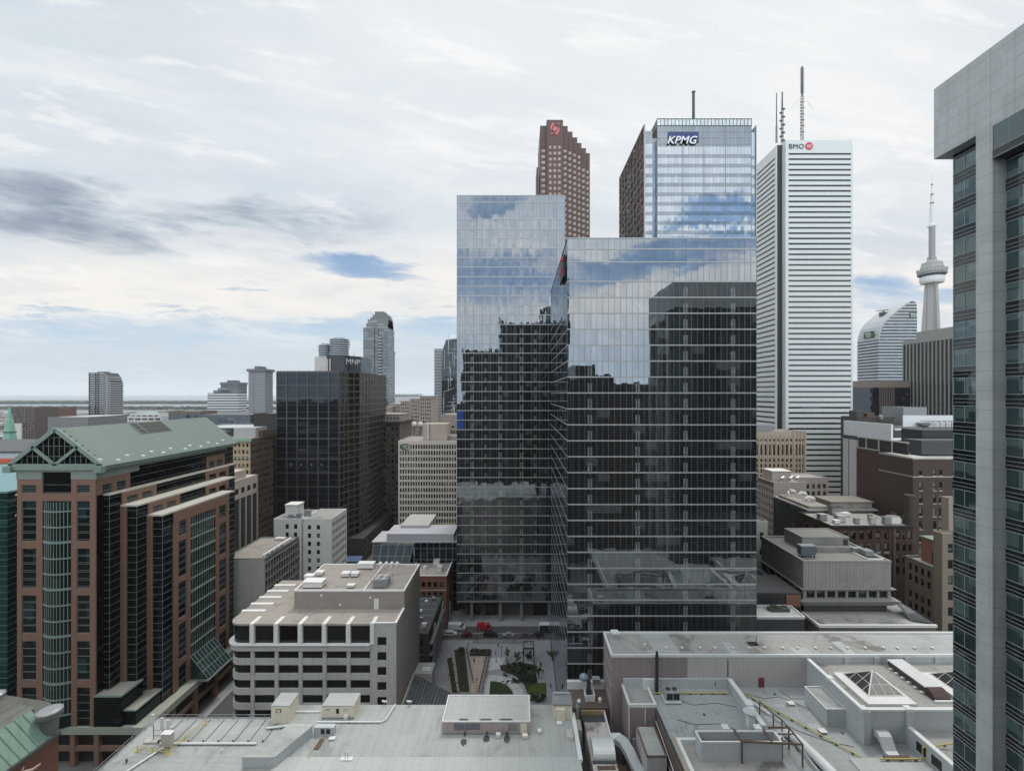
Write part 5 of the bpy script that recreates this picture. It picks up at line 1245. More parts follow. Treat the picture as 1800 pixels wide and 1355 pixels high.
def dark_facet_tower():
    t = thing('office_tower', 'dark faceted glass tower with a black crown bearing white letters', 'office tower', (-125, 290, 0))
    gz = glass('dark_tower_glass', body=(0.010, 0.012, 0.015), pane=(3.0, 3.9), f0=0.045, wob=0.012, ripple=0.012, refl=(0.62, 0.74, 0.86), light=0.05, body2=(0.04, 0.05, 0.05), rip_scale=.3)
    gb = glass('brown_tower_glass', body=(0.012, 0.011, 0.010), pane=(1.7, 1.95), f0=0.05, wob=0.04, ripple=0.02, refl=(0.75, 0.68, 0.60), light=0.10, body2=(0.06, 0.055, 0.05))
    fm = paint('charcoal_frame', (0.085, 0.083, 0.080), 0.5, 0.12, 0.3)
    P = [(X(486, 260), 260.0), (X(596, 260), 260.0), (X(612, 268), 268.0), (X(632, 276), 276.0), (X(650, 290), 290.0), (X(678, 326), 326.0), (X(486, 260), 326.0)]
    zt = 111.0
    mb = MB(); mb.prism(P, 0, zt - .6); mb.build('glass_wall', [gz], t)
    mb = MB(); mb.prism([(a, b) for a, b in P], zt - .6, zt); mb.build('roof_edge', fm, t)
    fr = MB(); g2 = MB()
    def facet(i, nv, rows, vw=.5, hw=.5, brown=False):
        a, b = Vector(P[i]), Vector(P[i + 1]); L = (b - a).length; u = (b - a) / L; fc = Face(a.x, a.y, (u.x, u.y), (u.y, -u.x))
        if brown: fc.quad(g2, 0, L, 0, zt - .7, .03)
        for k in range(nv + 1):
            c = L * k / nv; fc.box(fr, max(0, c - vw / 2), min(L, c + vw / 2), 0, zt - .5, 0, .3)
        for z in rows: fc.box(fr, 0, L, z - hw / 2, z + hw / 2, 0, .24)
    facet(0, 6, [zt - .8, zt - 8.2, zt - 15.5] + [zt - 50, zt - 58, zt - 66] + [zt - 15.5 - 11.5 * k for k in range(1, 3)], .55, .5)
    thin = [zt - 3.9 * k for k in range(1, 28)]
    facet(1, 2, thin, .5, .8, True); facet(2, 2, thin, .5, .8, True); facet(3, 3, thin, .6, .8, True); facet(4, 11, thin, .4, .7, True)
    g2.build('brown_glass', gb, t); fr.build('frame', fm, t)
    fc = f_front(P[0][0], 260); mb = MB()
    for z in thin: fc.box(mb, 0, P[1][0] - P[0][0], z - .12, z + .12, 0, .06)
    mb.build('floor_lines', paint('faint_line', (0.045, 0.05, 0.055), 0.5, 0.1, 0.4), t)
    for k in range(4): pbox(t, 'plant_vent', M['steel'], X(512 + 18 * k, 260) - .35, X(512 + 18 * k, 260) + .35, 259.5, 259.95, zt - 53.8, zt - 53.0)
    # crown
    ya = 272.0; zc = Z(625, ya)
    mb = MB(); mb.box(X(553, ya), X(574, ya), ya, ya + 22, zt - .3, Z(627, ya)); mb.build('plant_room', paint('pale_plant_room', (0.55, 0.54, 0.51), 0.7, 0.06, 0.2, stain=.2), t)
    mb = MB(); mb.prism([(X(574, ya), ya + 1), (X(584, ya), ya - 1), (X(606, ya), ya - 1), (X(634.5, 280), 280), (X(634.5, 280), 300), (X(574, ya), 300)], zt - .3, zc); cr = mb.build('crown', glass('crown_dark', body=(0.012, 0.013, 0.015), pane=(2.2, 9), f0=0.05, wob=0.06, light=0.0), t)
    mb = MB()
    for px in (577, 582): mb.box(X(px, ya) - .5, X(px, ya) + .3, ya - 1.4, ya + .2, zt, zc - 2)
    mb.build('crown_fin', M['conc'], t)
    a = Vector((X(606, ya), ya - 1, 0)); b = Vector((X(634.5, 280), 280, 0)); ang = math.atan2(b.y - a.y, b.x - a.x)
    d = (b - a).normalized(); nrm = Vector((d.y, -d.x, 0))
    pos = a + d * 0.7 + nrm * .3; text('sign_lettering', 'MNP', 4.6, M['white'], t, (pos.x, pos.y, Z(640.5, 275)), (R(90), 0, ang), .15, .12, .0, 1.04)
    mb = MB(); mb.bar((X(622, 290), 290, zc), (X(622, 290), 290, zc + 3), .1); mb.bar((X(586, 270), 270, zt), (X(586, 270), 270, zt + 1), .3); mb.build('aerial', M['dark'], t)
dark_facet_tower()

def mid_centre():
    # beige grid building with a small green sign
    Y = 275.0; x0, x1 = X(700, Y), X(812, Y); zt = Z(775, Y); y1 = 305
    bw = paint('beige_precast', (0.68, 0.62, 0.55), 0.75, 0.06, 0.2, rain=0.12, fine=.05)
    n = 24; wd = x1 - x0
    rows = [(z - 2.6, z) for z in [Z(781.5, Y) - 3.73 * k for k in range(17)] if z > 4]
    t = block('office_block', 'beige block with a dense grid of narrow black windows and a small green sign', x0, x1, Y, y1, zt, bw, M['roofdark'], front=(grid(n, wd, .7, 0.1, .60), rows), depth=.6, par=.6)
    ff = f_front(x0, Y); mb = MB()
    s = (wd - .8) / n
    for i in range(n + 1): ff.box(mb, .7 + s * i - .13, .7 + s * i + .13, 4, zt - .2, 0, .35)
    mb.build('fins', bw, t)
    gr = paint('square_green', (0.02, 0.11, 0.045), 0.4, 0.05, 0.5)
    so = pbox(t, 'sign_panel', gr, X(706.5, Y), X(717.5, Y), Y - .75, Y - .4, Z(790.5, Y), Z(780, Y)); text('sign_lettering', 'TD', 3.2, M['white'], so, (X(707.6, Y), Y - .8, Z(788.8, Y)), ROT_F, .05, 0, .03, .95)
    pbox(t, 'plant_room', paint('stained_plant', (0.50, 0.42, 0.35), 0.8, 0.12, 0.4, rain=0.4), X(744, Y + 8), X(786, Y + 8), Y + 8, Y + 20, zt - .5, Z(745, Y + 8))
    pbox(t, 'plant_pipe', M['white'], X(752, Y + 8), X(754, Y + 8), Y + 7, Y + 7.6, zt, Z(741, Y + 8)); pbox(t, 'side_plant', M['gravel'], X(786, Y + 10), x1, Y + 10, Y + 20, zt - .5, Z(766, Y + 10))
    # brown corner building with roof house
    Y = 320.0; x0, x1 = X(640, Y), X(703, Y); y1 = 353.0; zt = Z(741, Y)
    db = paint('dark_brown_stone', (0.085, 0.066, 0.053), 0.8, 0.15, 0.3, rain=.15); lb = paint('side_stone', (0.30, 0.25, 0.215), 0.8, 0.1, 0.3, rain=.2)
    rows = [(z - 2.2, z) for z in [zt - 4 - 3.8 * k for k in range(20)]]
    t = block('stone_building', 'dark brown stone building with heavy cornice and paler ribbed side', x0, x1, Y, y1, zt, db, M['gravel'], front=(grid(8, x1 - x0, .5, .5, .55), rows), right=(grid(11, y1 - Y, .5, .5, .5), rows), par=.3, win=M['wg_b'])
    fr = f_right(x1, Y); mb = MB()
    for i in range(12): fr.box(mb, (y1 - Y) * i / 11 - .7, (y1 - Y) * i / 11 + .7, 20, zt - 1, 0, .5)
    mb.build('side_rib', lb, t)
    mb = MB(); mb.box(x0 - 1.2, x1 + 1.6, Y - 1.6, y1 + 1, zt - 1.0, zt + .3); mb.build('cornice', db, t)
    pbox(t, 'roof_house', paint('roof_house_stone', (0.40, 0.37, 0.34), 0.8, 0.1, 0.3), X(640, Y + 4), X(705, Y + 4), Y + 4, y1 - 3, zt, Z(729, Y + 4)); pbox(t, 'roof_house_roof', M['gravel'], X(640, Y + 4) - .4, X(705, Y + 4) + .4, Y + 3.6, y1 - 2.6, Z(729, Y + 4), Z(728, Y + 4))
    for k in range(4): pbox(t, 'roof_house_window', M['black'], X(680 + k * 6, Y + 4), X(682.5 + k * 6, Y + 4), Y + 3.9, Y + 4, zt + 1.2, zt + 3.0)
    # stepped stone hotel
    Y = 420.0
    hs = paint('hotel_stone', (0.40, 0.335, 0.295), 0.8, 0.08, 0.2, rain=.12)
    t = thing('stone_hotel', 'pinkish stone hotel stepping up in blocks, dotted with small windows', 'hotel', (X(720, Y), 440, 0))
    ws = []
    for (a, b, tp, dy) in ((738, 758.5, 697.5, 0), (721, 738, 702, 2), (704, 721, 706, 3), (686, 704, 711, 4), (678, 690, 716, 1)):
        y = Y + dy; wl = MB(); wd = X(b, y) - X(a, y)
        punched(f_front(X(a, y), y), wl, wd, 0, Z(tp, y), grid(5, wd, .4, .4, .5), [(z - 2.0, z) for z in [Z(tp + 3, y) - 3.4 * k for k in range(26)]], .3, ws)
        wl.box(X(a, y), X(b, y) - .02, y + .6, y + 34, 0, Z(tp, y)); wl.quad((X(b, y), y, 0), (X(b, y), y + 34, 0), (X(b, y), y + 34, Z(tp, y)), (X(b, y), y, Z(tp, y))); wl.build('wall', hs, t)
        pbox(t, 'cornice', hs, X(a, y) - .5, X(b, y) + .5, y - .5, y + 34, Z(tp, y), Z(tp, y) + .8)
    add_windows(t, ws, M['wg_b'], 'window', 100)
    for k, px in enumerate((728, 739)):
        d = thing('roof_dish', ('left' if k == 0 else 'right') + ' pale dome of the two beside the beige block', 'roof dome', (X(px, 330), 330, Z(752, 330))); mb = MB(); mb.lathe(X(px, 330), 330, [(1.9, Z(750, 330)), (2.1, Z(746, 330)), (1.4, Z(742.5, 330)), (.2, Z(741, 330))], 14); mb.build('shell', M['parwhite'], d, smooth=True); mb = MB(); mb.cyl(X(px, 330), 330, 0, Z(750, 330), .9, n=8); mb.build('mount', lb, d)
    block('stone_block', 'plain grey-pink stone block beside the tall glass tower edge', X(774, 310), X(806, 310), 310, 340, Z(729, 310), paint('pinkish_block', (0.36, 0.31, 0.28), 0.8, 0.08, 0.2), M['gravel'], front=([(7.6, 9.6)], [(Z(751.5, 310), Z(749, 310))]), par=.4)
    block('stone_block', 'low carved stone front below the grey-pink block', X(786, 300), X(806, 300), 300, 309, Z(754, 300), paint('carved_stone', (0.42, 0.36, 0.31), 0.8, 0.2, 0.6, stain=.5), M['gravel'], front=(grid(4, X(806, 300) - X(786, 300), .3, .3, .5), [(Z(762, 300), Z(757, 300))]), par=.4)
    # glass hall with a pale flat roof
    t = thing('glass_hall', 'dark glass hall with sloping front and a pale flat upper roof', 'building', (-45, 225, 0))
    Y = 205.0; g = glass('hall_glass', body=(0.008, 0.012, 0.014), pane=(2.2, 2.0), f0=0.03, wob=0.03, refl=(0.7, 0.82, 0.9), light=.08, body2=(0.05, 0.06, 0.06))
    pbox(t, 'roof', paint('hall_roof', (0.42, 0.41, 0.41), 0.8, 0.05, 0.2), X(653, Y), X(806, Y), Y, Y + 16, 30.9, 31.4)
    pbox(t, 'upper_block', paint('hall_fascia', (0.42, 0.42, 0.45), 0.6, 0.05, 0.2), X(679, Y), X(797, Y), Y + .6, Y + 14, 31.4, Z(938.5, Y + .6)); z2 = Z(938.5, Y + .6)
    mb = MB(); rim(mb, X(679, Y), X(797, Y), Y + .6, Y + 14, z2, z2 + .3, .25, .1); mb.build('upper_parapet', M['parwhite'], t)
    pbox(t, 'rear_roof', paint('hall_roof_rear', (0.43, 0.41, 0.39), 0.8, 0.05, 0.2), X(702, Y + 8), X(752, Y + 8), Y + 10, Y + 30, 30, z2 + 1.2)
    pbox(t, 'green_strip', paint('roof_sedum', (0.10, 0.12, 0.03), 0.9, 0.3, 0.6), X(755, Y + 24), X(806, Y + 24), Y + 16, Y + 28, 30.5, 31.6)
    pbox(t, 'glass_wall', g, X(728, Y), X(806, Y), Y + .8, Y + 26, 0, 30.9)
    mb = MB(); mm = MB()
    A = [(X(656, 204), 204.0, 30.4), (X(727, 204), 204.0, 30.4), (X(708, 194), 192.0, 14.0), (X(652, 194), 192.0, 14.0)]
    mb.quad(*A); mb.quad(A[1], (A[1][0], 204, 0), (A[2][0], 192, 0), A[2]); mb.quad(A[3], A[2], (A[2][0], 192, 0), (A[3][0], 192, 0)); mb.quad(A[0], A[3], (A[3][0], 192, 0), (A[0][0], 204, 0)); mb.build('sloping_glass', g, t)
    for k in range(6):
        f = k / 5; mm.bar(tuple(Vector(A[0]).lerp(Vector(A[1]), f)), tuple(Vector(A[3]).lerp(Vector(A[2]), f)), .08)
    for k in range(5):
        f = k / 4; mm.bar(tuple(Vector(A[0]).lerp(Vector(A[3]), f)), tuple(Vector(A[1]).lerp(Vector(A[2]), f)), .07)
    for k in range(8): x = X(728, Y) + (X(806, Y) - X(728, Y)) * k / 7; mm.box(x - .09, x + .09, Y + .7, Y + .8, 0, 30.9)
    for k in range(6): mm.box(X(728, Y), X(806, Y), Y + .7, Y + .8, 5 * k + 3, 5 * k + 3.2)
    mm.build('glazing_bars', M['steel'], t)
    # small red brick building with arched windows
    Y = 190.0; x0, x1 = -47.0, X(785, Y); zt = Z(1012, Y); y1 = 207
    rb = paint('red_brick', (0.20, 0.088, 0.06), 0.85, 0.2, 0.5, joints=(0, .5, .06), joint_dark=.2, rain=.2)
    t = block('brick_building', 'small red brick building with arched windows and pale parapet', x0, x1, Y, y1, zt, rb, M['gravel'], cope=M['parwhite'], front=(grid(5, x1 - x0, 3, 1, .55), [(zt - 4.6, zt - 2.9), (zt - 9.4, zt - 7.2)]), par=.5, pt=.5)
    ff = f_front(x0, Y)
    for (u0, u1) in grid(5, x1 - x0, 3, 1, .55):
        for z in (zt - 2.9, zt - 7.2):
            mb = MB(); c, r = (u0 + u1) / 2, (u1 - u0) / 2
            mb.add([ff.p(c + r * math.cos(a), z + r * .8 * math.sin(a), .03) for a in [k * math.pi / 8 for k in range(9)]], [tuple(range(9))]); mb.build('window_arch', M['wg'], t)
            mb = MB(); mb.tube([ff.p(c + (r + .15) * math.cos(a), z + (r + .15) * .8 * math.sin(a), .05) for a in [k * math.pi / 8 for k in range(9)]], .12, 6); mb.build('arch_trim', rb, t)
    pbox(t, 'string_course', M['conc'], x0, x1 + .1, Y - .15, Y, zt - 6.0, zt - 5.7)
    for (a, b, c, d, h, nm) in ((-42, -40.6, 197, 199, 1.3, 'small vent hood nearest the left wall of the red brick roof'), (-38.6, -36, 203, 206, 1.9, 'stair hatch at the back of the red brick roof'), (-35.6, -33.6, 195, 198.5, 2.0, 'pale fan box on the right of the red brick roof')):
        u = thing('roof_unit', nm, 'roof vent', ((a + b) / 2, (c + d) / 2, zt - .5)); pbox(u, 'casing', M['parwhite'], a, b, c, d, zt - .4, zt - .5 + h); pbox(u, 'hood', M['conc'], a - .1, b + .1, c - .1, d + .1, zt - .5 + h, zt - .3 + h)
    # dark narrow building with fire escapes
    x0, x1, y0, y1, zt = -43.5, -31.0, 153.5, 183.0, 17.0
    dk = paint('sooty_brick', (0.055, 0.048, 0.042), 0.85, 0.25, 0.4, stain=.4)
    rows = [(z - 2.2, z) for z in (zt - 1.8, zt - 5.8, zt - 9.8, zt - 13.6)]
    t = block('brick_building', 'sooty black building with cluttered dark roof and fire escapes beside the garden', x0, x1, y0, y1, zt, dk, M['dark'], front=(grid(4, x1 - x0, 1, 1, .45), rows), right=(grid(9, y1 - y0, 1, 1, .5), rows), par=.4, win=M['wg_b'])
    fe = MB()
    for z in (4.5, 8.5, 12.5):
        fe.box(x1, x1 + 1.3, y0 + 2, y1 - 2, z, z + .12); fe.bar((x1 + 1.3, y0 + 2, z + 1), (x1 + 1.3, y1 - 2, z + 1), .05); fe.bar((x1 + 1.3, y0 + 2, z + .55), (x1 + 1.3, y1 - 2, z + .55), .04)
        for k in range(14): y = y0 + 2 + (y1 - y0 - 4) * k / 13; fe.bar((x1 + 1.3, y, z), (x1 + 1.3, y, z + 1), .04)
        for (a, b) in ((y0 + 4, y0 + 9), (y1 - 9, y1 - 4)): fe.bar((x1 + .7, a, z), (x1 + .7, b, z + 4), .16)
    fe.build('fire_escape', M['steel'], t)
    q = random.Random(5)
    labs = ['white', 'grey', 'pale', 'silver']
    for k in range(10):
        x, y = q.uniform(x0 + 1, x1 - 2.6), y0 + 2 + k * 2.7
        u = thing('air_conditioner', 'small pale air conditioner among others on the sooty black roof', 'air conditioner', (x, y, zt - .4), 'air conditioners on the sooty roof')
        pbox(u, 'casing', M['parwhite'] if k % 3 else M['steel'], x, x + q.uniform(.9, 1.8), y, y + 1.1, zt - .25, zt + q.uniform(.4, 1.1)); pbox(u, 'stand', M['black'], x, x + .9, y + .1, y + 1, zt - .4, zt - .25)
    mb = MB()
    for k in range(6): mb.bar((x0 + 1, y0 + 3 + k * 4.6, zt + .3), (x1 - 1, y0 + 3 + k * 4.6, zt + .3), .09)
    mb.build('roof_pipes', M['steel'], t)
mid_centre()
# ------------------------------------------------------------------ middle right
def mid_right():
    # grey ribbed concrete block with flared ledge and terrace
    x0, x1, y0, y1, zt = 77.8, 101.9, 125.0, 146.8, 52.2
    gc = paint('grey_ribbed_concrete', (0.29, 0.285, 0.265), 0.85, 0.10, 0.25, rain=0.35, joints=(0.95, 0, 0.12), joint_dark=0.5, stain=.25)
    gr = paint('grey_concrete', (0.27, 0.265, 0.25), 0.85, 0.10, 0.25, rain=0.2, stain=.3); rf = paint('grey_gravel_roof', (0.235, 0.225, 0.205), 0.9, 0.12, 0.3, stain=.4, bump=.03)
    t = thing('concrete_block', 'grey ribbed concrete block with flared ledge, roof terrace and plant boxes', 'building', (90, 136, 0))
    pbox(t, 'ribbed_wall', gc, x0, x1, y0, y1, 44.6, zt - .5)
    mb = MB(); rim(mb, x0, x1, y0, y1, zt - .5, zt, .5, .12); mb.build('parapet', gr, t)
    mb = MB(); mb.quad((x0, y0, zt - .42), (x1, y0, zt - .42), (x1, y1, zt - .42), (x0, y1, zt - .42)); mb.build('roof', rf, t)
    pbox(t, 'core_wall', M['dark'], x0 + .6, x1 - .6, y0 + .7, y1 - .6, 0, 44.5)
    mb = MB()
    for (z0, z1, e0, e1) in ((40.0, 41.6, .3, 1.6), (44.0, 44.6, .2, .9)):
        P = lambda e, z: [(x0 - e, y0 - e, z), (x1 + e, y0 - e, z), (x1 + e, y1, z), (x0 - e, y1, z)]
        mb.add(P(e0, z0) + P(e1, z1), ((0,1,5,4),(1,2,6,5),(3,0,4,7),(4,5,6,7),(3,2,1,0)))
    mb.build('flared_ledge', gr, t)
    ws = []; wl = MB()
    punched(f_front(x0, y0 + .02), wl, x1 - x0, 41.6, 44.0, grid(8, x1 - x0, .6, .6, .8), [(41.9, 43.8)], .6, ws); punched(f_left(x0 + .02, y1), wl, y1 - y0, 41.6, 44.0, grid(6, y1 - y0, .6, .6, .75), [(41.9, 43.8)], .6, ws)
    wl.build('gallery_wall', gr, t)
    wl = MB(); xt0, xt1, yt = 77.6, 107.8, 118.0
    punched(f_front(xt0, yt), wl, xt1 - xt0, 0, 37.4, grid(18, xt1 - xt0, .4, .4, .6), [(34.2, 36.3)], .5, ws)
    wl.quad((xt0, yt, 0), (xt0, y0 + 1, 0), (xt0, y0 + 1, 37.4), (xt0, yt, 37.4)); wl.quad((xt1, yt, 0), (xt1, y1, 0), (xt1, y1, 37.4), (xt1, yt, 37.4)); wl.build('terrace_wall', paint('brown_terrace_wall', (0.17, 0.145, 0.12), 0.8, 0.12, 0.3), t)
    add_windows(t, ws, M['wg'], 'window')
    pbox(t, 'terrace', M['roofdark'], xt0, xt1, yt, y1, 37.4, 37.9); pbox(t, 'terrace_edge', M['parwhite'], xt0 - .2, xt1 + .2, yt - .3, yt + .2, 37.5, 38.2)
    pbox(t, 'terrace_edge', M['parwhite'], xt0 - .3, xt0 + .2, yt + .2, y0, 37.5, 38.2)
    # fan of glazing bars at the right-hand corner
    a0 = Vector((102.6, 127, 42.0)); mb = MB()
    for k in range(7): e = Vector((103.5 + k * .7, 118.6 + (6 - k) * .25, 38.2)); mb.bar(tuple(a0), tuple(e), .07)
    mb.build('corner_bars', M['steel'], t); mb = MB(); mb.add([tuple(a0), (103.3, 120.1, 38.2), (107.7, 118.5, 38.2), (107.7, 126, 38.2)], [(0, 1, 2), (0, 2, 3)]); mb.build('corner_glass', M['wg'], t)
    # roof things
    u = thing('plant_room', 'grey concrete plant room on the ribbed block roof', 'plant room', (90, 138, zt - .4)); pbox(u, 'wall', gr, 83.4, 97.2, 134.5, 143.5, zt - .4, zt + 3.2); mb = MB(); rim(mb, 83.4, 97.2, 134.5, 143.5, zt + 3.2, zt + 3.5, .4, .1); mb.build('parapet', gr, u); pbox(u, 'roof', rf, 83.8, 96.8, 134.9, 143.1, zt + 3.2, zt + 3.3); pbox(u, 'step', gr, 86.5, 97, 132.6, 134.4, zt - .4, zt + 1.1); pbox(u, 'door', M['black'], 95.6, 96.8, 134.3, 134.5, zt + 1.2, zt + 2.8)
    u = thing('cooling_unit', 'dark blue-grey cooling unit on stilts on the ribbed block roof', 'cooling unit', (82, 129.5, zt - .4)); pbox(u, 'casing', paint('blue_grey_casing', (0.10, 0.115, 0.14), 0.5, 0.1, .5), 79.4, 83.6, 128.4, 130.4, zt + .3, zt + 2.7); pbox(u, 'top', M['steel'], 79.3, 83.7, 128.3, 130.5, zt + 2.7, zt + 2.9)
    for (x, y) in ((79.8, 128.6), (83.2, 128.6), (79.8, 130.2), (83.2, 130.2)): pbox(u, 'leg', M['black'], x - .1, x + .1, y - .1, y + .1, zt - .4, zt + .3)
    u = thing('roof_well', 'sunken plant well with grey boxes at the right of the ribbed block roof', 'roof well', (99, 131, zt - .4)); pbox(u, 'frame', M['parwhite'], 96.6, 101.3, 126.5, 134, zt - .42, zt - .05); pbox(u, 'pit', M['black'], 97, 100.9, 126.9, 133.6, zt - .1, zt); pbox(u, 'box', M['steel'], 97.6, 100, 128.5, 131, zt - .1, zt + 1.4); pbox(u, 'duct', M['silver'], 96.8, 99.8, 132, 133.6, zt, zt + 1.0)
    # glass terrace building between
    t = thing('terrace_building', 'low dark glass building with pale roof terrace and planter beside the front tower', 'building', (67.4, 121, 0))
    pbox(t, 'glass_wall', M['g_north'], 61.3, 73.5, 117.6, 124, 0, 39.8); pbox(t, 'terrace', M['roofpale'], 61.2, 73.6, 117.5, 124, 39.8, 40.2); mb = MB(); rim(mb, 61.2, 73.6, 117.5, 124, 40.2, 40.55, .25, .05); mb.build('parapet', M['parwhite'], t)
    pbox(t, 'planter', M['dark'], 66.5, 71.5, 120.5, 122.6, 40.2, 41.0)
    pl = MB(); q = random.Random(9); foliage(pl, 69, 121.5, 41.1, 2.6, .9, .5, 260, q, .22); pl.build('planter_leaves', M['leafdark'], t)
    pbox(t, 'rear_block', M['black'], 61.3, 76.5, 124.1, 136, 0, 43.5); pbox(t, 'rear_roof', M['dark'], 61.2, 76.6, 124, 136, 43.5, 43.9); pbox(t, 'orange_wall', paint('orange_brick', (0.19, 0.09, 0.055), .8, .15, .4), 72.5, 76.4, 123.8, 124.1, 40.2, 43.3)
    # small white building
    block('white_building', 'sliver of a small white building with two windows beside the front tower', 76, 82.2, 151, 160, 55.6, paint('off_white', (0.46, 0.44, 0.40), .8, .06, .3), M['roofdark'], front=([(1.2, 2.4), (3.6, 4.8)], [(49.5, 52.0), (44.5, 47)]), par=.4)
    # dark red brick block with cluttered roof
    x0, x1, y0, y1, zt = 108.0, 136.6, 158.0, 176.5, 52.2
    db = paint('sooty_red_brick', (0.085, 0.048, 0.036), .85, .2, .4, rain=.2, stain=.3); db2 = paint('sooty_brown_brick', (0.12, 0.10, 0.085), .85, .15, .4, rain=.2)
    rows = [(z - 2.9, z) for z in (zt - 1.8, zt - 5.9, zt - 10.0, zt - 14)]
    t = block('brick_building', 'sooty red brick block with bright sills and cluttered black roof', x0, x1, y0, y1, zt, db, M['roofdark'], front=(grid(6, 21, 3.5, .3, .55) + [(22.6, 23.8), (24.8, 26.0), (26.8, 28)], rows), left=(grid(6, y1 - y0, .6, .6, .5), rows), win=M['wg_b'], par=.5, cope=M['black'])
    ff = f_front(x0, y0); pbox(t, 'side_bay', db2, x0 + 21.5, x0 + 22.3, y0 - .25, y0, 0, zt - .4); pbox(t, 'cornice', M['black'], x0 - .5, x1 + .5, y0 - .8, y0 - .1, zt - .5, zt + .15)
    mb = MB()
    for (a, b) in grid(6, 21, 3.5, .3, .55):
        for z in (zt - 5.9, zt - 10.0): ff.box(mb, a, b, z - 2.9 - .9, z - 2.9, 0, .12)
    mb.build('sills', paint('bright_sill', (0.36, 0.33, 0.29), .8, .15, .5), t)
    q = random.Random(12)
    for k in range(11):
        x, y = x0 + 1.5 + k * 2.45, q.uniform(y0 + 2, y1 - 4); h = q.uniform(.7, 2.2); w_ = q.uniform(1.2, 3.2)
        u = thing('roof_unit', 'grey box among the clutter on the sooty brick roof', 'roof unit', (x, y, zt - .5), 'plant boxes on the sooty brick roof'); mm = (M['steel'], M['parwhite'], M['conc'], M['roofdark'])[k % 4]
        pbox(u, 'casing', mm, x, x + w_, y, y + w_ * .8, zt - .3, zt + h); pbox(u, 'base', M['black'], x + .1, x + w_ - .1, y + .1, y + w_ * .7, zt - .5, zt - .3); pbox(u, 'lid', M['silver'] if k % 3 == 0 else mm, x - .1, x + w_ + .1, y - .1, y + w_ * .8 + .1, zt + h, zt + h + .12)
    # black glass block behind it
    bg = glass('navy_glass', body=(0.006, 0.007, 0.010), pane=(1.4, 3.8), f0=.06, wob=.03, light=.03)
    t = thing('glass_block', 'black glass block with brown roof and pale curved roof ducts', 'building', (125, 189, 0)); pbox(t, 'glass_wall', bg, 112, 139, 177, 201, 0, 52.4); pbox(t, 'roof', M['roofdark'], 111.8, 139.2, 176.8, 201, 52.4, 52.9)
    mb = MB()
    for k in range(16): mb.box(111.92, 112, 177 + k * 1.6, 177.1 + k * 1.6, 0, 52.4)
    mb.build('mullions', M['dark'], t)
    pbox(t, 'penthouse', M['gravel'], 122, 138, 178.5, 188, 52.9, 55.4); pbox(t, 'penthouse_roof', paint('brown_flat_roof', (0.26, 0.23, 0.19), .9, .12, .3), 121.5, 138.5, 178, 188.5, 55.4, 55.8); pbox(t, 'lower_roof', M['gravel'], 113, 121, 178, 199, 52.9, 54.0)
    for k, (x, y) in enumerate(((115.5, 196), (118.5, 193), (117, 186))):
        u = thing('roof_duct', ('tallest', 'middle', 'lowest')[k] + ' of three bent pale ducts on the black glass block', 'roof duct', (x, y, 54)); mb = MB(); mb.tube([(x, y, 53.9), (x, y, 55.6 - k * .3), (x + .8, y, 56.4 - k * .3), (x + 2.6, y, 56.0 - k * .4), (x + 3.4, y, 54.6)], [.7, .7, .75, .7, .5], 8); mb.build('tube', M['parwhite'], u); pbox(u, 'base', M['conc'], x - 1, x + 1, y - 1, y + 1, 53.9, 54.3)
    u = thing('roof_unit', 'caged square cooling box between the brick roof and black glass block', 'cooling unit', (121, 176.8, 52)); pbox(u, 'casing', M['steel'], 119, 123, 173.5, 176, 52, 54.6); pbox(u, 'cage', M['dark'], 118.8, 123.2, 173.3, 176.2, 54.6, 54.9)
    # pale pinkish building
    pk = paint('pale_pink_render', (0.56, 0.47, 0.42), .8, .07, .25, rain=.15, stain=.15); dk = paint('grey_brown_side', (0.16, 0.14, 0.125), .8, .12, .3)
    x0, y0, zt = 119.9, 215.0, 56.0; x1 = 135.4; rows = [(z - 1.9, z) for z in [zt - 3.5 - 3.5 * k for k in range(12)]]
    t = block('pink_building', 'pale pink rendered building with paired arched windows and dark side', x0, x1, y0, 229.5, zt, pk, M['roofdark'], front=([(8.3, 9.3), (10.1, 11.1)], rows[1:]), left=(grid(6, 14.5, .6, .6, .5), rows), par=.4)
    fl = f_left(x0, 229.5); pbox(t, 'side_cladding', dk, x0 - .08, x0, 215.0, 229.5, zt - 2, zt); pbox(t, 'roof_house', pk, 122, 131, 220, 228, zt - .4, zt + 4.4); pbox(t, 'roof_house_roof', M['parwhite'], 121.7, 131.3, 219.7, 228.3, zt + 4.4, zt + 4.7)
    for k, x in enumerate((125, 129, 132.2)): mb = MB(); mb.tube([(x, 218, zt - .3), (x + .3, 218, zt + 1.6), (x + 1.6, 218, zt + 2.0)], [.5, .6, .8], 8); mb.build('roof_fan', M['silver'], t)
    block('pink_building', 'stone annex with rows of small windows beside the pale pink building', 140 - 4.4, 150.4, 222, 236, 57.0, paint('annex_stone', (0.42, 0.37, 0.33), .8, .1, .3), M['roofdark'], front=(grid(5, 14.8, .8, .5, .55), [(z - 2.1, z) for z in [54 - 3.5 * k for k in range(11)]]), par=.4)
    # buff art deco building
    Y = 290.0; x0, x1 = X(1326, Y), X(1417.5, Y); zt = Z(759, Y); bf = paint('buff_stone', (0.52, 0.42, 0.315), .8, .07, .25, rain=.2)
    cols = grid(9, 24.5, .4, .2, .42) + grid(4, x1 - x0 - 25.5, 25.5, 0, .36) if False else grid(9, 25, .4, .2, .45) + [(26.3, 27.4), (28.3, 29.4), (30.3, 31.4)]
    rows = [(zt - 6.0, zt - 4.5), (zt - 14.8, zt - 8.0)] + [(z - 2.2, z) for z in [zt - 17 - 3.4 * k for k in range(14)]]
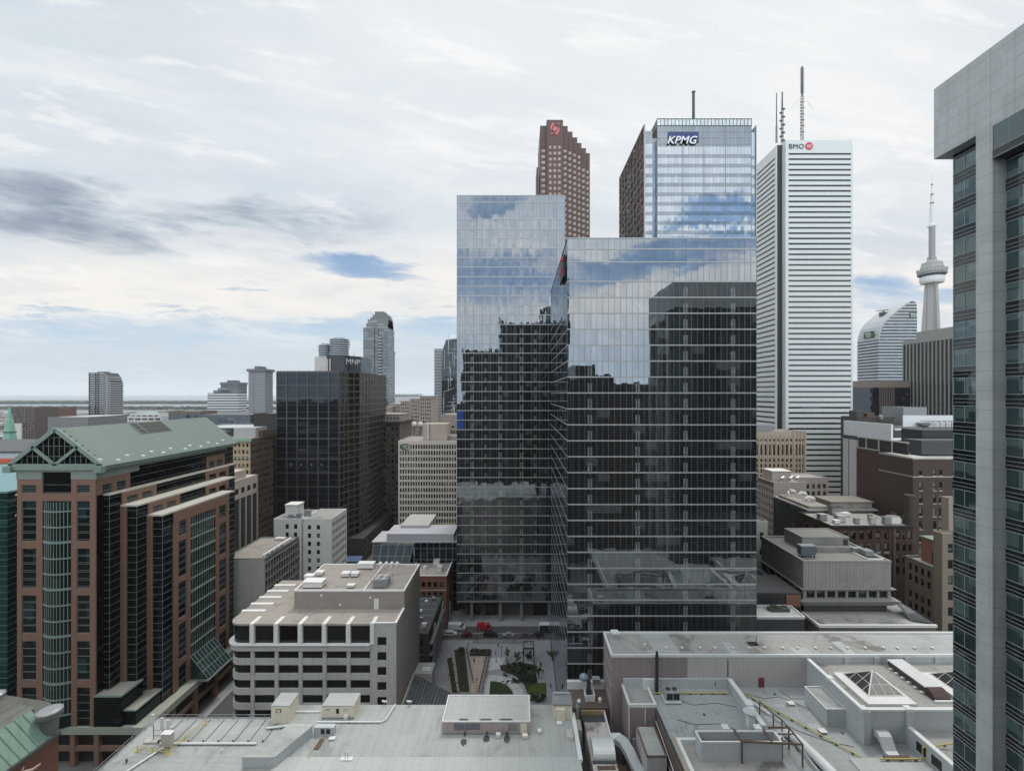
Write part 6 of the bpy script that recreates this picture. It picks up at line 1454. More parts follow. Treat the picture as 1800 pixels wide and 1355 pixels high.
    t = block('stone_building', 'buff stone tower block with tall narrow windows in front of the white tower', x0, x1, Y, 312, zt, bf, M['gravel'], front=(cols, rows), par=.6, depth=.4)
    ff = f_front(x0, Y); mb = MB()
    for u in (25.3, 27.85, 29.85, 32.2): ff.box(mb, u - .3, u + .3, 0, zt + .8, 0, .5)
    for k in range(10): u = .4 + 24.4 * k / 9; ff.box(mb, u - .22, u + .22, 0, zt - 2, 0, .35)
    mb.build('stone_pier', bf, t); pbox(t, 'roof_cage', M['steel'], x0 + 1, X(1366, Y) , Y + 4, Y + 14, zt, zt + 4)
    # big brown brick block
    x0, y0, y1, zt = 142.5, 165.0, 180.7, 74.6
    bb = paint('dark_brown_brick', (0.078, 0.055, 0.044), .85, .1, .2, rain=.12, fine=.06); bs = paint('side_brown_brick', (0.068, 0.052, 0.042), .85, .1, .2, rain=.15)
    rows = [(zt - 6.2, zt - 4.2)] + [(z - 3.0, z) for z in [zt - 8.6 - 4.7 * k for k in range(13)]]
    t = block('brick_building', 'big dark brown brick block with pale string course and narrow windows', x0, 176, y0, y1, zt, bb, M['roofdark'], front=([(2.2, 3.4), (7.2, 8.4), (9.4, 10.6), (14.2, 15.4), (16.4, 17.6), (21, 22.2), (23.2, 24.4)], rows), par=.5, win=M['wg_b'])
    pbox(t, 'string_course', M['conc'], x0 - .12, 176, y0 - .12, y1, zt - 6.9, zt - 6.55); pbox(t, 'cornice', M['conc'], x0 - .15, 176, y0 - .15, y1, zt - .35, zt + .16); fl = f_left(x0, y1)
    ws = [(fl, u, u + .9, z, z + .8, .03) for z in (52.2, 48.0) for u in (6.3, 7.7, 11.2, 12.6)]; add_windows(t, ws, paint('pale_shutter', (0.34, 0.31, 0.29), .7, .2, 1), 'side_window')
    mb = MB()
    for (a, b) in ((2.2, 3.4), (7.2, 8.4), (9.4, 10.6), (14.2, 15.4), (16.4, 17.6)):
        for (c, d) in rows: f_front(x0, y0).box(mb, a - .1, b + .1, c - .3, c, 0, .14)
    mb.build('sills', M['conc'], t)
    mb = MB(); mb.lathe(x0 - 3, 163, [(1.6, 45), (1.6, 60.5), (1.7, 61), (1.7, 61.8), (1.2, 62)], 12); mb.build('brick_flue', bs, t)
    t = thing('brick_block', 'windowless dark red brick block with black roof screens', 'building', (160, 187, 0)); pbox(t, 'wall', paint('dark_red_brick', (0.085, 0.045, 0.038), .85, .08, .2, rain=.1, fine=.05), x0, 185, y1 + .02, 192.5, 0, 75.2)
    pbox(t, 'roof_screen', paint('black_screen', (0.02, 0.021, 0.023), .5, .2, .3), x0 + .5, x0 + 1, 168, 192, 75.4, 79.6); pbox(t, 'screen_rail', M['conc'], x0 + .3, x0 + 1.2, 168, 192.3, 79.6, 80.0); pbox(t, 'roof_edge', M['conc'], x0 - .1, x0 + .4, y1, 192.6, 75.2, 75.6)
    for k in range(3): pbox(t, 'screen_post', M['conc'], x0 + .25, x0 + .5, 174.5 + k * 6.5, 175 + k * 6.5, 75.4, 79.6)
    pbox(t, 'plant_block', M['dark'], 150, 178, 170, 178, 75.2, 80.5); pbox(t, 'plant_block', M['black'], 160, 190, 181, 191, 75.2, 83.5); pbox(t, 'plant_block', M['rust'], 146.5, 152, 186, 191, 75.2, 78.4)
    t = thing('panelled_block', 'tall pale panelled wall with a white roof screen behind the dark red brick', 'building', (155, 197, 0)); pbox(t, 'wall', paint('pale_wall_panels', (0.58, 0.57, 0.56), .7, .05, .2, joints=(4.4, 2.0, .08), joint_dark=.3, rain=.1), x0 - .3, 190, 192.8, 201.4, 0, 78.4); pbox(t, 'corner_slot', M['black'], x0 - .5, x0 - .25, 200.5, 201.5, 0, 78.4); pbox(t, 'wall_slot', M['black'], x0 - .34, x0 - .28, 196.7, 197.0, 0, 78.4)
    pbox(t, 'roof_screen', paint('white_screen', (0.75, 0.77, 0.79), .6, .04, .2), x0 + .6, x0 + 1.4, 175.5, 201.2, 79.2, 86.2); pbox(t, 'screen_base', M['dark'], x0 + 1.4, x0 + 2, 176, 201, 75.4, 79.2); pbox(t, 'screen_base', M['dark'], x0, x0 + 10, 193, 201, 78.4, 80.0)
    # further roofs right
    t = thing('dark_block', 'dark block with a white roof screen, round dish and steel gantry', 'building', (210, 235, 0)); Y = 235.0; xx = X(1588, Y); pbox(t, 'wall', paint('dark_block_wall', (0.05, 0.055, 0.06), .5, .2, .2), xx - 8, 275, 231, 260, 0, 80); pbox(t, 'roof_screen', bpy.data.materials['white_screen'], xx, 275, Y, Y + .6, 81, 86.8); pbox(t, 'roof_edge', M['parwhite'], xx - 8, 275, 230.5, 231, 79.5, 80.4)
    mb = MB()
    for k in range(9): mb.bar((xx + 10 + k * 3, 232, 80.4), (xx + 10 + k * 3, 232, 84), .12)
    mb.bar((xx + 6, 232, 84), (xx + 40, 232, 84), .16); mb.bar((xx + 6, 232, 82.2), (xx + 40, 232, 82.2), .1)
    for k in range(8): mb.bar((xx + 10 + k * 3, 232, 82.2), (xx + 13 + k * 3, 232, 84), .08)
    mb.build('gantry', M['rust'], t); mb = MB(); mb.lathe(xx + 9, 233, [(.3, 80.5), (2.6, 82), (3.0, 83.2), (2.6, 83.2), (.2, 81.6)], 12); mb.build('dish', M['steel'], t)
    block('grey_roof_block', 'grey rooftop block with railings between the white tower and ribbed slab', X(1588, 300), X(1629, 300), 300, 318, Z(716, 300), M['steel'], M['roofgrey'], par=.3)
    # bank hall behind: brown roof strip over black glass
    t = thing('glass_block', 'wide black glass block with brown roof band and grey ribbed bay', 'building', (X(1545, 420), 430, 0)); Y = 420.0
    pbox(t, 'glass_wall', bpy.data.materials['navy_glass'], X(1490, Y), X(1600, Y), Y, Y + 22, 0, Z(681, Y)); pbox(t, 'roof_band', paint('brown_roof_band', (0.20, 0.165, 0.135), .8, .1, .1), X(1488, Y), X(1600, Y), Y - .5, Y + 24, Z(681, Y), Z(670, Y))
    for k in range(7): pbox(t, 'rib', paint('brown_rib', (0.12, 0.10, 0.085), .7, .1, .2) if k == 0 else bpy.data.materials['brown_rib'], X(1546 + k * 4, Y) - .5, X(1546 + k * 4, Y) + .5, Y - .9, Y, 0, Z(681, Y))
    u = thing('plant_room', 'dark cluttered plant boxes on a roof beside the white tower', 'plant room', (X(1520, 300), 300, 0)); pbox(u, 'wall', paint('plant_brown', (0.075, 0.065, 0.06), .8, .2, .3, joints=(2.5, 2.5, .3), joint_dark=.5), X(1506, 300), X(1572, 300), 300, 315, 0, Z(733, 300)); pbox(u, 'box', M['dark'], X(1508, 300), X(1520, 300), 301, 308, Z(733, 300), Z(722, 300)); pbox(u, 'box', M['rust'], X(1526, 300), X(1540, 300), 301, 308, Z(733, 300), Z(726, 300))
    mb = MB(); mb.lathe(X(1546, 300), 299, [(1.2, Z(737, 300)), (1.4, Z(731, 300)), (.3, Z(729, 300))], 10); mb.build('fan', M['steel'], u)
    # buff building at the right with penthouse
    x0, y0, y1, zt = 125.0, 135.0, 147.8, 45.5; bf2 = paint('dull_buff_brick', (0.23, 0.19, 0.15), .85, .1, .3, rain=.2)
    rows = [(zt - 3.8, zt - 1.6), (zt - 7.2, zt - 5.0), (zt - 12.4, zt - 10.2), (zt - 15.8, zt - 13.6), (zt - 20, zt - 17.8), (zt - 24, zt - 21.6)]
    t = block('brick_building', 'dull buff brick building with green roof edge and brick-red penthouse', x0, 150, y0, y1, zt, bf2, M['roofdark'], left=(grid(5, y1 - y0, .9, .9, .55), rows), par=.5, cope=paint('green_edge', (0.22, 0.31, 0.26), .6, .1, .4))
    pbox(t, 'penthouse', paint('salmon_brick', (0.30, 0.135, 0.09), .85, .1, .3), x0 + 3.2, x0 + 14, 137.5, 145.5, zt - .5, 52.4); pbox(t, 'penthouse_roof', bpy.data.materials['green_edge'], x0 + 3, x0 + 14.2, 137.3, 145.7, 52.4, 52.7); pbox(t, 'penthouse_door', M['black'], x0 + 3.1, x0 + 3.2, 139, 141.5, zt - .4, 49)
    t = block('stone_building', 'tall buff stone wing with a column of windows at the near tower edge', 122.5, 142, 132.0, 134.9, 57.3, paint('buff_wing', (0.25, 0.21, 0.16), .85, .08, .3, rain=.15), M['gravel'], front=(grid(5, 19.5, .5, .5, .4), [(z - 2.6, z) for z in [54.5 - 4.6 * k for k in range(10)]]), par=.4)
    block('stone_building', 'thin pale chimney-like stone pier above the buff stone wing', 127.2, 131, 135.0, 137.4, 67.0, paint('buff_pier', (0.36, 0.31, 0.25), .85, .08, .3), M['gravel'], par=.3)
mid_right()
# ------------------------------------------------------------------ the store roofs in front
M['mauve'] = paint('mauve_corrugated', (0.34, 0.285, 0.285), 0.6, 0.06, 0.2, ribs=(0.42, 0.05), rain=0.10, joints=(0.42, 0, 0.10), joint_dark=0.35)
M['palecorr'] = paint('pale_corrugated', (0.56, 0.53, 0.515), 0.6, 0.05, 0.2, ribs=(0.42, 0.05), rain=0.10, joints=(0.42, 0, 0.08), joint_dark=0.28)
M['panel'] = paint('pale_grey_panel', (0.50, 0.53, 0.535), 0.55, 0.05, 0.25, rain=0.12)
M['coping'] = paint('white_coping', (0.70, 0.72, 0.71), 0.5, 0.05, 0.4, rain=0.08)
M['cream'] = paint('cream_panel', (0.78, 0.72, 0.58), 0.6, 0.05, 0.4, rain=0.14)
M['store_wall'] = paint('brown_store_wall', (0.15, 0.105, 0.085), 0.85, 0.2, 0.4, stain=.4, rain=.2)
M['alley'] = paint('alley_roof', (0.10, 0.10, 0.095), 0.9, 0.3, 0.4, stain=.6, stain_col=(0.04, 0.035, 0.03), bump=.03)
ZM = 33.6      # main right-hand roof
ZL = 30.0      # left-hand roof
def store_right():
    t = thing('department_store', 'big store with stained flat grey roofs, mauve corrugated wall and raised blocks', 'store', (60, 95, 0))
    # long upper block
    X0 = 20.15
    pbox(t, 'mauve_wall', M['mauve'], X0, 36.8, 100, 109.6, 0, 40.2)
    pbox(t, 'pale_wall', M['palecorr'], 36.82, 63.2, 99.98, 109.6, 0, 40.2)
    pbox(t, 'panel_wall', M['panel'], 63.22, 112, 100.0, 109.6, 0, 40.2)
    for k in range(8): pbox(t, 'pilaster', M['panel'], 71.2 + k * 6.6, 72.4 + k * 6.6, 99.7, 100, 34, 40.2)
    mb = MB(); rim(mb, X0, 112, 100, 109.6, 40.2, 40.75, .3, .12); mb.build('white_coping', M['coping'], t)
    pbox(t, 'upper_roof', paint('upper_roof_membrane', (0.37, 0.36, 0.34), .88, .14, .14, stain=.85, stain_col=(0.13, 0.125, 0.115), bump=.03, seams=(3.0, 0, .12, .2)), X0 + .2, 111.8, 100.2, 109.4, 40.1, 40.32)
    pbox(t, 'upper_roof_new', M['roofgrey'], X0 + .25, 35.6, 100.25, 109.35, 40.32, 40.34); pbox(t, 'upper_roof_new', M['roofgrey'], 83, 111.7, 100.25, 109.35, 40.32, 40.34)
    pbox(t, 'roof_patch', M['roofdark'], 27.2, 30, 102.5, 106.6, 40.34, 40.37)
    for k in range(3): pbox(t, 'wall_flashing', M['coping'], X0 - .03, X0, 100.0 + 0 * k, 109.6, 37.2 - 3.6 * k, 37.28 - 3.6 * k)
    pbox(t, 'joint', M['dark'], 45.6, 45.75, 99.9, 99.98, 36, 39.6); pbox(t, 'red_door', paint('red_door', (0.20, 0.04, 0.045), .6, .1, .5), 52.4, 53.6, 99.86, 99.98, ZM + .05, ZM + 2.1)
    # main roof
    pbox(t, 'main_roof', paint('main_roof_membrane', (0.34, 0.36, 0.36), .85, .10, .20, stain=.95, stain_col=(0.15, 0.145, 0.135), bump=.015, fine=.08, seams=(2.4, 12, .12, .22)), 27.9, 80, 45, 99.97, 32.6, ZM)
    pbox(t, 'main_wall', M['store_wall'], 28.0, 80, 45, 99.96, 0, 32.6)
    pbox(t, 'roof_edge', M['dark'], 27.78, 28.05, 45, 93, ZM - .5, ZM + .12)
    pbox(t, 'notch_wall', M['mauve'], 22.4, 27.88, 93.4, 99.97, 0, ZM + .1); pbox(t, 'notch_roof', M['roofdark'], 22.5, 27.88, 93.5, 99.95, ZM + .1, ZM + .14)
    mb = MB(); rim(mb, 22.4, 27.95, 93.4, 99.95, ZM + .1, ZM + .75, .3, .08); mb.build('notch_parapet', M['coping'], t)
    pbox(t, 'downpipe', M['coping'], 25.6, 25.75, 93.15, 93.35, 24, ZM); pbox(t, 'corner_trim', M['cream'], 22.3, 22.5, 93.25, 93.4, 24, ZM)
    pbox(t, 'rear_panel', M['panel'], 22.6, 45.8, 99.5, 99.9, ZM, 35.7); pbox(t, 'rear_box', M['coping'], 26.8, 29.2, 98.9, 99.5, ZM, 35.9)
    pbox(t, 'wall_hose', M['dark'], 42.6, 42.75, 99.4, 99.5, ZM + .7, ZM + 1.5)
    # dividing wall
    pbox(t, 'divider', M['panel'], 45.5, 46.2, 85.6, 99.5, ZM, 35.55); pbox(t, 'divider_coping', M['coping'], 45.4, 46.35, 85.5, 99.6, 35.55, 35.8)
    pbox(t, 'divider_cap', M['coping'], 45.2, 46.6, 90.6, 92.2, 35.6, 36.1)
    # raised block with skylights
    x0, y0 = 63.0, 83.7; zt = 39.9
    for b in ((x0, x0 + .5, y0 + .5, 99.9, ZM, zt - .2), (x0, 112, y0, y0 + .5, ZM, zt - .2)): pbox(t, 'raised_wall', M['panel'], *b)
    pbox(t, 'raised_coping', M['coping'], x0 - .15, x0 + .6, y0 - .1, 99.9, zt - .2, zt + .12); pbox(t, 'raised_coping', M['coping'], x0 + .6, 112, y0 - .12, y0 + .6, zt - .2, zt + .12)
    for (a, b) in ((x0 - .3, y0 - .3), (x0 - .3, 92.5), (71.0, y0 - .3), (80.4, y0 - .3)): pbox(t, 'coping_block', M['coping'], a, a + 1.2, b, b + 1.2, zt - .3, zt + .3)
    pbox(t, 'raised_roof', M['roofdark'], x0 + .4, 112, y0 + .4, 99.9, 38.3, 38.9)
    for x in (63.0, 70.9): pbox(t, 'wall_pilaster', M['panel'], x, x + 1.3, y0 - .35, y0, ZM, zt - .2)
    # lean-to box
    pbox(t, 'lean_to', M['panel'], 59.3, 63, 88, 94.8, ZM, 36.9); pbox(t, 'lean_to_roof', M['roofgrey'], 59.5, 63, 88.2, 94.6, 36.9, 36.95)
    mb = MB(); rim(mb, 59.3, 62.98, 88, 94.8, 36.9, 37.15, .15, .05); mb.build('lean_to_coping', M['coping'], t)
    # lower right block with two windows
    pbox(t, 'side_block_wall', M['panel'], 71.0, 71.6, 68, y0 - .01, ZM - 2, 36.9); pbox(t, 'side_block_coping', M['coping'], 70.9, 71.75, 68, y0 - .01, 36.9, 37.15); pbox(t, 'side_block_roof', M['roofdark'], 71.5, 112, 60, y0 - .02, 35.2, 36.0)
    for y in (80.6, 77.6): pbox(t, 'side_block_window', M['black'], 70.93, 71.0, y - 1.0, y + .9, ZM + .8, ZM + 2.4)
    pbox(t, 'low_roof', M['roofpale'], 58, 70.9, 60, 80.3, ZM, ZM + .25)
    # parapet enclosure near the tank
    pbox(t, 'low_parapet', M['coping'], 28.8, 29.4, 60, 84.2, ZM, ZM + .9); pbox(t, 'low_parapet', M['coping'], 29.4, 32.6, 83.6, 84.2, ZM, ZM + .9); pbox(t, 'low_court', M['roofdark'], 29.4, 46, 60, 83.5, ZM, ZM + .05)
    pbox(t, 'brown_ledge', paint('tan_ledge', (0.36, 0.31, 0.25), .8, .1, .4), 28.05, 28.8, 60, 84.2, ZM - .4, ZM + .5)
    # patches, cables and drains on the main roof
    q = random.Random(17)
    for k in range(9):
        x, y = q.uniform(29, 60), q.uniform(86, 97); w_, d_ = q.uniform(.8, 2.6), q.uniform(.6, 1.8)
        if 44 < x + w_ and x < 47: continue
        pbox(t, 'roof_patch', M['roofpale'] if k % 2 else M['roofdark'], x, x + w_, y, y + d_, ZM, ZM + .012 + k * .001)
    for pth in ([(33.4, 95.6), (36, 94.2), (41, 94.8), (44.6, 93.6)], [(48, 98), (51.5, 96.2), (55.2, 96.8), (59.2, 93)], [(50, 90), (53.6, 86.6), (57.2, 84.2), (61, 83)], [(56.4, 99.2), (57.2, 96.2), (62.6, 96.0)], [(31, 90), (34, 88.6), (39, 88.9), (42.6, 86.4)]):
        mb = MB(); mb.tube([(a, b, ZM + .05) for a, b in pth], .045, 5); mb.build('cable', M['black'], t)
    for (x, y) in ((37, 91.4), (49.5, 94.2), (54.6, 97.6), (61.2, 86.4), (51.8, 88.2)):
        mb = MB(); mb.lathe(x, y, [(.28, ZM), (.26, ZM + .12), (.1, ZM + .16)], 8); mb.build('roof_drain', M['dark'], t)
    for k in range(6): x = 41 + k * 6.4 + q.uniform(-2, 2); pbox(t, 'roof_patch', (M['roofdark'], M['roofpale'])[k % 2], x, x + q.uniform(1.5, 4), 101, 101 + q.uniform(1.5, 6), 40.3, 40.335 + k * .001)
    return t
store_right()

def store_things():
    # row of little white vents
    for k in range(17):
        x = 33.2 + k * 3.75 + rnd.uniform(-.4, .4); v = thing('roof_vent', 'small white roof vent in the long row on the stained upper roof', 'roof vent', (x, 103, 40.34), 'white vents along the upper roof')
        mb = MB(); mb.lathe(x, 103, [(.16, 40.3), (.16, 40.55)], 8); mb.build('pipe', M['steel'], v); mb = MB(); mb.lathe(x, 103, [(.34, 40.55), (.30, 40.72), (.08, 40.8)], 8); mb.build('cap', M['white'], v)
    v = thing('roof_box', 'silver vent box at the left corner of the upper roof', 'roof vent', (22.4, 107.6, 40.34)); pbox(v, 'casing', M['silver'], 21.8, 23.1, 107, 108.4, 40.34, 41.5); pbox(v, 'hood', M['coping'], 21.6, 23.3, 106.8, 108.6, 41.5, 41.8)
    v = thing('roof_drain', 'white drain on a dark square patch of the upper roof', 'roof drain', (28.6, 104.5, 40.37)); mb = MB(); mb.lathe(28.6, 104.5, [(.3, 40.37), (.3, 40.6), (.1, 40.7)], 8); mb.build('strainer', M['white'], v)
    v = thing('vent_post', 'thin black post on the dark blot of the upper roof', 'vent pipe', (54.5, 105, 40.3)); mb = MB(); mb.cyl(54.5, 105, 40.3, 42.3, .09, n=6); mb.build('post', M['black'], v); pbox(v, 'foot', M['black'], 52.6, 54.8, 104.2, 105.8, 40.34, 40.42)
    # chimney pipe
    v = thing('chimney_pipe', 'tall black flue standing against the mauve corrugated wall', 'flue', (29.6, 98.6, ZM)); mb = MB(); mb.cyl(29.6, 98.4, ZM, 41.4, .36, n=10); mb.cyl(29.6, 98.4, 41.4, 42.4, .36, .2, n=10); mb.build('pipe', M['black'], v); mb = MB()
    for z in (36, 38.5, 40.6): mb.cyl(29.6, 98.4, z, z + .2, .45, n=10)
    mb.build('clamp', M['dark'], v)
    # air conditioner
    v = thing('air_conditioner', 'square silver air conditioner with twin grilles on the right-hand roof', 'air conditioner', (31.6, 95.6, ZM)); pbox(v, 'casing', M['silver'], 30.3, 33.3, 94.6, 96.9, ZM + .5, ZM + 2.3); pbox(v, 'base', M['coping'], 30.1, 33.5, 94.3, 97.1, ZM + .25, ZM + .5)
    for k in range(2): pbox(v, 'grille', M['black'], 30.5 + k * 1.4, 31.75 + k * 1.4, 94.55, 94.6, ZM + .8, ZM + 2.1)
    for x in (31.1, 32.5): mb = MB(); mb.lathe(x, 95.8, [(.55, ZM + 2.3), (.55, ZM + 2.48), (.2, ZM + 2.42)], 12); mb.build('fan', M['dark'], v)
    for (x, y) in ((30.3, 94.5), (33.2, 94.5), (30.3, 96.8), (33.2, 96.8)): pbox(v, 'foot', M['steel'], x - .1, x + .1, y - .1, y + .1, ZM, ZM + .25)
    # yellow gas pipes
    def pipe(lab, path, r=.13, mat=None, name='gas_pipe', cat='pipe'):
        v = thing(name, lab, cat, path[0]); mb = MB(); mb.tube(path, r, 8); mb.build('tube', mat or M['yellow'], v)
        mb = MB()
        for a, b in zip(path, path[1:]):
            a, b = Vector(a), Vector(b); n = int((b - a).length / 2.2)
            for k in range(n): p = a.lerp(b, (k + .5) / max(n, 1)); mb.box(p.x - .2, p.x + .2, p.y - .2, p.y + .2, p.z - r - .12, p.z - r * .4)
        mb.build('support', M['dark'], v); return v
    pipe('long yellow gas pipe running diagonally across the right-hand roof', [(46.6, 99.0, ZM + 1.3), (46.9, 98.6, ZM + .4), (52.8, 90.7, ZM + .4), (60.2, 80.3, ZM + .4)])
    pipe('yellow gas pipe along the foot of the grey parapet', [(28.2, 97.6, ZM + .3), (44.8, 97.6, ZM + .3), (44.8, 98.9, ZM + 1.5), (46.6, 99.0, ZM + 1.5)])
    pipe('yellow pipe bent over the low roof at the right', [(63.0, 79.6, ZM + .6), (70.4, 79.6, ZM + .6), (70.4, 79.6, ZM + 2.6), (78, 79.6, ZM + 3.6)])
    pipe('white duct pipe lying beside the dividing wall', [(48.0, 95.6, ZM + .25), (50.1, 91.0, ZM + .25)], .28, M['coping'], 'duct_pipe')
    # small roof hatches
    for k, (x, y) in enumerate(((56.2, 94.4), (57.6, 86.6))):
        v = thing('roof_hatch', ('far' if k == 0 else 'near') + ' one of two white hatches between yellow pipe and lean-to', 'roof hatch', (x, y, ZM)); pbox(v, 'kerb', M['steel'], x - .55, x + .55, y - .45, y + .45, ZM, ZM + .3); pbox(v, 'lid', M['white'], x - .65, x + .65, y - .55, y + .55, ZM + .3, ZM + .42)
    # divider equipment
    v = thing('satellite_dish', 'grey dish on a white stand beside the dividing wall', 'dish', (44.6, 88.2, ZM)); pbox(v, 'stand', M['coping'], 44.0, 45.3, 87.4, 88.8, ZM, ZM + 2.4); mb = MB(); mb.lathe(44.4, 88, [(.2, ZM + 2.4), (1.0, ZM + 2.7), (1.25, ZM + 3.05), (1.1, ZM + 3.0), (.2, ZM + 2.7)], 14); mb.build('reflector', M['panel'], v)
    # plinth with mushroom vents
    v = thing('vent_plinth', 'low white plinth with two hooded vents behind the open tank', 'plinth', (40, 84.8, ZM)); pbox(v, 'slab', M['coping'], 35.4, 49.0, 84.0, 86.2, ZM, ZM + .6)
    for x in (38.4, 44.4): mb = MB(); mb.cyl(x, 84.9, ZM + .6, ZM + 2.0, .26, n=10); mb.build('stem', M['silver'], v); pbox(v, 'hood', M['white'], x - .65, x + .55, 84.3, 85.6, ZM + 2.0, ZM + 2.35)
    for x in (40.3, 42.6, 46.6): mb = MB(); mb.lathe(x, 85.0, [(.55, ZM + .6), (.5, ZM + .72), (.1, ZM + .74)], 12); mb.build('drain', M['steel'], v)
    # open tank with rusty steel frame
    v = thing('open_tank', 'open-topped pale grey tank with rusty beams across its mouth', 'tank', (38.7, 81, ZM)); tx0, tx1, ty0, ty1, tz = 31.7, 45.9, 79.7, 82.3, 37.0
    for b in ((tx0, tx1, ty0, ty0 + .2, ZM, tz), (tx0, tx1, ty1 - .2, ty1, ZM, tz), (tx0, tx0 + .2, ty0 + .2, ty1 - .2, ZM, tz), (tx1 - .2, tx1, ty0 + .2, ty1 - .2, ZM, tz)): pbox(v, 'tank_wall', M['panel'], *b)
    pbox(v, 'tank_floor', M['rust'], tx0 + .2, tx1 - .2, ty0 + .2, ty1 - .2, ZM, ZM + .4); mb = MB(); rim(mb, tx0, tx1, ty0, ty1, tz, tz + .15, .2, .06); mb.build('rim', M['coping'], v)
    for x in (38.6, 43.9): pbox(v, 'beam', M['rust'], x, x + .3, ty0, ty1, tz + .16, tz + .38)
    pbox(v, 'beam', M['rust'], tx0 + .3, tx1 - .2, 80.9, 81.15, tz - .9, tz - .6)
    v = thing('steel_frame', 'brown rusty steel frame standing over and beside the open tank', 'steel frame', (46, 79, ZM)); mb = MB(); r = .17
    A = [(38.7, 79.3, tz + .5), (48.8, 78.6, tz + .5), (48.8, 82.6, tz + .5), (45, 82.6, tz + .5)]
    for a, b in zip(A, A[1:]): mb.bar(a, b, r)
    for (x, y) in ((38.7, 79.3), (48.8, 78.6), (46.2, 80.2), (48.8, 82.6)): mb.bar((x, y, ZM), (x, y, tz + .5), .15)
    mb.bar((45.9, 81, tz + .5), (48.8, 81, tz + .5), .12); mb.build('tank_frame', M['rust'], v)
    mb = MB(); B = [(48.2, 91.5, ZM + 2.6), (49.0, 88.0, ZM + 2.6), (49.2, 85.5, ZM + 3.2), (48.8, 82.6, tz + .5)]
    for a, b in zip(B, B[1:]): mb.bar(a, b, .12)
    for p in B[:3]: mb.bar((p[0], p[1], ZM), p, .12)
    mb.build('side_rail', M['rust'], v)
    # big white curved duct along the court edge
    v = thing('curved_duct', 'thick white half-round duct curving past the open tank', 'duct', (51, 84, ZM)); mb = MB(); mb.tube([(48.6, 86.0, ZM + .4), (50.2, 85.4, ZM + .75), (51.0, 83.6, ZM + .9), (51.6, 80.6, ZM + .9), (52.2, 77.4, ZM + .9), (52.8, 72, ZM + .9)], [.5, .75, .85, .85, .85, .85], 14); mb.build('tube', M['coping'], v, smooth=True)
    mb = MB()
    for y in (82.4, 79.2, 76.2): mb.lathe(51.9 - (y - 77) * .17, y, [(.95, ZM + .05), (.95, ZM + .3)], 10)
    mb.build('saddle', M['rust'], v); pbox(v, 'side_panel', M['panel'], 50.3, 50.5, 70, 84, ZM, ZM + .9)
    # skylights
    def skylight(dx, lab):
        xa, xb, ya, yb, z = 65.8 + dx, 75.0 + dx, 85.9, 95.7, 38.9; v = thing('skylight', lab, 'skylight', ((xa + xb) / 2, (ya + yb) / 2, z))
        pbox(v, 'frame', M['white'], xa, xb, ya, yb, z, z + .6)
        bx0, bx1, by0, by1 = xa + 1.7, xb - .6, ya + 2.2, yb - .5; ap = Vector(((bx0 + bx1) / 2, (by0 + by1) / 2, 42.3)); zz = z + .62
        c = [Vector((bx0, by0, zz)), Vector((bx1, by0, zz)), Vector((bx1, by1, zz)), Vector((bx0, by1, zz))]
        gm = M.setdefault('skyl', paint('skylight_panes', (0.26, 0.235, 0.20), .25, .35, .5)); gm2 = M.setdefault('skyl2', paint('skylight_dark', (0.05, 0.045, 0.045), .2, .3, .5))
        for i in range(4):
            mb = MB(); mb.add([c[i], c[(i + 1) % 4], ap], [(0, 1, 2)]); mb.build('pane', (gm, gm2, gm, gm2)[i], v)
        mb = MB()
        for i in range(4):
            a, b = c[i], c[(i + 1) % 4]; mb.bar(a, b, .12); mb.bar(a, ap, .13)
            for k in range(1, 4):
                f = k / 4; p = a.lerp(b, f); top = a.lerp(ap, min(1, 2 * f)) if f <= .5 else b.lerp(ap, min(1, 2 * (1 - f))); mb.bar(p, top if abs(f - .5) > .01 else ap, .055)
            mb.bar(a.lerp(ap, .45), b.lerp(ap, .45), .05)
        mb.build('glazing_bars', M['white'], v)
    skylight(0, 'whole pyramid skylight on a white frame on the raised roof'); skylight(18.2, 'partly hidden pyramid skylight beyond the barrel canopy')
    # barrel canopy between the skylights
    v = thing('canopy', 'long ribbed white canopy with dark rounded end between the skylights', 'canopy', (81.2, 94, 38.9)); pbox(v, 'side', M['dark'], 79.7, 82.8, 89.4, 98.6, 39.2, 40.3)
    pbox(v, 'top', paint('ribbed_white', (0.66, 0.66, 0.65), .5, .05, .4, joints=(.75, 0, .14), joint_dark=.4), 79.55, 82.95, 89.4, 98.7, 40.3, 40.5)
    pts = [(79.7, 89.4, 39.2), (79.7, 89.4, 40.5)] + [(79.7, 89.4 - 2.0 * math.sin(a), 39.2 + 1.3 * math.cos(a)) for a in [k * math.pi / 16 for k in range(1, 9)]]
    mb = MB(); mb.extr(pts, (3.1, 0, 0)); mb.build('hood', paint('dark_red_hood', (0.06, 0.022, 0.022), .35, .2, .5), v); pbox(v, 'kerb', M['white'], 79.4, 83.2, 86.9, 87.3, 38.9, 39.3)
    for k in range(6): pbox(v, 'vent', M['white'], 79.0, 79.7, 89.6 + k * 1.5, 90.1 + k * 1.5, 38.9, 39.3)
    # silver swan-neck duct
    v = thing('swan_neck_duct', 'shiny silver duct curving down from the raised wall to the low roof', 'duct', (66.2, 81, ZM)); mb = MB()
    path = [(83.6, 36.4), (82.9, 36.5), (82.2, 36.1), (81.6, 35.1), (81.1, 34.4), (80.4, 34.0)]
    for (a, b), (c, d) in zip(path, path[1:]):
        mb.add([(65.0, a, b), (67.2, a, b), (67.2, c, d), (65.0, c, d), (65.0, a, b - 1.1), (67.2, a, b - 1.1), (67.2, c, d - 1.1 if d > 34.9 else ZM), (65.0, c, d - 1.1 if d > 34.9 else ZM)], ((0,1,2,3),(1,5,6,2),(0,3,7,4),(4,7,6,5)))
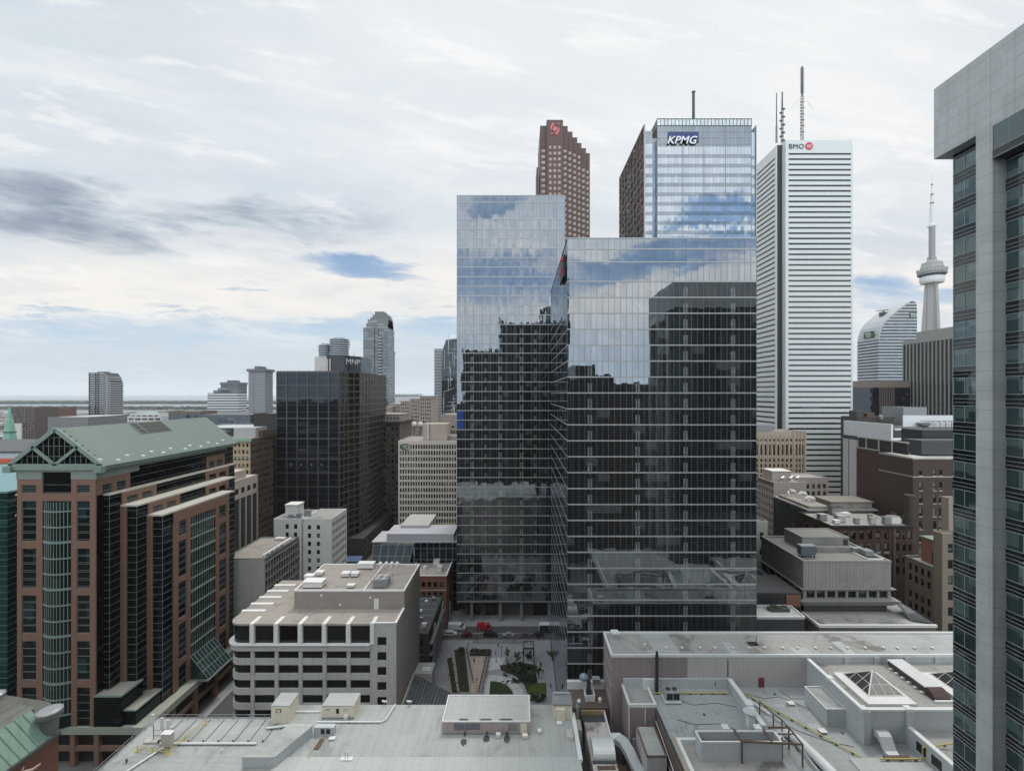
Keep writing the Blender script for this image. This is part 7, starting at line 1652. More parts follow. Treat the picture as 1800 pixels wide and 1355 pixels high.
    mb.build('duct', paint('bright_duct', (0.72, 0.73, 0.73), .35, .05, .5, metal=.3), v); pbox(v, 'base', M['rust'], 64.2, 68.6, 79.8, 80.5, ZM + .25, ZM + .55)
    for k in range(2): pbox(v, 'bolt_row', M['steel'], 64.94 + k * 2.26, 65.0 + k * 2.26, 80.4, 83.5, 34.2, 34.3)
store_things()

def alley():
    za = 24.0
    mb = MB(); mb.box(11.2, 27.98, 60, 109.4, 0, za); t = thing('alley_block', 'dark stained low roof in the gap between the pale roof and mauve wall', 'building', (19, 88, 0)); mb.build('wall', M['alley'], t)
    pbox(t, 'rear_parapet', M['coping'], 11.2, 20.1, 108.6, 109.2, za, za + 5.4); pbox(t, 'brown_step', paint('brown_step', (0.12, 0.09, 0.075), .8, .2, .5), 11.2, 20.1, 102, 108.5, za, za + 3.6)
    v = thing('penthouse_duct', 'long pale rusty duct housing with a rounded silver hood in the gap', 'duct housing', (16.5, 90, za))
    wl = paint('rusty_white', (0.50, 0.48, 0.45), .7, .12, .5, stain=.8, stain_col=(0.10, 0.06, 0.045)); pbox(v, 'housing', wl, 13.6, 18.2, 76, 96.5, za, za + 4.4); pbox(v, 'rear_curb', paint('tan_timber', (0.34, 0.24, 0.13), .8, .15, .5), 13.3, 18.6, 99.2, 99.6, za, za + 4.9); pbox(v, 'rear_box', M['dark'], 13.5, 18.4, 96.6, 99.2, za, za + 4.0); pbox(v, 'side_curb', M['coping'], 18.25, 18.5, 90, 99.2, za, za + 4.9)
    pts = [(14.0, 88.9 + 2.6 * math.cos(a), za + 4.4 + 2.0 * math.sin(a)) for a in [math.pi * k / 12 for k in range(13)]]
    mb = MB(); mb.extr(pts, (4.2, 0, 0)); mb.build('hood', paint('silver_hood', (0.66, 0.67, 0.66), .4, .05, .5, metal=.2), v, smooth=False); pbox(v, 'joint', M['dark'], 13.7, 18.1, 85.6, 86.3, za + 4.4, za + 4.55); pbox(v, 'rust_patch', M['rust'], 14.4, 17.8, 84.2, 85.2, za + 4.4, za + 4.43); pbox(v, 'seam', M['coping'], 13.5, 18.3, 83.2, 83.45, za + 4.4, za + 4.6)
    v = thing('cowl_vent', 'blue-grey mushroom cowl on a bent pipe at the back of the gap', 'vent cowl', (16, 107.8, za)); mb = MB(); mb.tube([(16, 106, za + 3.6), (16, 106, za + 7.2), (15.4, 106, za + 8.0)], .5, 10); mb.build('pipe', M['dark'], v); mb = MB(); mb.lathe(14.9, 106, [(1.1, za + 7.7), (1.0, za + 8.4), (.2, za + 9.0)], 14); mb.build('cowl', paint('blue_grey_cowl', (0.22, 0.26, 0.33), .4, .08, .5), v, smooth=True); mb = MB(); mb.box(15, 17.2, 104.2, 104.4, za + 3.6, za + 5.0); mb.box(15, 15.2, 104.4, 107, za + 3.6, za + 5.0); mb.box(17, 17.2, 104.4, 107, za + 3.6, za + 5.0); mb.build('guard', M['coping'], v)
    v = thing('vent_box', 'small grey box on the white parapet behind the cowl', 'box', (18, 108, za + 5.4)); pbox(v, 'casing', M['steel'], 17.3, 18.9, 107.8, 109, za + 5.3, za + 6.3); pbox(v, 'lid', M['silver'], 17.2, 19.0, 107.7, 109.1, za + 6.3, za + 6.45)
    v = thing('roof_vent', 'little white vent cap on the brown step', 'roof vent', (18.3, 104, za + 3.6)); mb = MB(); mb.lathe(18.3, 104, [(.35, za + 3.6), (.35, za + 4.3), (.5, za + 4.35), (.1, za + 4.8)], 8); mb.build('cap', M['white'], v)
    v = thing('silver_stack', 'thin silver stack with elbow beside the pale roof edge', 'vent pipe', (12.6, 99, za)); mb = MB(); mb.tube([(12.5, 99, za), (12.5, 99, za + 6), (12.7, 99.2, za + 6.8), (13.0, 99.6, za + 6.9)], [.4, .4, .45, .5], 10); mb.build('pipe', M['silver'], v); mb = MB(); mb.box(11.7, 13, 95, 98.2, za, za + 3.8); mb.build('cabinet', M['conc'], v)
    # container-like box with grey roof
    v = thing('roof_shed', 'narrow shed with corrugated sides and flat grey roof against the brown wall', 'shed', (26, 88, za)); pbox(v, 'wall', M['palecorr'], 23.6, 27.3, 84.6, 92.6, za, 30.4); pbox(v, 'roof', M['roofgrey'], 23.7, 27.2, 84.7, 92.5, 30.4, 30.5); mb = MB(); rim(mb, 23.6, 27.3, 84.6, 92.6, 30.5, 30.75, .2, .08); mb.build('parapet', M['store_wall'], v)
    v = thing('leaning_panel', 'pale pink panel standing against the corrugated notch wall', 'panel', (23.2, 93, za)); pbox(v, 'board', paint('pink_panel', (0.50, 0.44, 0.43), .7, .05, .4), 23.0, 24.1, 93.0, 93.2, za, za + 3.6)
    v = thing('flat_duct', 'grey flat duct bending down in the gap beside the shed', 'duct', (21, 90, za)); mb = MB(); pth = [(19.8, 92.4, 28.6), (20.8, 91.2, 28.6), (21.6, 89.2, 28.0), (22.4, 87.2, 26.8), (23.0, 86.0, 26.4)]
    for a, b in zip(pth, pth[1:]):
        a, b = Vector(a), Vector(b); n = Vector((.9, .55, 0)); d = Vector((0, 0, -1.1)); mb.add([a - n, a + n, b + n, b - n, a - n + d, a + n + d, b + n + d, b - n + d], ((0,1,2,3),(0,3,7,4),(1,5,6,2),(4,7,6,5)))
    mb.build('duct', M['panel'], v); pbox(v, 'inlet', M['coping'], 18.6, 20.6, 91.6, 93.4, 27.4, 28.5); mb = MB(); mb.bar((20.6, 90.5, za), (20.6, 90.5, 27.6), .2); mb.bar((22.6, 86.5, za), (22.6, 86.5, 26), .2); mb.build('leg', M['rust'], v)
    v = thing('blower', 'blue-grey round blower with a red motor at the bottom of the gap', 'blower', (24, 83, za)); mb = MB(); mb.extr([(23.0, 82.4 + 1.5 * math.cos(a), 26.2 + 1.7 * math.sin(a)) for a in [k * math.pi / 12 for k in range(24)]], (1.9, 0, 0)); mb.build('drum', bpy.data.materials['blue_grey_cowl'], v); pbox(v, 'motor', paint('red_motor', (0.30, 0.06, 0.05), .5, .15, .8), 21.8, 22.9, 82.2, 83.6, 25.4, 26.8); pbox(v, 'stand', M['panel'], 22.8, 25.6, 80.4, 84.2, za, 25.0); pbox(v, 'outlet', M['panel'], 23.1, 24.9, 80.2, 81.6, 25, 26.2)
    v = thing('pipe_rack', 'tangle of dark and white pipes at the bottom of the gap', 'pipes', (20, 81, za)); mb = MB()
    for k in range(6): mb.bar((18.6, 79 + k * .9, 25 + (k % 3) * .5), (22.6, 79.3 + k * .9, 25 + (k % 2) * .7), .14)
    mb.build('dark_pipes', M['dark'], v); mb = MB()
    for k in range(3): mb.bar((18.6, 78.4 + k * 1.6, 26), (23, 78.6 + k * 1.6, 26), .12); mb.bar((19.4 + k, 77, 25.4), (19.4 + k, 84, 25.2), .1)
    mb.build('pale_pipes', M['coping'], v); pbox(v, 'grate', M['rust'], 18.8, 22, 85, 90, za, za + .8)
    v = thing('wall_conduit', 'pale conduits running along the brown store wall', 'conduit', (27.7, 85, 30)); mb = MB(); mb.bar((27.75, 93, 31.2), (27.75, 84, 30.2), .1); mb.bar((27.75, 84, 30.2), (27.75, 76, 28.6), .1); mb.bar((27.75, 91, 29.2), (27.75, 80, 28), .07); mb.build('pipe', M['coping'], v)
alley()

def roof_left():
    x0, x1, y1 = -76.0, 11.15, 99.5
    rf = paint('left_roof_membrane', (0.37, 0.385, 0.37), .85, .09, .16, stain=.7, stain_col=(0.24, 0.235, 0.22), bump=.012, fine=.07, seams=(2.0, 14, .12, .22))
    t = thing('low_building', 'wide low building with a pale grey flat roof across the bottom of the view', 'building', (-32, 78, 0))
    pbox(t, 'wall', M['conc'], x0, x1, 45, 95.2, 0, ZL - .2); pbox(t, 'wall', M['conc'], -49, x1, 95.2, y1, 0, ZL - .2)
    pbox(t, 'roof', rf, x0 - .1, x1 + .1, 85.2, 95.3, ZL - .2, ZL); pbox(t, 'roof', rf, -49.1, x1 + .1, 95.3, y1 + .1, ZL - .2, ZL)
    pbox(t, 'near_roof', M['roofpale'], -45, x1 + .1, 45, 85.0, ZL - .2, ZL + .25); pbox(t, 'near_roof_left', rf, x0 - .1, -45.02, 45, 85.18, ZL - .2, ZL - .004)
    pbox(t, 'roof_seam', M['roofdark'], -45, x1, 85.0, 85.16, ZL, ZL + .14)
    pbox(t, 'side_gutter', M['coping'], x1 - .35, x1 + .45, 84, 96.5, ZL, ZL + .5); pbox(t, 'edge_trim', M['steel'], x0 - .3, x0 - .1, 45, 95.4, ZL - .3, ZL + .1); pbox(t, 'edge_trim', M['steel'], x0 - .1, -49.2, 95.3, 95.5, ZL - .3, ZL + .1)
    pbox(t, 'edge_trim', M['coping'], -49.2, -42.5, 97.0, 97.3, ZL, ZL + .35)
    # seams of the left strip
    mb = MB()
    for k in range(8): mb.box(-70.4 + k * 2.9, -70.32 + k * 2.9, 88.6, 95.0, ZL, ZL + .10); mb.box(-70.45 + k * 2.9, -70.27 + k * 2.9, 88.5, 88.7, ZL, ZL + .65)
    mb.build('roof_seams', M['dark'], t)
    def item(nm, lab, cat, loc, grp=None): return thing(nm, lab, cat, loc, grp)
    # long low penthouse
    v = item('roof_house', 'long low grey roof house with white rim and pink and grey panels', 'roof house', (-6.7, 95, ZL)); xa, xb, ya, yb, zt = -15.5, 2.0, 91.0, 98.9, 32.4
    pbox(v, 'wall', paint('pink_panels', (0.45, 0.375, 0.355), .7, .06, .3, joints=(2.25, 0, .08), joint_dark=.35), xa, xb, ya, yb, ZL, zt); pbox(v, 'roof', paint('stained_top', (0.41, 0.42, 0.41), .85, .05, .2, stain=.35, stain_col=(.3, .3, .29), seams=(2.0, 0, .1, .15)), xa + .1, xb - .1, ya + .1, yb - .1, zt, zt + .05)
    mb = MB(); rim(mb, xa, xb, ya, yb, zt, zt + .22, .14, .08); mb.build('white_rim', M['coping'], v)
    for (a, b) in ((-13.2, -11.1), (-11.0, -8.0)): pbox(v, 'grey_panel', paint('slate_panel', (0.16, 0.175, 0.20), .5, .1, .4) if a < -12 else bpy.data.materials['slate_panel'], a, b, ya - .05, ya, ZL + .9, zt - .25)
    pbox(v, 'grey_panel', M['steel'], -2.4, -.4, ya - .05, ya, ZL + .7, zt - .3); pbox(v, 'door', M['cream'], .1, 1.4, ya - .06, ya, ZL + .1, zt - .2); pbox(v, 'plinth', M['steel'], xa - .05, xb + .05, ya - .1, ya, ZL, ZL + .25)
    # soot stains above the three outlets (marks on the membrane)
    q = random.Random(4); sm = paint('soot_stain', (0.075, 0.075, 0.07), .9, .5, 1.2)
    for k, x in enumerate((-11.3, -6.9, -2.9)):
        mb = MB(); n = 22; mb.add([(x + (1.5 if k else 1.1) * math.cos(a) * q.uniform(.75, 1.1), ya + .62 + .42 * math.sin(a) * q.uniform(.7, 1.1), zt + .055) for a in [2 * math.pi * i / n for i in range(n)]], [tuple(range(n))]); mb.build('soot_stain', sm, v)
        mb = MB(); mb.add([(x + .3 + .7 * math.cos(a) * q.uniform(.7, 1.1), ya - 1.3 + 1.1 * math.sin(a) * q.uniform(.6, 1.1) - (.7 if k == 0 else 0), ZL + .006 + k * .001) for a in [2 * math.pi * i / n for i in range(n)]], [tuple(range(n))]); mb.build('soot_stain', sm, v)
        mb = MB(); mb.tube([(x + .3, ya - .1, ZL + .5), (x + .3, ya - .5, ZL + .5), (x + .3, ya - .6, ZL + .15)], .16, 8); mb.build('outlet', M['dark'], v)
    for (x, y, w_) in ((-4.3, 90.3, .9), (1.0, 90.0, 1.1), (3.9, 91.2, .7)):
        v = item('roof_box', ('small white box at the foot of the long roof house' if w_ < 1 and x < 0 else 'flat beige box below the roof house door' if w_ > 1 else 'single white box on the grey roof right of the roof house'), 'box', (x, y, ZL)); pbox(v, 'casing', M['cream'] if w_ > 1 else M['white'], x - w_ / 2, x + w_ / 2, y - .4, y + .4, ZL + .1, ZL + .7); pbox(v, 'base', M['steel'], x - w_ / 2 + .1, x + w_ / 2 - .1, y - .3, y + .3, ZL, ZL + .1)
    # cream huts
    def hut(lab, xa, xb, ya, yb, zt, wide):
        v = item('roof_hut', lab, 'roof hut', ((xa + xb) / 2, (ya + yb) / 2, ZL)); pbox(v, 'wall', M['cream'], xa, xb, ya, yb, ZL, zt - .1); pbox(v, 'roof', M['roofgrey'], xa - .06, xb + .06, ya - .06, yb + .06, zt - .1, zt + .06)
        if wide:
            pbox(v, 'vent', M['black'], xa + 2.9, xa + 3.5, ya - .04, ya, ZL + 1.1, ZL + 2.1); pbox(v, 'grille', M['conc'], xa + .6, xa + 1.7, ya - .04, ya, ZL + 1.75, ZL + 2.05); pbox(v, 'grille', M['conc'], xb - 2.2, xb - 1.2, ya - .04, ya, ZL + 1.75, ZL + 2.05); pbox(v, 'cabinet', M['white'], xb - 1.9, xb - 1.1, ya - .7, ya - .05, ZL + .1, ZL + 1.0); pbox(v, 'plinth', M['steel'], xa - .1, xb + .1, ya - .12, ya, ZL, ZL + .3)
        else: pbox(v, 'hatch', M['rust'], xa + 1.0, xa + 2.1, ya - .05, ya, ZL + 2.2, ZL + 2.9); pbox(v, 'hatch_flap', M['cream'], xa + 1.2, xa + 1.9, ya - .12, ya - .05, ZL + 2.35, ZL + 2.75)
    hut('tall narrow cream hut with a small rusty hatch on the grey roof', -51.4, -47.6, 94.0, 98.0, 33.6, False); hut('wide cream hut with a dark vent on the grey roof', -41.4, -34.8, 95.3, 99.3, 32.7, True)
    # long grey duct box and sunken doorway
    v = item('duct_box', 'long pale grey box lying on the roof below the cream huts', 'duct box', (-47, 86, ZL)); mb = MB(); mb.add([(-50.4, 82.6, ZL), (-44.6, 82.6, ZL), (-41.2, 90.4, ZL), (-46.0, 90.4, ZL), (-50.4, 82.6, ZL + 2.1), (-44.6, 82.6, ZL + 2.1), (-41.2, 90.4, ZL + 2.1), (-46.0, 90.4, ZL + 2.1)], ((0,3,2,1),(4,5,6,7),(0,1,5,4),(1,2,6,5),(2,3,7,6),(3,0,4,7))); mb.build('casing', M['panel'], v); mb = MB(); mb.add([(-50.5, 82.5, ZL + 2.1), (-44.5, 82.5, ZL + 2.1), (-41.1, 90.5, ZL + 2.1), (-46.1, 90.5, ZL + 2.1), (-50.5, 82.5, ZL + 2.16), (-44.5, 82.5, ZL + 2.16), (-41.1, 90.5, ZL + 2.16), (-46.1, 90.5, ZL + 2.16)], ((0,3,2,1),(4,5,6,7),(0,1,5,4),(1,2,6,5),(2,3,7,6),(3,0,4,7))); mb.build('lid', M['roofgrey'], v)
    v = item('doorway', 'low grey doorway with two black openings beside the long grey box', 'doorway', (-38.8, 91, ZL)); pbox(v, 'wall', M['panel'], -41.0, -37.0, 90.5, 91.6, ZL, ZL + 1.7)
    for x in (-39.6, -38.5): pbox(v, 'opening', M['black'], x, x + .75, 90.45, 90.5, ZL + .45, ZL + 1.4)
    v = item('rusty_grate', 'small rusty grate on the stained roof beside the long box', 'grate', (-38.6, 88.2, ZL)); pbox(v, 'mesh', M['rust'], -39.4, -38.5, 87.0, 89.6, ZL + .05, ZL + .16); pbox(v, 'rail', M['yellow'], -39.6, -39.5, 84.6, 88, ZL + .3, ZL + .36)
    v = item('roof_box', 'white hatch near the grate on the grey roof', 'box', (-37, 89.6, ZL)); pbox(v, 'lid', M['white'], -37.6, -36.4, 89.2, 90.0, ZL + .15, ZL + .35); pbox(v, 'kerb', M['steel'], -37.5, -36.5, 89.3, 89.9, ZL, ZL + .15)
    v = item('roof_bracket', 'white base plate with two upright pins on the roof', 'bracket', (-31.9, 84.2, ZL)); pbox(v, 'plate', M['white'], -33.3, -31.0, 84.0, 84.8, ZL + .25, ZL + .45); mb = MB(); mb.bar((-32.4, 84.4, ZL + .4), (-32.4, 84.4, ZL + 1.6), .06); mb.bar((-31.9, 84.4, ZL + .4), (-31.9, 84.4, ZL + 1.5), .06); mb.build('pin', M['steel'], v)
    def ppipe(lab, path, r=.17):
        v = item('roof_pipe', lab, 'pipe', path[0]); mb = MB(); mb.tube(path, r, 8); mb.build('tube', M['coping'], v); mb = MB()
        for a, b in zip(path, path[1:]):
            a, b = Vector(a), Vector(b); n = int((b - a).length / 1.4)
            for k in range(n): p = a.lerp(b, (k + .5) / max(n, 1)); mb.box(p.x - .1, p.x + .1, p.y - .14, p.y + .14, ZL, ZL + .12)
        mb.build('support', M['dark'], v)
    ppipe('white pipe crossing the roof below the wide cream hut and turning back', [(-42.0, 94.0, ZL + .3), (-28.6, 94.0, ZL + .3), (-27.9, 94.6, ZL + .3), (-27.2, 99.2, ZL + .3)])
    ppipe('long white pipe along the ribbed strip of roof', [(-69.8, 88.2, ZL + .3), (-51.0, 88.2, ZL + .3)], .22); ppipe('white pipe along the left roof corner running toward the viewer', [(-68.0, 88.0, ZL + .3), (-71.2, 80.0, ZL + .3), (-76, 68, ZL + .3)], .18)
    ppipe('short white pipe between the narrow hut and the doorway', [(-51.4, 92.2, ZL + .3), (-47.6, 92.6, ZL + .5), (-42.4, 92.6, ZL + .5)], .2)
    # rail round the left corner
    v = item('guard_rail', 'double grey guard rail round the left corner of the pale roof', 'guard rail', (-76, 95, ZL))
    for z in (ZL + .6, ZL + 1.15): mb = MB(); mb.tube([(-75.7, 60, z), (-75.7, 94.9, z), (-49.4, 94.9, z)], .06, 6); mb.build('rail', M['steel'], v)
    for k in range(9): mb = MB(); mb.bar((-75.7 + k * 3.2, 94.9, ZL), (-75.7 + k * 3.2, 94.9, ZL + 1.15), .05); mb.build('post', M['steel'], v)
    for k in range(10): mb = MB(); mb.bar((-75.7, 92 - k * 3.2, ZL), (-75.7, 92 - k * 3.2, ZL + 1.15), .05); mb.build('post', M['steel'], v)
    # yellow barriers
    def barrier(lab, pts):
        v = item('barrier', lab, 'barrier', pts[0])
        for z in (.5, 1.0): mb = MB(); mb.tube([(x, y, ZL + z) for x, y, _ in pts], .055, 6); mb.build('rail', M['yellow'], v)
        for (x, y, _) in pts:
            mb = MB(); mb.bar((x, y, ZL), (x, y, ZL + 1.0), .055); mb.build('post', M['yellow'], v); mb = MB(); mb.lathe(x, y, [(.42, ZL), (.36, ZL + .14), (.06, ZL + .2)], 10); mb.build('foot', M['yellow'], v)
    barrier('yellow barrier running back from the small cabinet', [(-66.2, 86.0, 0), (-65.8, 89.2, 0), (-64.6, 93.8, 0)]); barrier('yellow barrier across the roof in front of the small cabinet', [(-72.8, 86.6, 0), (-69.6, 86.2, 0), (-66.4, 85.9, 0)])
    v = item('cell_antenna', 'small beige cabinet at the roof corner rail', 'cabinet', (-67.8, 87.6, ZL)); pbox(v, 'casing', paint('beige_cabinet', (0.56, 0.52, 0.47), .6, .05, .4), -68.8, -67.0, 87.2, 88.2, ZL + .3, ZL + 2.7); pbox(v, 'base', M['dark'], -68.7, -67.1, 87.3, 88.1, ZL, ZL + .3); pbox(v, 'lid', M['white'], -68.9, -66.9, 87.1, 88.3, ZL + 2.7, ZL + 2.85)
    v = item('antenna_mast', 'pair of pale panel antennas on grey poles at the roof corner', 'antenna', (-71.5, 88.5, ZL))
    for (x, h) in ((-71.8, 5.3), (-70.0, 4.6), (-68.8, 4.2)):
        mb = MB(); mb.bar((x, 89.2, ZL), (x, 89.2, ZL + h), .09); mb.build('pole', M['steel'], v); pbox(v, 'panel_antenna', M['parwhite'], x - .25, x + .25, 88.85, 89.1, ZL + h - 2.2, ZL + h + .1)
    mb = MB(); mb.bar((-71.8, 89.2, ZL + 2), (-68.8, 90.4, ZL + 1.6), .06); mb.bar((-71.8, 89.2, ZL + 1), (-70, 91, ZL + .1), .06); mb.lathe(-69.4, 90, [(.1, ZL + 2.4), (.5, ZL + 2.7), (.5, ZL + 2.8)], 10); mb.build('bracket', M['steel'], v); pbox(v, 'ballast', M['conc'], -73.2, -70.6, 88.4, 89.8, ZL, ZL + .35)
    # tower unit with fans near the right edge
    v = item('cooling_tower', 'cream cooling unit topped by a row of silver fans beside the gap', 'cooling unit', (8.8, 96.4, ZL)); pbox(v, 'casing', M['cream'], 7.0, 10.9, 95.2, 98.2, ZL, ZL + 2.8); pbox(v, 'roof', M['steel'], 6.9, 11.0, 95.1, 99.0, ZL + 2.8, ZL + 3.2); pbox(v, 'hatch', M['cream'], 7.6, 9.4, 94.7, 95.2, ZL - .0, ZL + 2.3); pbox(v, 'step', M['white'], 7.6, 8.6, 93.2, 94.0, ZL, ZL + .5)
    for k in range(5): mb = MB(); mb.lathe(7.5 + k * .7, 98.2, [(.36, ZL + 3.2), (.38, ZL + 3.55), (.1, ZL + 3.5)], 10); mb.build('fan', M['silver'], v)
    v = item('roof_box', 'tall cream cabinet by the white gutter', 'cabinet', (9.9, 90.4, ZL)); pbox(v, 'casing', M['cream'], 9.3, 10.4, 89.2, 91.2, ZL, ZL + .7); pbox(v, 'lid', M['conc'], 9.2, 10.5, 89.1, 91.3, ZL + .7, ZL + .78)
    for k, x in enumerate((-29.6, -24.2)): v = item('floodlight', ('left' if k == 0 else 'right') + ' white floodlight on the far roof edge', 'floodlight', (x, 99.2, ZL)); mb = MB(); mb.bar((x, 99.2, ZL), (x, 99.3, ZL + .8), .06); mb.build('arm', M['steel'], v); mb = MB(); mb.bar((x - .5, 99.2, ZL + 1.1), (x + .5, 99.4, ZL + .8), .2); mb.build('lamp_head', M['white'], v)
    for k, (x, y) in enumerate(((-56.6, 86.4), (-72.6, 84.0), (-72.4, 80.6))): v = item('roof_vent', ('pale vent dot on the wide grey roof', 'dark bent vent near the left rail', 'dark stub vent nearest the left roof corner')[k], 'roof vent', (x, y, ZL)); mb = MB(); mb.cyl(x, y, ZL, ZL + .5, .14, n=8); mb.build('stub', M['white'] if k == 0 else M['dark'], v); mb = MB(); mb.lathe(x, y, [(.24, ZL + .5), (.1, ZL + .66)], 8); mb.build('cap', M['white'] if k == 0 else M['dark'], v)
roof_left()
# ------------------------------------------------------------------ garden, street life
def G(v, w, z=0.15):
    Y = (EYE - z) * FPX / (1000 + w * .1771 - CY); return ((780 + v * .1771 - CX) * Y / FPX, Y)
def garden():
    pal = paint('pale_stone_path', (0.60, 0.585, 0.56), .8, .06, .4, stain=.15); tile = paint('pink_tiles', (0.56, 0.44, 0.36), .8, .1, .5, seams=(1.5, 1.5, .16, .5))
    grass = paint('lawn_grass', (0.035, 0.055, 0.018), .95, .3, .8, fine=.3); grass2 = paint('bright_grass', (0.075, 0.105, 0.022), .95, .3, .8, fine=.3); soil = paint('planting_soil', (0.045, 0.038, 0.028), .95, .3, .8)
    wall = paint('planter_concrete', (0.42, 0.39, 0.35), .85, .12, .5, rain=.2, stain=.3); wood = paint('red_brown_timber', (0.17, 0.09, 0.06), .7, .2, .8)
    def flat(name, pts, z, mat, kind='structure', h=.1):
        mb = MB(); mb.prism(pts, z - h, z); return mb.build(name, mat, kind=kind)
    C = Vector(G(455, 1262)); 
    def arc(r, a0, a1, n=18): return [(C.x + r * math.cos(R(a0 + (a1 - a0) * i / n)), C.y + r * math.sin(R(a0 + (a1 - a0) * i / n))) for i in range(n + 1)]
    flat('garden_path', [G(462, 878), G(610, 878), G(560, 985), G(436, 1010)], .20, pal); flat('tiled_court', [G(262, 885), G(395, 878), G(388, 1030), G(345, 1240), G(255, 1240), G(285, 1060)], .205, tile)
    flat('stone_path', [G(405, 1075), G(474, 1075), G(450, 1240), G(395, 1240)], .21, pal)
    flat('lawn', [(C.x, C.y - 4)] + [(C.x + 7.6, C.y - 4)] + arc(7.6, 0, 92) , .23, grass)
    # ring path of separate pale slabs
    for i in range(6):
        a0, a1 = -12 + i * 18.5, -12 + (i + 1) * 18.5 - 1.6; o = arc(11.2, a0, a1, 6); n = arc(7.9, a1, a0, 6); flat('ring_path', o + n, .215, pal)
    bed = [G(555, 955), G(780, 928), G(895, 950), G(935, 1130), G(1018, 1128), G(1020, 1236), G(832, 1238), G(800, 1150), G(715, 1062), G(570, 1005)]
    flat('planting_bed', bed, .24, soil); flat('grass_corner', [G(850, 1160), G(935, 1134), G(1016, 1132), G(1018, 1234), G(838, 1236)], .26, grass2)
    q = random.Random(21)
    mb = MB()
    for k in range(26):
        a = q.uniform(0, 1); x, y = Vector(G(q.uniform(600, 920), q.uniform(960, 1130))); foliage(mb, x, y, .55, 1.3, 1.3, .5, 60, q, .2)
    mb.build('ground_cover', M['leafdark'], kind='stuff', label='dark green ground cover between ring path and plaza', cat='ground cover')
    def shrub(lab, x, y, r, h, mat, n=170, grp='shrubs in the garden beds'):
        t = thing('shrub', lab, 'shrub', (x, y, .2), grp); mb = MB(); foliage(mb, x, y, .3 + h * .55, r, r, h * .55, n, q, .17); mb.build('foliage', mat, t); mb = MB(); mb.cyl(x, y, .15, .3 + h * .4, .06, n=5); mb.build('stem', M['bark'], t)
    for k, (v, w) in enumerate(((640, 985), (700, 960), (760, 985), (730, 1040), (800, 1040), (850, 1000), (870, 1070), (800, 1110), (880, 1120), (690, 1020))):
        x, y = G(v, w); shrub('round shrub in the planting bed between ring path and plaza', x, y, 1.1, 1.6, M['leafdark'] if k % 3 else M['leaf'])
    for k in range(9):
        x, y = G(870 + k * 16, 1290 + (k % 2) * 30); shrub('dark shrub in the row behind the long roof house', x, y, .8, 1.6, M['leafdark'], 130, 'dark shrubs behind the roof house')
    # long raised planters
    def planter(lab, a, b, c, d, h):
        t = thing('raised_planter', lab, 'planter', (*a, .15)); mb = MB(); mb.prism([d, c, b, a], .1, h - .1); mb.build('soil', soil, t); P = [a, b, c, d]; mb = MB()
        for p, r_ in zip(P, P[1:] + P[:1]): p, r_ = Vector((*p, 0)), Vector((*r_, 0)); u = (r_ - p).normalized(); n = Vector((-u.y, u.x, 0)) * .16; mb.prism([(p - n).to_tuple()[:2], (r_ - n).to_tuple()[:2], (r_ + n).to_tuple()[:2], (p + n).to_tuple()[:2]], .1, h)
        mb.build('wall', wall, t); mb = MB(); A, B, C_, D = (Vector((*p, 0)) for p in P)
        for k in range(26):
            f, g_ = (k + .5) / 26, q.uniform(.25, .75); p = A.lerp(D, f).lerp(B.lerp(C_, f), g_); foliage(mb, p.x, p.y, h + .15, .7, .7, .35, 34, q, .15)
        mb.build('plants', M['leaf'], t, kind='stuff')
    planter('long narrow planter nearest the sooty building', G(28, 905), G(84, 886), G(142, 1250), G(78, 1252), .9)
    planter('long wide planter beside the tiled court', G(98, 822), G(215, 806), G(262, 1250), G(150, 1252), 1.1)
    t = thing('hedge', 'dark clipped hedge at the street end of the tiled court', 'hedge', (*G(360, 835), .15)); a, b = G(262, 838), G(464, 834); mb = MB(); mb.box(a[0], b[0], a[1] - 1.5, a[1] + 1.8, .1, .9); mb.build('hedge_body', soil, t); mb = MB()
    for k in range(24): foliage(mb, a[0] + (b[0] - a[0]) * (k + .5) / 24, a[1] + q.uniform(-1, 1), 1.0, .5, 1.0, .4, 40, q, .16)
    mb.build('foliage', M['leafdark'], t)
    for k, (p, r_) in enumerate(((G(435, 835), G(345, 1240)), (G(465, 830), G(385, 1240)), (G(222, 800), G(290, 1130)))):
        t = thing('timber_rail', ('left red-brown timber rail of the slanting pair', 'right red-brown timber rail of the slanting pair', 'red-brown timber rail along the wide planter')[k], 'rail', (*p, .15)); mb = MB(); mb.bar((*p, 1.5), (*r_, 1.5), .12); mb.bar((*p, .9), (*r_, .9), .08); mb.build('beam', wood, t); mb = MB()
        for i in range(9): x, y = Vector(p).lerp(Vector(r_), i / 8); mb.bar((x, y, .1), (x, y, 1.5), .09)
        mb.build('posts', wood, t)
    # steel cube frame with climbing plant
    t = thing('steel_frame', 'open black steel cube frame in the garden with a plant climbing inside', 'garden frame', (*G(845, 880), .15)); mb = MB(); x0, y0 = G(790, 930); x1, _ = G(895, 930); y1 = y0 + 5.0; h = 5.4
    for (x, y) in ((x0, y0), (x1, y0), (x0, y1), (x1, y1)): mb.box(x - .14, x + .14, y - .14, y + .14, .1, h)
    for z in (h - .28, h * .5):
        for y in (y0, y1): mb.box(x0, x1, y - .1, y + .1, z, z + .24)
        for x in (x0, x1): mb.box(x - .1, x + .1, y0, y1, z, z + .24)
    mb.build('frame', M['black'], t); mb = MB(); foliage(mb, (x0 + x1) / 2, (y0 + y1) / 2, 1.8, 1.7, 1.7, 1.7, 360, q, .18); mb.build('climber', M['leafdark'], t)
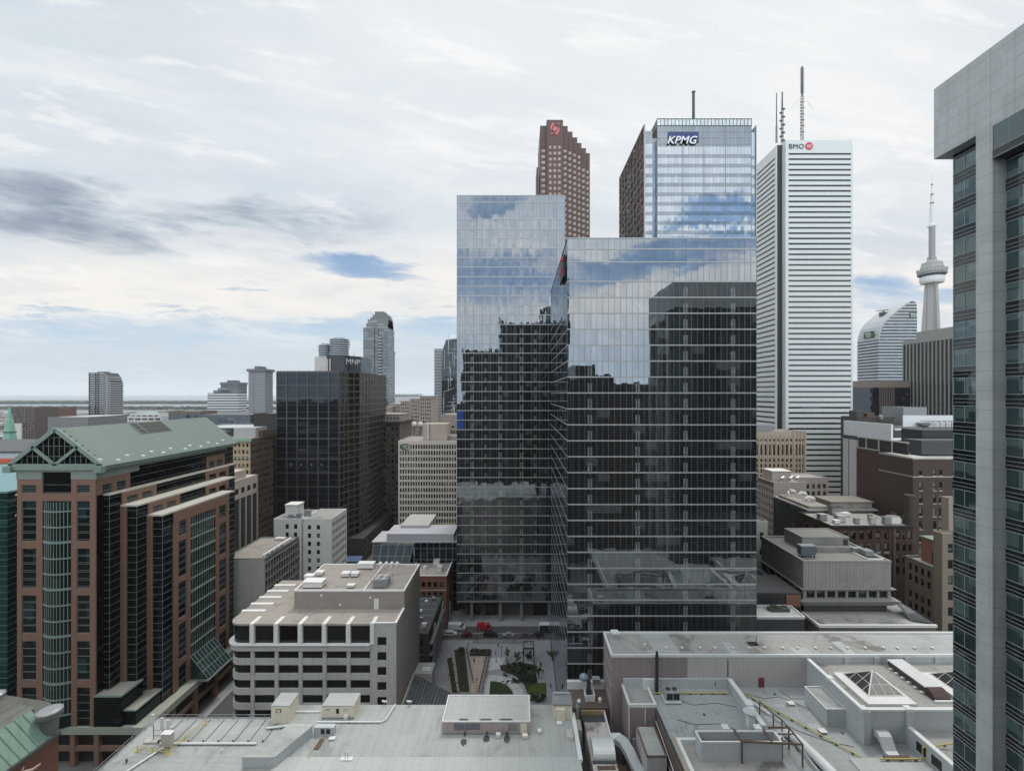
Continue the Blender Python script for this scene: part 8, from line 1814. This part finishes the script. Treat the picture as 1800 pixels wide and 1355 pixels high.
    # small trees
    def tree(lab, x, y, h, r, mat, n=420, z=.15, grp='small trees round the plaza'):
        t = thing('tree', lab, 'tree', (x, y, z), grp); mb = MB(); mb.tube([(x, y, z), (x + .05, y, z + h * .3), (x, y + .05, z + h * .62)], [.14, .10, .05], 6)
        for k in range(5): a = q.uniform(0, 6.28); zz = z + h * (.32 + .06 * k); mb.tube([(x, y, zz), (x + r * .6 * math.cos(a), y + r * .6 * math.sin(a), zz + h * .25)], [.06, .02], 5)
        mb.build('trunk', M['bark'], t); mb = MB(); foliage(mb, x, y, z + h * .68, r, r, h * .34, n, q, .2); mb.build('crown', mat, t)
    for v, w, lab in ((625, 905, 'young sparse tree at the end of the pale path'), (735, 935, 'small bright tree left of the black cube frame'), (1075, 900, 'thin tree on the plaza by the front tower'), (940, 1085, 'small tree at the right edge of the planting bed'), (170, 870, 'dark young tree in the wide planter')):
        x, y = G(v, w); tree(lab, x, y, 4.2, 1.2, M['leaf'] if v != 170 else M['leafdark'], 260)
    for k, (x, y, h, r) in enumerate(((-84, 216, 9, 3), (-80.5, 231, 8, 2.6), (-77, 226, 7, 2.4), (-71, 214, 7, 2.5))): tree(('leftmost', 'second', 'third', 'rightmost')[k] + ' street tree behind the brown gravel roof', x, y, h, r, M['leaf'], 420, .02, 'street trees behind the brown roof')
    # lamp posts
    for v, w, lab in ((572, 900, 'black lamp post beside the pale path'), (652, 1045, 'black lamp post at the ring path'), (328, 1235, 'dark lamp post in the tiled court'), (240, 860, 'lamp post at the top of the wide planter')):
        x, y = G(v, w); t = thing('lamp_post', lab, 'lamp post', (x, y, .15), 'garden lamp posts'); mb = MB(); mb.cyl(x, y, .15, 4.6, .09, .06, 6); mb.build('pole', M['black'], t); mb = MB(); mb.lathe(x, y, [(.12, 4.6), (.32, 4.8), (.3, 5.2), (.05, 5.35)], 8); mb.build('lamp_head', M['steel'], t)
    # railing of dark posts along the pavement
    t = thing('railing', 'long row of dark posts and rail along the pavement edge', 'railing', (*G(560, 735), .15)); a, b = G(292, 738), G(830, 738); n = 40
    for k in range(n): x = a[0] + (b[0] - a[0]) * k / (n - 1); pbox(t, 'post', M['black'], x - .07, x + .07, a[1] - .07, a[1] + .07, .1, 1.25)
    pbox(t, 'rail', M['steel'], a[0], b[0], a[1] - .04, a[1] + .04, 1.25, 1.33)
    # conservatory roof
    t = thing('conservatory', 'sloping glasshouse roof with a fine grid at the left of the garden', 'glasshouse', (-27, 138, 0)); A, B, C2, D = Vector((-33.2, 144.4, 9)), Vector((-21.2, 140, 6)), Vector((-22.0, 130, 6)), Vector((-33.0, 129, 9.2))
    gm = glass('glasshouse_glass', body=(0.055, 0.068, 0.072), pane=(1, 1), f0=.0, wob=.03, light=.2, body2=(.12, .13, .13)); mb = MB(); mb.quad(A, B, C2, D); mb.quad(A, D, (-33, 129, 0), (-33.2, 144.4, 0)); mb.quad(B, C2, (-22, 130, 0), (-21.2, 140, 0)); mb.quad(A, B, (-21.2, 140, 0), (-33.2, 144.4, 0)); mb.build('glass_roof', gm, t); mb = MB()
    for k in range(13): mb.bar(A.lerp(B, k / 12), D.lerp(C2, k / 12), .06 if k % 4 else .13)
    for k in range(15): mb.bar(A.lerp(D, k / 14), B.lerp(C2, k / 14), .05)
    mb.build('glazing_bars', M['steel'], t); pbox(t, 'ridge_house', M['conc'], -33.6, -28, 144.6, 150.5, 0, 9.2); pbox(t, 'white_frame', M['coping'], -31.4, -28.6, 145.4, 147.4, 9.2, 9.7); pbox(t, 'edge_wall', M['conc'], -33.8, -33.3, 128, 144.5, 0, 9.7)
    # blue awning on the far street and low dark frontage
    t = thing('awning', 'curved blue awning over the far pavement', 'awning', (-92, 250, 0)); mb = MB(); mb.extr([(-99, 249, 6.2), (-99, 252.5, 7.6), (-99, 254, 7.6), (-99, 254, 6)], (11.5, 0, 0)); mb.build('canvas', paint('blue_canvas', (0.06, 0.12, 0.22), .6, .1, .4), t); pbox(t, 'post', M['dark'], -88, -87.8, 250, 250.2, 0, 6.3); pbox(t, 'post', M['dark'], -98.8, -98.6, 250, 250.2, 0, 6.3)
    block('shop_row', 'low dark shop frontage along the far street below the faceted tower', -101, -90.5, 264, 350, 14, paint('dark_frontage', (0.05, 0.043, 0.038), .7, .2, .3), M['dark'], right=(grid(22, 86, .5, .5, .6), [(1, 4), (5.5, 8), (9.5, 12)]), win=M['wg_b'], par=.5)
garden()

# ------------------------------------------------------------------ vehicles and people
M['tyre'] = paint('tyre_rubber', (0.02, 0.02, 0.02), .8, .1, 2); M['cglass'] = paint('car_glass', (0.015, 0.018, 0.02), .08, .1, 1); M['lampw'] = paint('headlight_glass', (0.75, 0.75, 0.72), .2, .03, 2); M['lampr'] = paint('tail_light_red', (0.35, 0.02, 0.02), .3, .05, 2)
def vehicle(name, label, cat, x, y, L, wd, h, prof, cabin, colr, d=1, group='vehicles on the cross street', wr=.34, extra=None):
    """prof: side outline of the body, cabin: side outline of the glazed part, as fractions of length and height; d=1 faces +X"""
    t = thing(name, label, cat, (x, y, .03), group); m = paint('car_paint_' + label.split()[0] + str(int(x * 10)), colr, .3, .05, .5)
    px = lambda f: x + d * (f - .5) * L
    mb = MB(); mb.extr([(px(a), y - wd / 2, .03 + b * h) for a, b in prof], (0, wd, 0)); mb.build('body', m, t)
    if cabin: mb = MB(); mb.extr([(px(a), y - wd / 2 - .02, .03 + b * h) for a, b in cabin], (0, wd + .04, 0)); mb.build('side_windows', M['cglass'], t)
    for f in (.19, .81):
        for s in (-1, 1):
            mb = MB(); yy = y + s * (wd / 2 - .1)
            mb.extr([(px(f) + wr * math.cos(a), yy - .12, .03 + wr + wr * math.sin(a)) for a in [k * math.pi / 7 for k in range(14)]], (0, .24, 0)); wh = mb.build('wheel', M['tyre'], t)
            mb = MB(); mb.extr([(px(f) + wr * .55 * math.cos(a), yy - .14, .03 + wr + wr * .55 * math.sin(a)) for a in [k * math.pi / 5 for k in range(10)]], (0, .28, 0)); mb.build('rim', M['silver'], wh)
    for s in (-1, 1):
        yy = y + s * (wd / 2 - .28); zf = .03 + h * .38
        pbox(t, 'headlight', M['lampw'], px(.985), px(1.004), yy - .18, yy + .18, zf, zf + .18); pbox(t, 'tail_light', M['lampr'], px(-.004), px(.01), yy - .16, yy + .16, zf + .05, zf + .28)
    if extra: extra(t, px, m)
    return t
SED = ([(0, .20), (0, .56), (.03, .64), (.20, .68), (.32, .97), (.36, 1), (.60, 1), (.64, .97), (.76, .66), (.97, .55), (1, .48), (1, .2)], [(.23, .69), (.33, .95), (.61, .95), (.73, .67)])
SUV = ([(0, .18), (0, .62), (.02, .93), (.06, 1), (.62, 1), (.66, .97), (.76, .66), (.96, .6), (1, .52), (1, .18)], [(.05, .66), (.07, .93), (.62, .93), (.72, .66)])
VAN = ([(0, .14), (0, .95), (.03, 1), (.70, 1), (.78, .94), (.88, .58), (.98, .46), (1, .38), (1, .14)], [(.70, .58), (.71, .86), (.79, .86), (.86, .58)])
TRK = ([(0, .2), (0, .42), (.66, .42), (.66, .98), (.68, 1), (.86, 1), (.93, .62), (1, .55), (1, .2)], [(.70, .62), (.71, .92), (.86, .92), (.91, .62)])
def glassware(t, px, m):   # windscreen and rear window
    pass
def vehicles():
    def screen(f0, z0, f1, z1, h, wd, y):
        def fn(t, px, m): mb = MB(); mb.quad((px(f0) , y - wd / 2 + .12, z0 * h + .05), (px(f0), y + wd / 2 - .12, z0 * h + .05), (px(f1), y + wd / 2 - .16, z1 * h + .06), (px(f1), y - wd / 2 + .16, z1 * h + .06)); mb.build('windscreen', M['cglass'], t)
        return fn
    y1, y2 = 183.9, 189.2
    vehicle('delivery_van', 'long white van in the far lane at the left', 'van', -26.2, y2, 7.0, 2.1, 2.7, *VAN, (.70, .71, .72), 1, extra=screen(.79, .96, .885, .60, 2.7, 2.1, y2))
    def box(t, px, m): pbox(t, 'box', m, px(.0), px(.60), y2 - 1.0, y2 + 1.0, 1.0, 2.5); pbox(t, 'box_door', M['dark'], px(-.004), px(0), y2 - .9, y2 + .9, 1.1, 2.4); pbox(t, 'ladder_rack', M['lampr'], px(.05), px(.55), y2 - .8, y2 + .8, 2.5, 2.7)
    vehicle('truck', 'bright red truck in the far lane', 'truck', -14.9, y2, 5.8, 2.1, 2.5, *TRK, (.40, .025, .04), 1, wr=.45, extra=box)
    for (lab, x, L, h, kind, c) in (('white car with dark windows at the left end of the queue', -28.0, 4.8, 1.7, SUV, (.62, .63, .64)), ('dark red car in the queue of traffic', -21.6, 4.6, 1.5, SED, (.13, .02, .025)), ('large black car in the queue', -12.0, 5.6, 1.9, SUV, (.02, .021, .024)), ('silver-roofed car in the middle of the queue', -4.6, 4.6, 1.48, SED, (.35, .36, .37)), ('grey car right of the silver-roofed car', 2.0, 4.5, 1.5, SED, (.14, .145, .15)), ('black car just left of the black truck', 7.4, 4.4, 1.5, SED, (.03, .03, .034))):
        vehicle('parked_car', lab, 'car', x, y1 + (1.0 if x < -25 else 0), L, 1.85, h, *kind, c, -1 if kind is SED else 1, extra=screen(.62, .97, .755, .66, h, 1.85, y1 + (1.0 if x < -25 else 0)))
    def blk(t, px, m): pbox(t, 'box', M['white'], px(0), px(.62), y2 - 3.4, y2 - 1.0, 1.2, 3.7); pbox(t, 'side_panel', M['black'], px(.02), px(.60), y2 - 3.42, y2 - 3.4, 1.25, 3.4)
    vehicle('truck', 'black box truck with white roof near the front tower', 'truck', 11.3, y2 - 2.2, 6.8, 2.3, 2.8, *TRK, (.02, .021, .023), 1, wr=.45, extra=blk)
    vehicle('delivery_van', 'dark van with white roof disappearing behind the front tower', 'van', 17.2, y2 - 1.4, 5.8, 2.0, 2.5, *VAN, (.03, .03, .035), 1, extra=lambda t, px, m: pbox(t, 'roof_panel', M['white'], px(.05), px(.68), y2 - 2.3, y2 - .5, 2.53, 2.6))
    # people
    def person(lab, x, y, coat, legs, turn=0.0, stride=.22):
        t = thing('person', lab, 'person', (x, y, .15), 'people walking on the plaza'); c, s = math.cos(turn), math.sin(turn)
        P = lambda f, l, z: (x + c * f - s * l, y + s * f + c * l, .15 + z)
        skin = M.setdefault('skin', paint('skin', (.42, .27, .20), .6, .05, 2)); mb = MB(); mb.cur = 0
        vs = [P(0, 0, .92), P(0, 0, 1.2), P(.02, 0, 1.42), P(.03, 0, 1.52), P(.04, 0, 1.66), P(.04, 0, 1.76), P(0, .09, .88), P(stride * .5, .1, .48), P(stride, .1, .08), P(stride + .14, .1, .04), P(0, -.09, .88), P(-stride * .4, -.1, .48), P(-stride, -.1, .08), P(-stride + .14, -.1, .04), P(.02, .2, 1.4), P(-.06, .25, 1.12), P(.06, .25, .88), P(.02, -.2, 1.4), P(.08, -.25, 1.12), P(.16, -.25, .88)]
        es = [(0, 1), (1, 2), (2, 3), (3, 4), (4, 5), (0, 6), (6, 7), (7, 8), (8, 9), (0, 10), (10, 11), (11, 12), (12, 13), (2, 14), (14, 15), (15, 16), (2, 17), (17, 18), (18, 19)]
        rr = [.16, .15, .17, .06, .105, .08, .10, .075, .05, .045, .10, .075, .05, .045, .075, .055, .04, .075, .055, .04]
        me = bpy.data.meshes.new('body'); me.from_pydata([tuple(Vector(v) - Vector((x, y, .15))) for v in vs], es, []); o = bpy.data.objects.new('body', me); o.parent = t; COL.objects.link(o); W['body'] = W[t.name]; me.materials.append(coat)
        sk = o.modifiers.new('skin', 'SKIN'); me.skin_vertices.new() if not me.skin_vertices else None
        for i, r_ in enumerate(rr): me.skin_vertices[0].data[i].radius = (r_, r_)
        me.skin_vertices[0].data[0].use_root = True; sub = o.modifiers.new('sub', 'SUBSURF'); sub.levels = sub.render_levels = 1
        mb = MB(); mb.lathe(*P(0.035, 0, 0)[:2], [(.05, .15 + 1.62), (.118, .15 + 1.68), (.11, .15 + 1.78), (.04, .15 + 1.83)], 8); mb.build('hair', M['black'], t); mb = MB()
        mb.tube([P(0, .09, .9), P(stride * .5, .1, .48), P(stride, .1, .1)], [.115, .09, .065], 7); mb.tube([P(0, -.09, .9), P(-stride * .4, -.1, .48), P(-stride, -.1, .1)], [.115, .09, .065], 7); mb.build('trousers', legs, t); mb = MB(); f = P(.13, 0, 1.66); mb.lathe(f[0], f[1], [(.02, f[2] - .1), (.06, f[2] - .02), (.04, f[2] + .05)], 7); mb.build('face', skin, t)
    dk, nv, gy, rd = M['black'], paint('navy_cloth', (.03, .04, .08), .8, .1, 1), paint('grey_cloth', (.16, .16, .17), .8, .1, 1), paint('red_cloth', (.25, .04, .04), .8, .1, 1)
    for (v, w, lab, c, l, a) in ((620, 700, 'person in black right of centre behind the railing', dk, gy, 0.2), (330, 700, 'person in red at the left end of the railing', rd, dk, 2.0), (800, 800, 'person in grey crossing the plaza toward the black cube frame', gy, nv, 2.4), (960, 960, 'person in black beside the planting bed edge', dk, nv, 4.4), (985, 1040, 'person in red by the right edge of the planting bed', rd, gy, 1.5), (300, 930, 'person in navy on the tiled court', nv, dk, 5.0), (520, 930, 'person in red on the pale path', rd, nv, 3.4), (538, 780, 'person in black walking near the railing', dk, nv, 1.2), (515, 850, 'person in grey standing by the pale path', gy, dk, .3), (865, 755, 'person in navy walking right of the railing', nv, dk, .1), (940, 708, 'person in black at the kerb near the truck', dk, dk, 2.8), (982, 706, 'person in grey at the kerb near the truck', gy, nv, 0), (1060, 1185, 'person in black walking along the tower front', dk, dk, 1.5), (1150, 1185, 'person in red beside the front tower', rd, dk, 1.6), (1030, 850, 'person in navy on the open plaza', nv, gy, .8), (700, 720, 'person in grey behind the railing', gy, dk, 3.0)):
        x, y = G(v, w); person(lab, x, y, c, l, a)
vehicles()
# ------------------------------------------------------------------ the far city
def far_city():
    bal = paint('balcony_white', (0.44, 0.45, 0.46), .6, .05, .05); dkf = paint('far_dark_glass', (0.03, 0.038, 0.05), .2, .3, .05); dks = paint('far_grey_wall', (0.19, 0.20, 0.22), .7, .12, .05); brn = paint('far_brown', (0.16, 0.13, 0.115), .8, .15, .05, joints=(4, 3.4, 1.2), joint_dark=.5)
    def slab_tower(name, lab, a, b, top, Y, dep, wall, slab, step=3.2, share=.45, cat='apartment tower', over=.6, z0=0, cap=None, grp=None, balc=None):
        x0, x1, zt = X(a, Y), X(b, Y), Z(top, Y); t = thing(name, lab, cat, ((x0 + x1) / 2, Y + dep / 2, 0), grp); pbox(t, 'wall', wall, x0, x1, Y, Y + dep, 0, zt)
        mb = MB(); n = int((zt - 3) / step)
        for k in range(n):
            z = zt - 1 - step * k; mb.box(x0 - over, x1 + over, Y - over, Y + dep + over, z - step * share, z)
        mb.build('floor_slabs', slab, t, kind='stuff')
        if balc:
            mb = MB()
            for f in balc: mb.box(x0 + (x1 - x0) * f - .8, x0 + (x1 - x0) * f + .8, Y - over - .1, Y, 0, zt)
            mb.build('pier', wall, t)
        if cap: pbox(t, 'roof_cap', cap[0], x0 - cap[1], x1 + cap[1], Y - cap[1], Y + dep + cap[1], zt, zt + cap[2]); pbox(t, 'plant_room', cap[0], x0 + (x1 - x0) * .3, x0 + (x1 - x0) * .65, Y + 2, Y + dep - 2, zt + cap[2], zt + cap[2] + 4)
        return t
    t = slab_tower('apartment_tower', 'lone pale balcony tower standing by the harbour', 157, 183, 655, 620, 22, dkf, bal, 3.1, .36, over=.5, balc=(.02, .45, .62)); Y = 620
    for k in range(6): mb = MB(); xa = X(183, Y) + k * 1.35; zt = Z(657 + k * k * .55, Y); mb.box(xa, xa + 1.35, Y + 1, Y + 20, 0, zt); mb.build('stepped_bay', dkf, t); mb = MB(); [mb.box(xa - .2, xa + 1.75, Y + .2, Y + 21, zt - 1 - 3.1 * j - 1.2, zt - 1 - 3.1 * j) for j in range(int(zt / 3.1) - 1)]; mb.build('stepped_slabs', bal, t, kind='stuff')
    pbox(t, 'roof_plant', M['steel'], X(166, Y), X(178, Y), Y + 4, Y + 14, Z(655, Y), Z(652.5, Y)); pbox(t, 'base', bal, X(150, Y), X(203, Y), Y - 3, Y + 26, 0, Z(736, Y))
    slab_tower('apartment_tower', 'white banded block in front of a dark flat-topped tower', 365, 419, 691, 800, 24, dkf, paint('band_white', (0.62, 0.63, 0.64), .5, .04, .05), 4.6, .55, over=.4, cap=(dks, -6, 5))
    slab_tower('apartment_tower', 'dark grey flat-topped tower behind the white banded block', 388, 421, 676, 880, 24, dks, dkf, 3.2, .4, over=.2, cap=(paint('far_cap', (0.13, 0.14, 0.16), .7, .1, .1), 1.0, 4.5))
    slab_tower('apartment_tower', 'slim pale grey tower with overhanging dark cap', 437, 466, 653, 650, 20, dks, paint('far_pale_slab', (0.30, 0.31, 0.32), .6, .05, .05), 3.0, .42, over=.35, cap=(bpy.data.materials['far_cap'], 2.0, 3.6), balc=(.30,))
    # curving balcony pair
    for k, (a, b, tp) in enumerate(((555, 578, 604), (573, 607, 593))):
        Y = 700.0 + (12 if k == 0 else 0); x = X((a + b) / 2, Y); r = (X(b, Y) - X(a, Y)) / 2; t = thing('apartment_tower', ('lower' if k == 0 else 'taller') + ' of two round glass towers with rippling balconies', 'apartment tower', (x, Y, 0)); mb = MB(); mb.lathe(x, Y + r, [(r * .9, 0), (r * .9, Z(tp + 2, Y))], 16); mb.build('glass_wall', dkf, t); mb = MB(); q = random.Random(k)
        z = Z(tp + 3, Y); j = 0
        while z > 40: o = math.sin(j * .55) * .10; mb.lathe(x + o * 6, Y + r, [(r * (1.0 + .05 * math.sin(j)), z), (r * (1.0 + .05 * math.sin(j)), z + 1.25)], 16); z -= 3.4; j += 1
        mb.build('balconies', paint('balcony_bluegrey', (0.36, 0.41, 0.46), .4, .15, .1) if k == 0 else bpy.data.materials['balcony_bluegrey'], t, kind='stuff'); pbox(t, 'roof_plant', M['steel'], x - r * .4, x + r * .5, Y + r * .5, Y + r * 1.4, Z(tp + 2, Y), Z(tp - 1, Y))
    # tall stepped glass tower
    Y = 520.0; t = thing('apartment_tower', 'tall glass apartment tower with stepped crown right of the dark faceted tower', 'apartment tower', (X(660, Y), Y + 12, 0)); gl = glass('far_tower_glass', body=(.06, .072, .078), pane=(3.2, 3.3), f0=.10, wob=.02, light=.35, body2=(.26, .28, .28), refl=(.75, .82, .86)); sl = paint('far_tower_slab', (0.16, 0.175, 0.185), .6, .08, .1)
    for (a, b, tp, dy, m) in ((638.5, 682, 576, 0, gl), (643, 681, 568, 1, gl), (645, 681, 561, 2, gl), (649, 681, 557, 4, sl), (652.5, 679, 552, 5, sl), (656, 672, 546, 6, sl)):
        pbox(t, 'tier', m, X(a, Y), X(b, Y), Y + dy, Y + 26 - dy, 0, Z(tp, Y))
    mb = MB()
    for k in range(44): z = Z(577, Y) - 3.5 * k; mb.box(X(638.5, Y) - .15, X(682, Y) + .15, Y - .2, Y + 26.2, z - .5, z)
    mb.build('floor_slabs', sl, t, kind='stuff'); mb = MB()
    for px in (658.5, 665.5): mb.box(X(px, Y) - .5, X(px, Y) + .5, Y - .4, Y, 0, Z(577, Y))
    mb.box(X(665, Y), X(672, Y), Y - .3, Y, 0, Z(590, Y)); mb.build('recess', M['dark'], t); mb = MB()
    for k in range(40): mb.lathe(X(668.5, Y), Y, [(2.3, Z(592, Y) - 3.5 * k - 1.5), (2.3, Z(592, Y) - 3.5 * k)], 12)
    mb.build('balconies', bal, t, kind='stuff')
    slab_tower('apartment_tower', 'narrow buff slab tower half hidden behind the stepped glass tower', 681, 687.5, 621, 540, 16, paint('far_buff', (0.36, 0.32, 0.29), .8, .08, .1), dks, 3.3, .3, over=.1, cap=(M['steel'], .6, 3))
    # glass towers left of the blue ones
    slab_tower('office_tower', 'pale grey slim tower at the edge of the tall blue tower', 763.5, 777, 613, 520, 18, dks, paint('far_grey_slab', (0.36, 0.38, 0.40), .5, .06, .1), 3.4, .5, 'office tower', .15)
    Y = 500.0; t = thing('office_tower', 'dark curved-shoulder glass tower scribbled with white lines', 'office tower', (X(795, Y), Y, 0)); mb = MB(); mb.extr([(X(777, Y), Y, 0), (X(776.5, Y), Y, Z(660, Y)), (X(779, Y), Y, Z(612, Y)), (X(784, Y), Y, Z(597.5, Y)), (X(815, Y), Y, Z(593.5, Y)), (X(815, Y), Y, 0)], (0, 24, 0)); mb.build('glass_wall', glass('scribbled_glass', body=(.02, .026, .03), pane=(3, 3.4), f0=.06, wob=.03, light=.1), t); mb = MB(); q = random.Random(6)
    for k in range(9): xx = X(779 + k * 3.0, Y); z = 30; 
    for k in range(26):
        xx = X(q.uniform(779, 804), Y); z = q.uniform(30, 148); mb.box(xx - .22, xx + .22, Y - .2, Y, z, z + q.uniform(8, 26))
    for k in range(30): xx = X(q.uniform(779, 800), Y); z = q.uniform(30, 150); mb.box(xx, xx + q.uniform(2, 6), Y - .25, Y, z, z + .5)
    mb.build('white_lines', bal, t)
    block('white_building', 'pale long low building far behind the stone hotel', X(694, 900), X(737, 900), 900, 930, Z(692.5, 900), paint('far_white', (0.55, 0.56, 0.57), .7, .04, .05), M['steel'], front=(grid(14, X(737, 900) - X(694, 900), 1, 1, .6), [(Z(697, 900), Z(694.5, 900))]), par=.4)
    # mid-rise blocks above the gabled roof
    def mid(name, lab, a, b, top, Y, dep, wall, roof, bands=None, **k):
        x0, x1 = X(a, Y), X(b, Y); zt = Z(top, Y); fr = None
        if bands: n = max(2, int((x1 - x0) / bands[0])); fr = (grid(n, x1 - x0, .5, .5, bands[1]), [(z - bands[2] * .6, z) for z in [zt - 1.6 - bands[2] * j for j in range(int((zt - 3) / bands[2]))]])
        return block(name, lab, x0, x1, Y, Y + dep, zt, wall, roof, front=fr, right=None, par=.4, limit=60, **k)
    db = paint('far_dark_brick', (0.115, 0.085, 0.08), .85, .2, .1); rb = paint('far_red_brick', (0.20, 0.125, 0.10), .85, .2, .1); gyb = paint('far_grey_metal', (0.16, 0.165, 0.17), .7, .1, .1); wht = paint('far_white_frame', (0.52, 0.52, 0.50), .7, .06, .1)
    t = mid('apartment_block', 'dark brick block beside the green spire', 19, 60, 716, 560, 30, db, M['roofdark'], (3.4, .55, 3.4)); Y = 560; pbox(t, 'white_bay', wht, X(27, Y), X(40, Y), Y - 1.5, Y, 18, Z(744, Y)); pbox(t, 'bay_window', M['black'], X(30, Y), X(33, Y), Y - 1.6, Y - 1.5, 20, 24)
    mid('apartment_block', 'reddish brick block right of the dark brick block', 62.5, 95, 716.5, 590, 30, rb, M['roofdark'], (3.6, .5, 3.4))
    mid('warehouse', 'long blank grey block with pale roof left of the lone tower', 84, 155, 733, 520, 60, gyb, paint('far_pale_roof', (0.45, 0.44, 0.43), .8, .08, .1))
    t = mid('office_block', 'low block with white frames and dark windows behind the copper roof', 224, 284, 732, 470, 30, wht, M['roofgrey'], (6.2, .82, 3.9)); mid('office_block', 'white framed upper storey stepping back', 228, 280, 727, 480, 18, wht, M['roofgrey'], (6.2, .8, 3.6))
    mid('office_block', 'dark glass block with grey roof edge behind the copper ridge', 297, 440, 729, 420, 40, glass('far_office_glass', body=(.03, .036, .042), pane=(3, 3.8), f0=.07, wob=.03, light=.2, body2=(.12, .13, .13)), gyb, None, cope=gyb); mid('office_block', 'long low glass block with pale roof edge', 330, 445, 752, 330, 40, bpy.data.materials['far_office_glass'], M['roofpale'], None, cope=M['coping'])
    mid('brown_block', 'brown upper block on the dark glass block', 296, 352, 723, 430, 24, brn, M['roofdark'], None)
    mid('stone_block', 'small grey block peeping beside the slim pale tower', 468, 488, 726, 620, 20, gyb, M['roofgrey'], (3.5, .5, 3.4))
    # low roofs running out to the harbour
    q = random.Random(33); pal = [(paint('low_brick', (0.17, 0.12, 0.10), .85, .2, .05, joints=(5, 3.6, 1.6), joint_dark=.45), 'brick'), (paint('low_grey', (0.26, 0.26, 0.265), .8, .1, .05, joints=(5, 3.6, 1.6), joint_dark=.45), 'grey'), (paint('low_cream', (0.40, 0.37, 0.33), .8, .1, .05, joints=(5, 3.6, 1.4), joint_dark=.4), 'cream'), (paint('low_white', (0.56, 0.57, 0.57), .7, .06, .05), 'white')]
    rfs = [M['roofgrey'], M['roofdark'], paint('low_white_roof', (0.58, 0.59, 0.59), .8, .06, .05), M['gravel']]
    made = []
    for i in range(900):
        if len(made) > 150: break
        Y = 340 * (6.6 ** q.random()); xx = q.uniform(-1.18, -.22) * Y; w_, d_ = q.uniform(14, 50) * (1 + Y / 2600), q.uniform(14, 40) * (1 + Y / 2600); h = q.uniform(6, 17) if Y > 700 else q.uniform(8, 26)
        if Y > 2250 or any(abs(xx - a) < (w_ + c) / 2 + 4 and abs(Y - b) < (d_ + e) / 2 + 4 for a, b, c, e in made): continue
        if xx > -150 and Y < 420: continue
        made.append((xx, Y, w_, d_)); m, nm = q.choice(pal); mb = MB(); mb.box(xx - w_ / 2, xx + w_ / 2, Y - d_ / 2, Y + d_ / 2, 0, h); mb.cur = 1; mb.box(xx - w_ / 2 + .3, xx + w_ / 2 - .3, Y - d_ / 2 + .3, Y + d_ / 2 - .3, h - .5, h + .12)
        for k in range(q.randint(1, 3)): mb.cur = q.randint(0, 1); ax, ay = xx + q.uniform(-.35, .25) * w_, Y + q.uniform(-.3, .2) * d_; mb.box(ax, ax + w_ * q.uniform(.08, .25), ay, ay + d_ * .2, h, h + q.uniform(1, 4))
        mb.build('low_building', [m, q.choice(rfs)], None, 'far low %s building among the roofs toward the harbour' % nm, 'building', 'low buildings toward the harbour')
    mb = MB()
    for k in range(140):
        Y = 340 * (6.4 ** q.random()); xx = q.uniform(-1.18, -.25) * Y
        if any(abs(xx - a) < c / 2 + 3 and abs(Y - b) < e / 2 + 3 for a, b, c, e in made): continue
        foliage(mb, xx, Y, 5, 5, 5, 4.5, 40, q, 1.5)
    mb.build('street_trees', bpy.data.materials['far_foliage'], kind='stuff', label='scattered green trees between the far low roofs', cat='trees')
    # raised road
    t = thing('overpass', 'pale elevated road crossing behind the green spire', 'overpass', (-560, 640, 0)); pbox(t, 'deck', M['parwhite'], -900, -380, 636, 650, 12, 14.5); [pbox(t, 'pillar', M['conc'], -880 + k * 40, -877 + k * 40, 641, 644, 0, 12) for k in range(13)]
far_city()

# ------------------------------------------------------------------ air
def haze():
    m, t, o = new_mat('haze_air'); v = t.new("ShaderNodeVolumePrincipled"); v.inputs['Color'].default_value = (0.96, 0.98, 1.0, 1); v.inputs['Density'].default_value = 0.00004; v.inputs['Anisotropy'].default_value = 0.1
    t.link(v.outputs[0], o.inputs['Volume']); mb = MB(); mb.box(-46000, 46000, -900, 43000, -2.6, 600); mb.build('haze', m, kind='stuff', label='thin even haze over the city and lake', cat='haze')
haze()
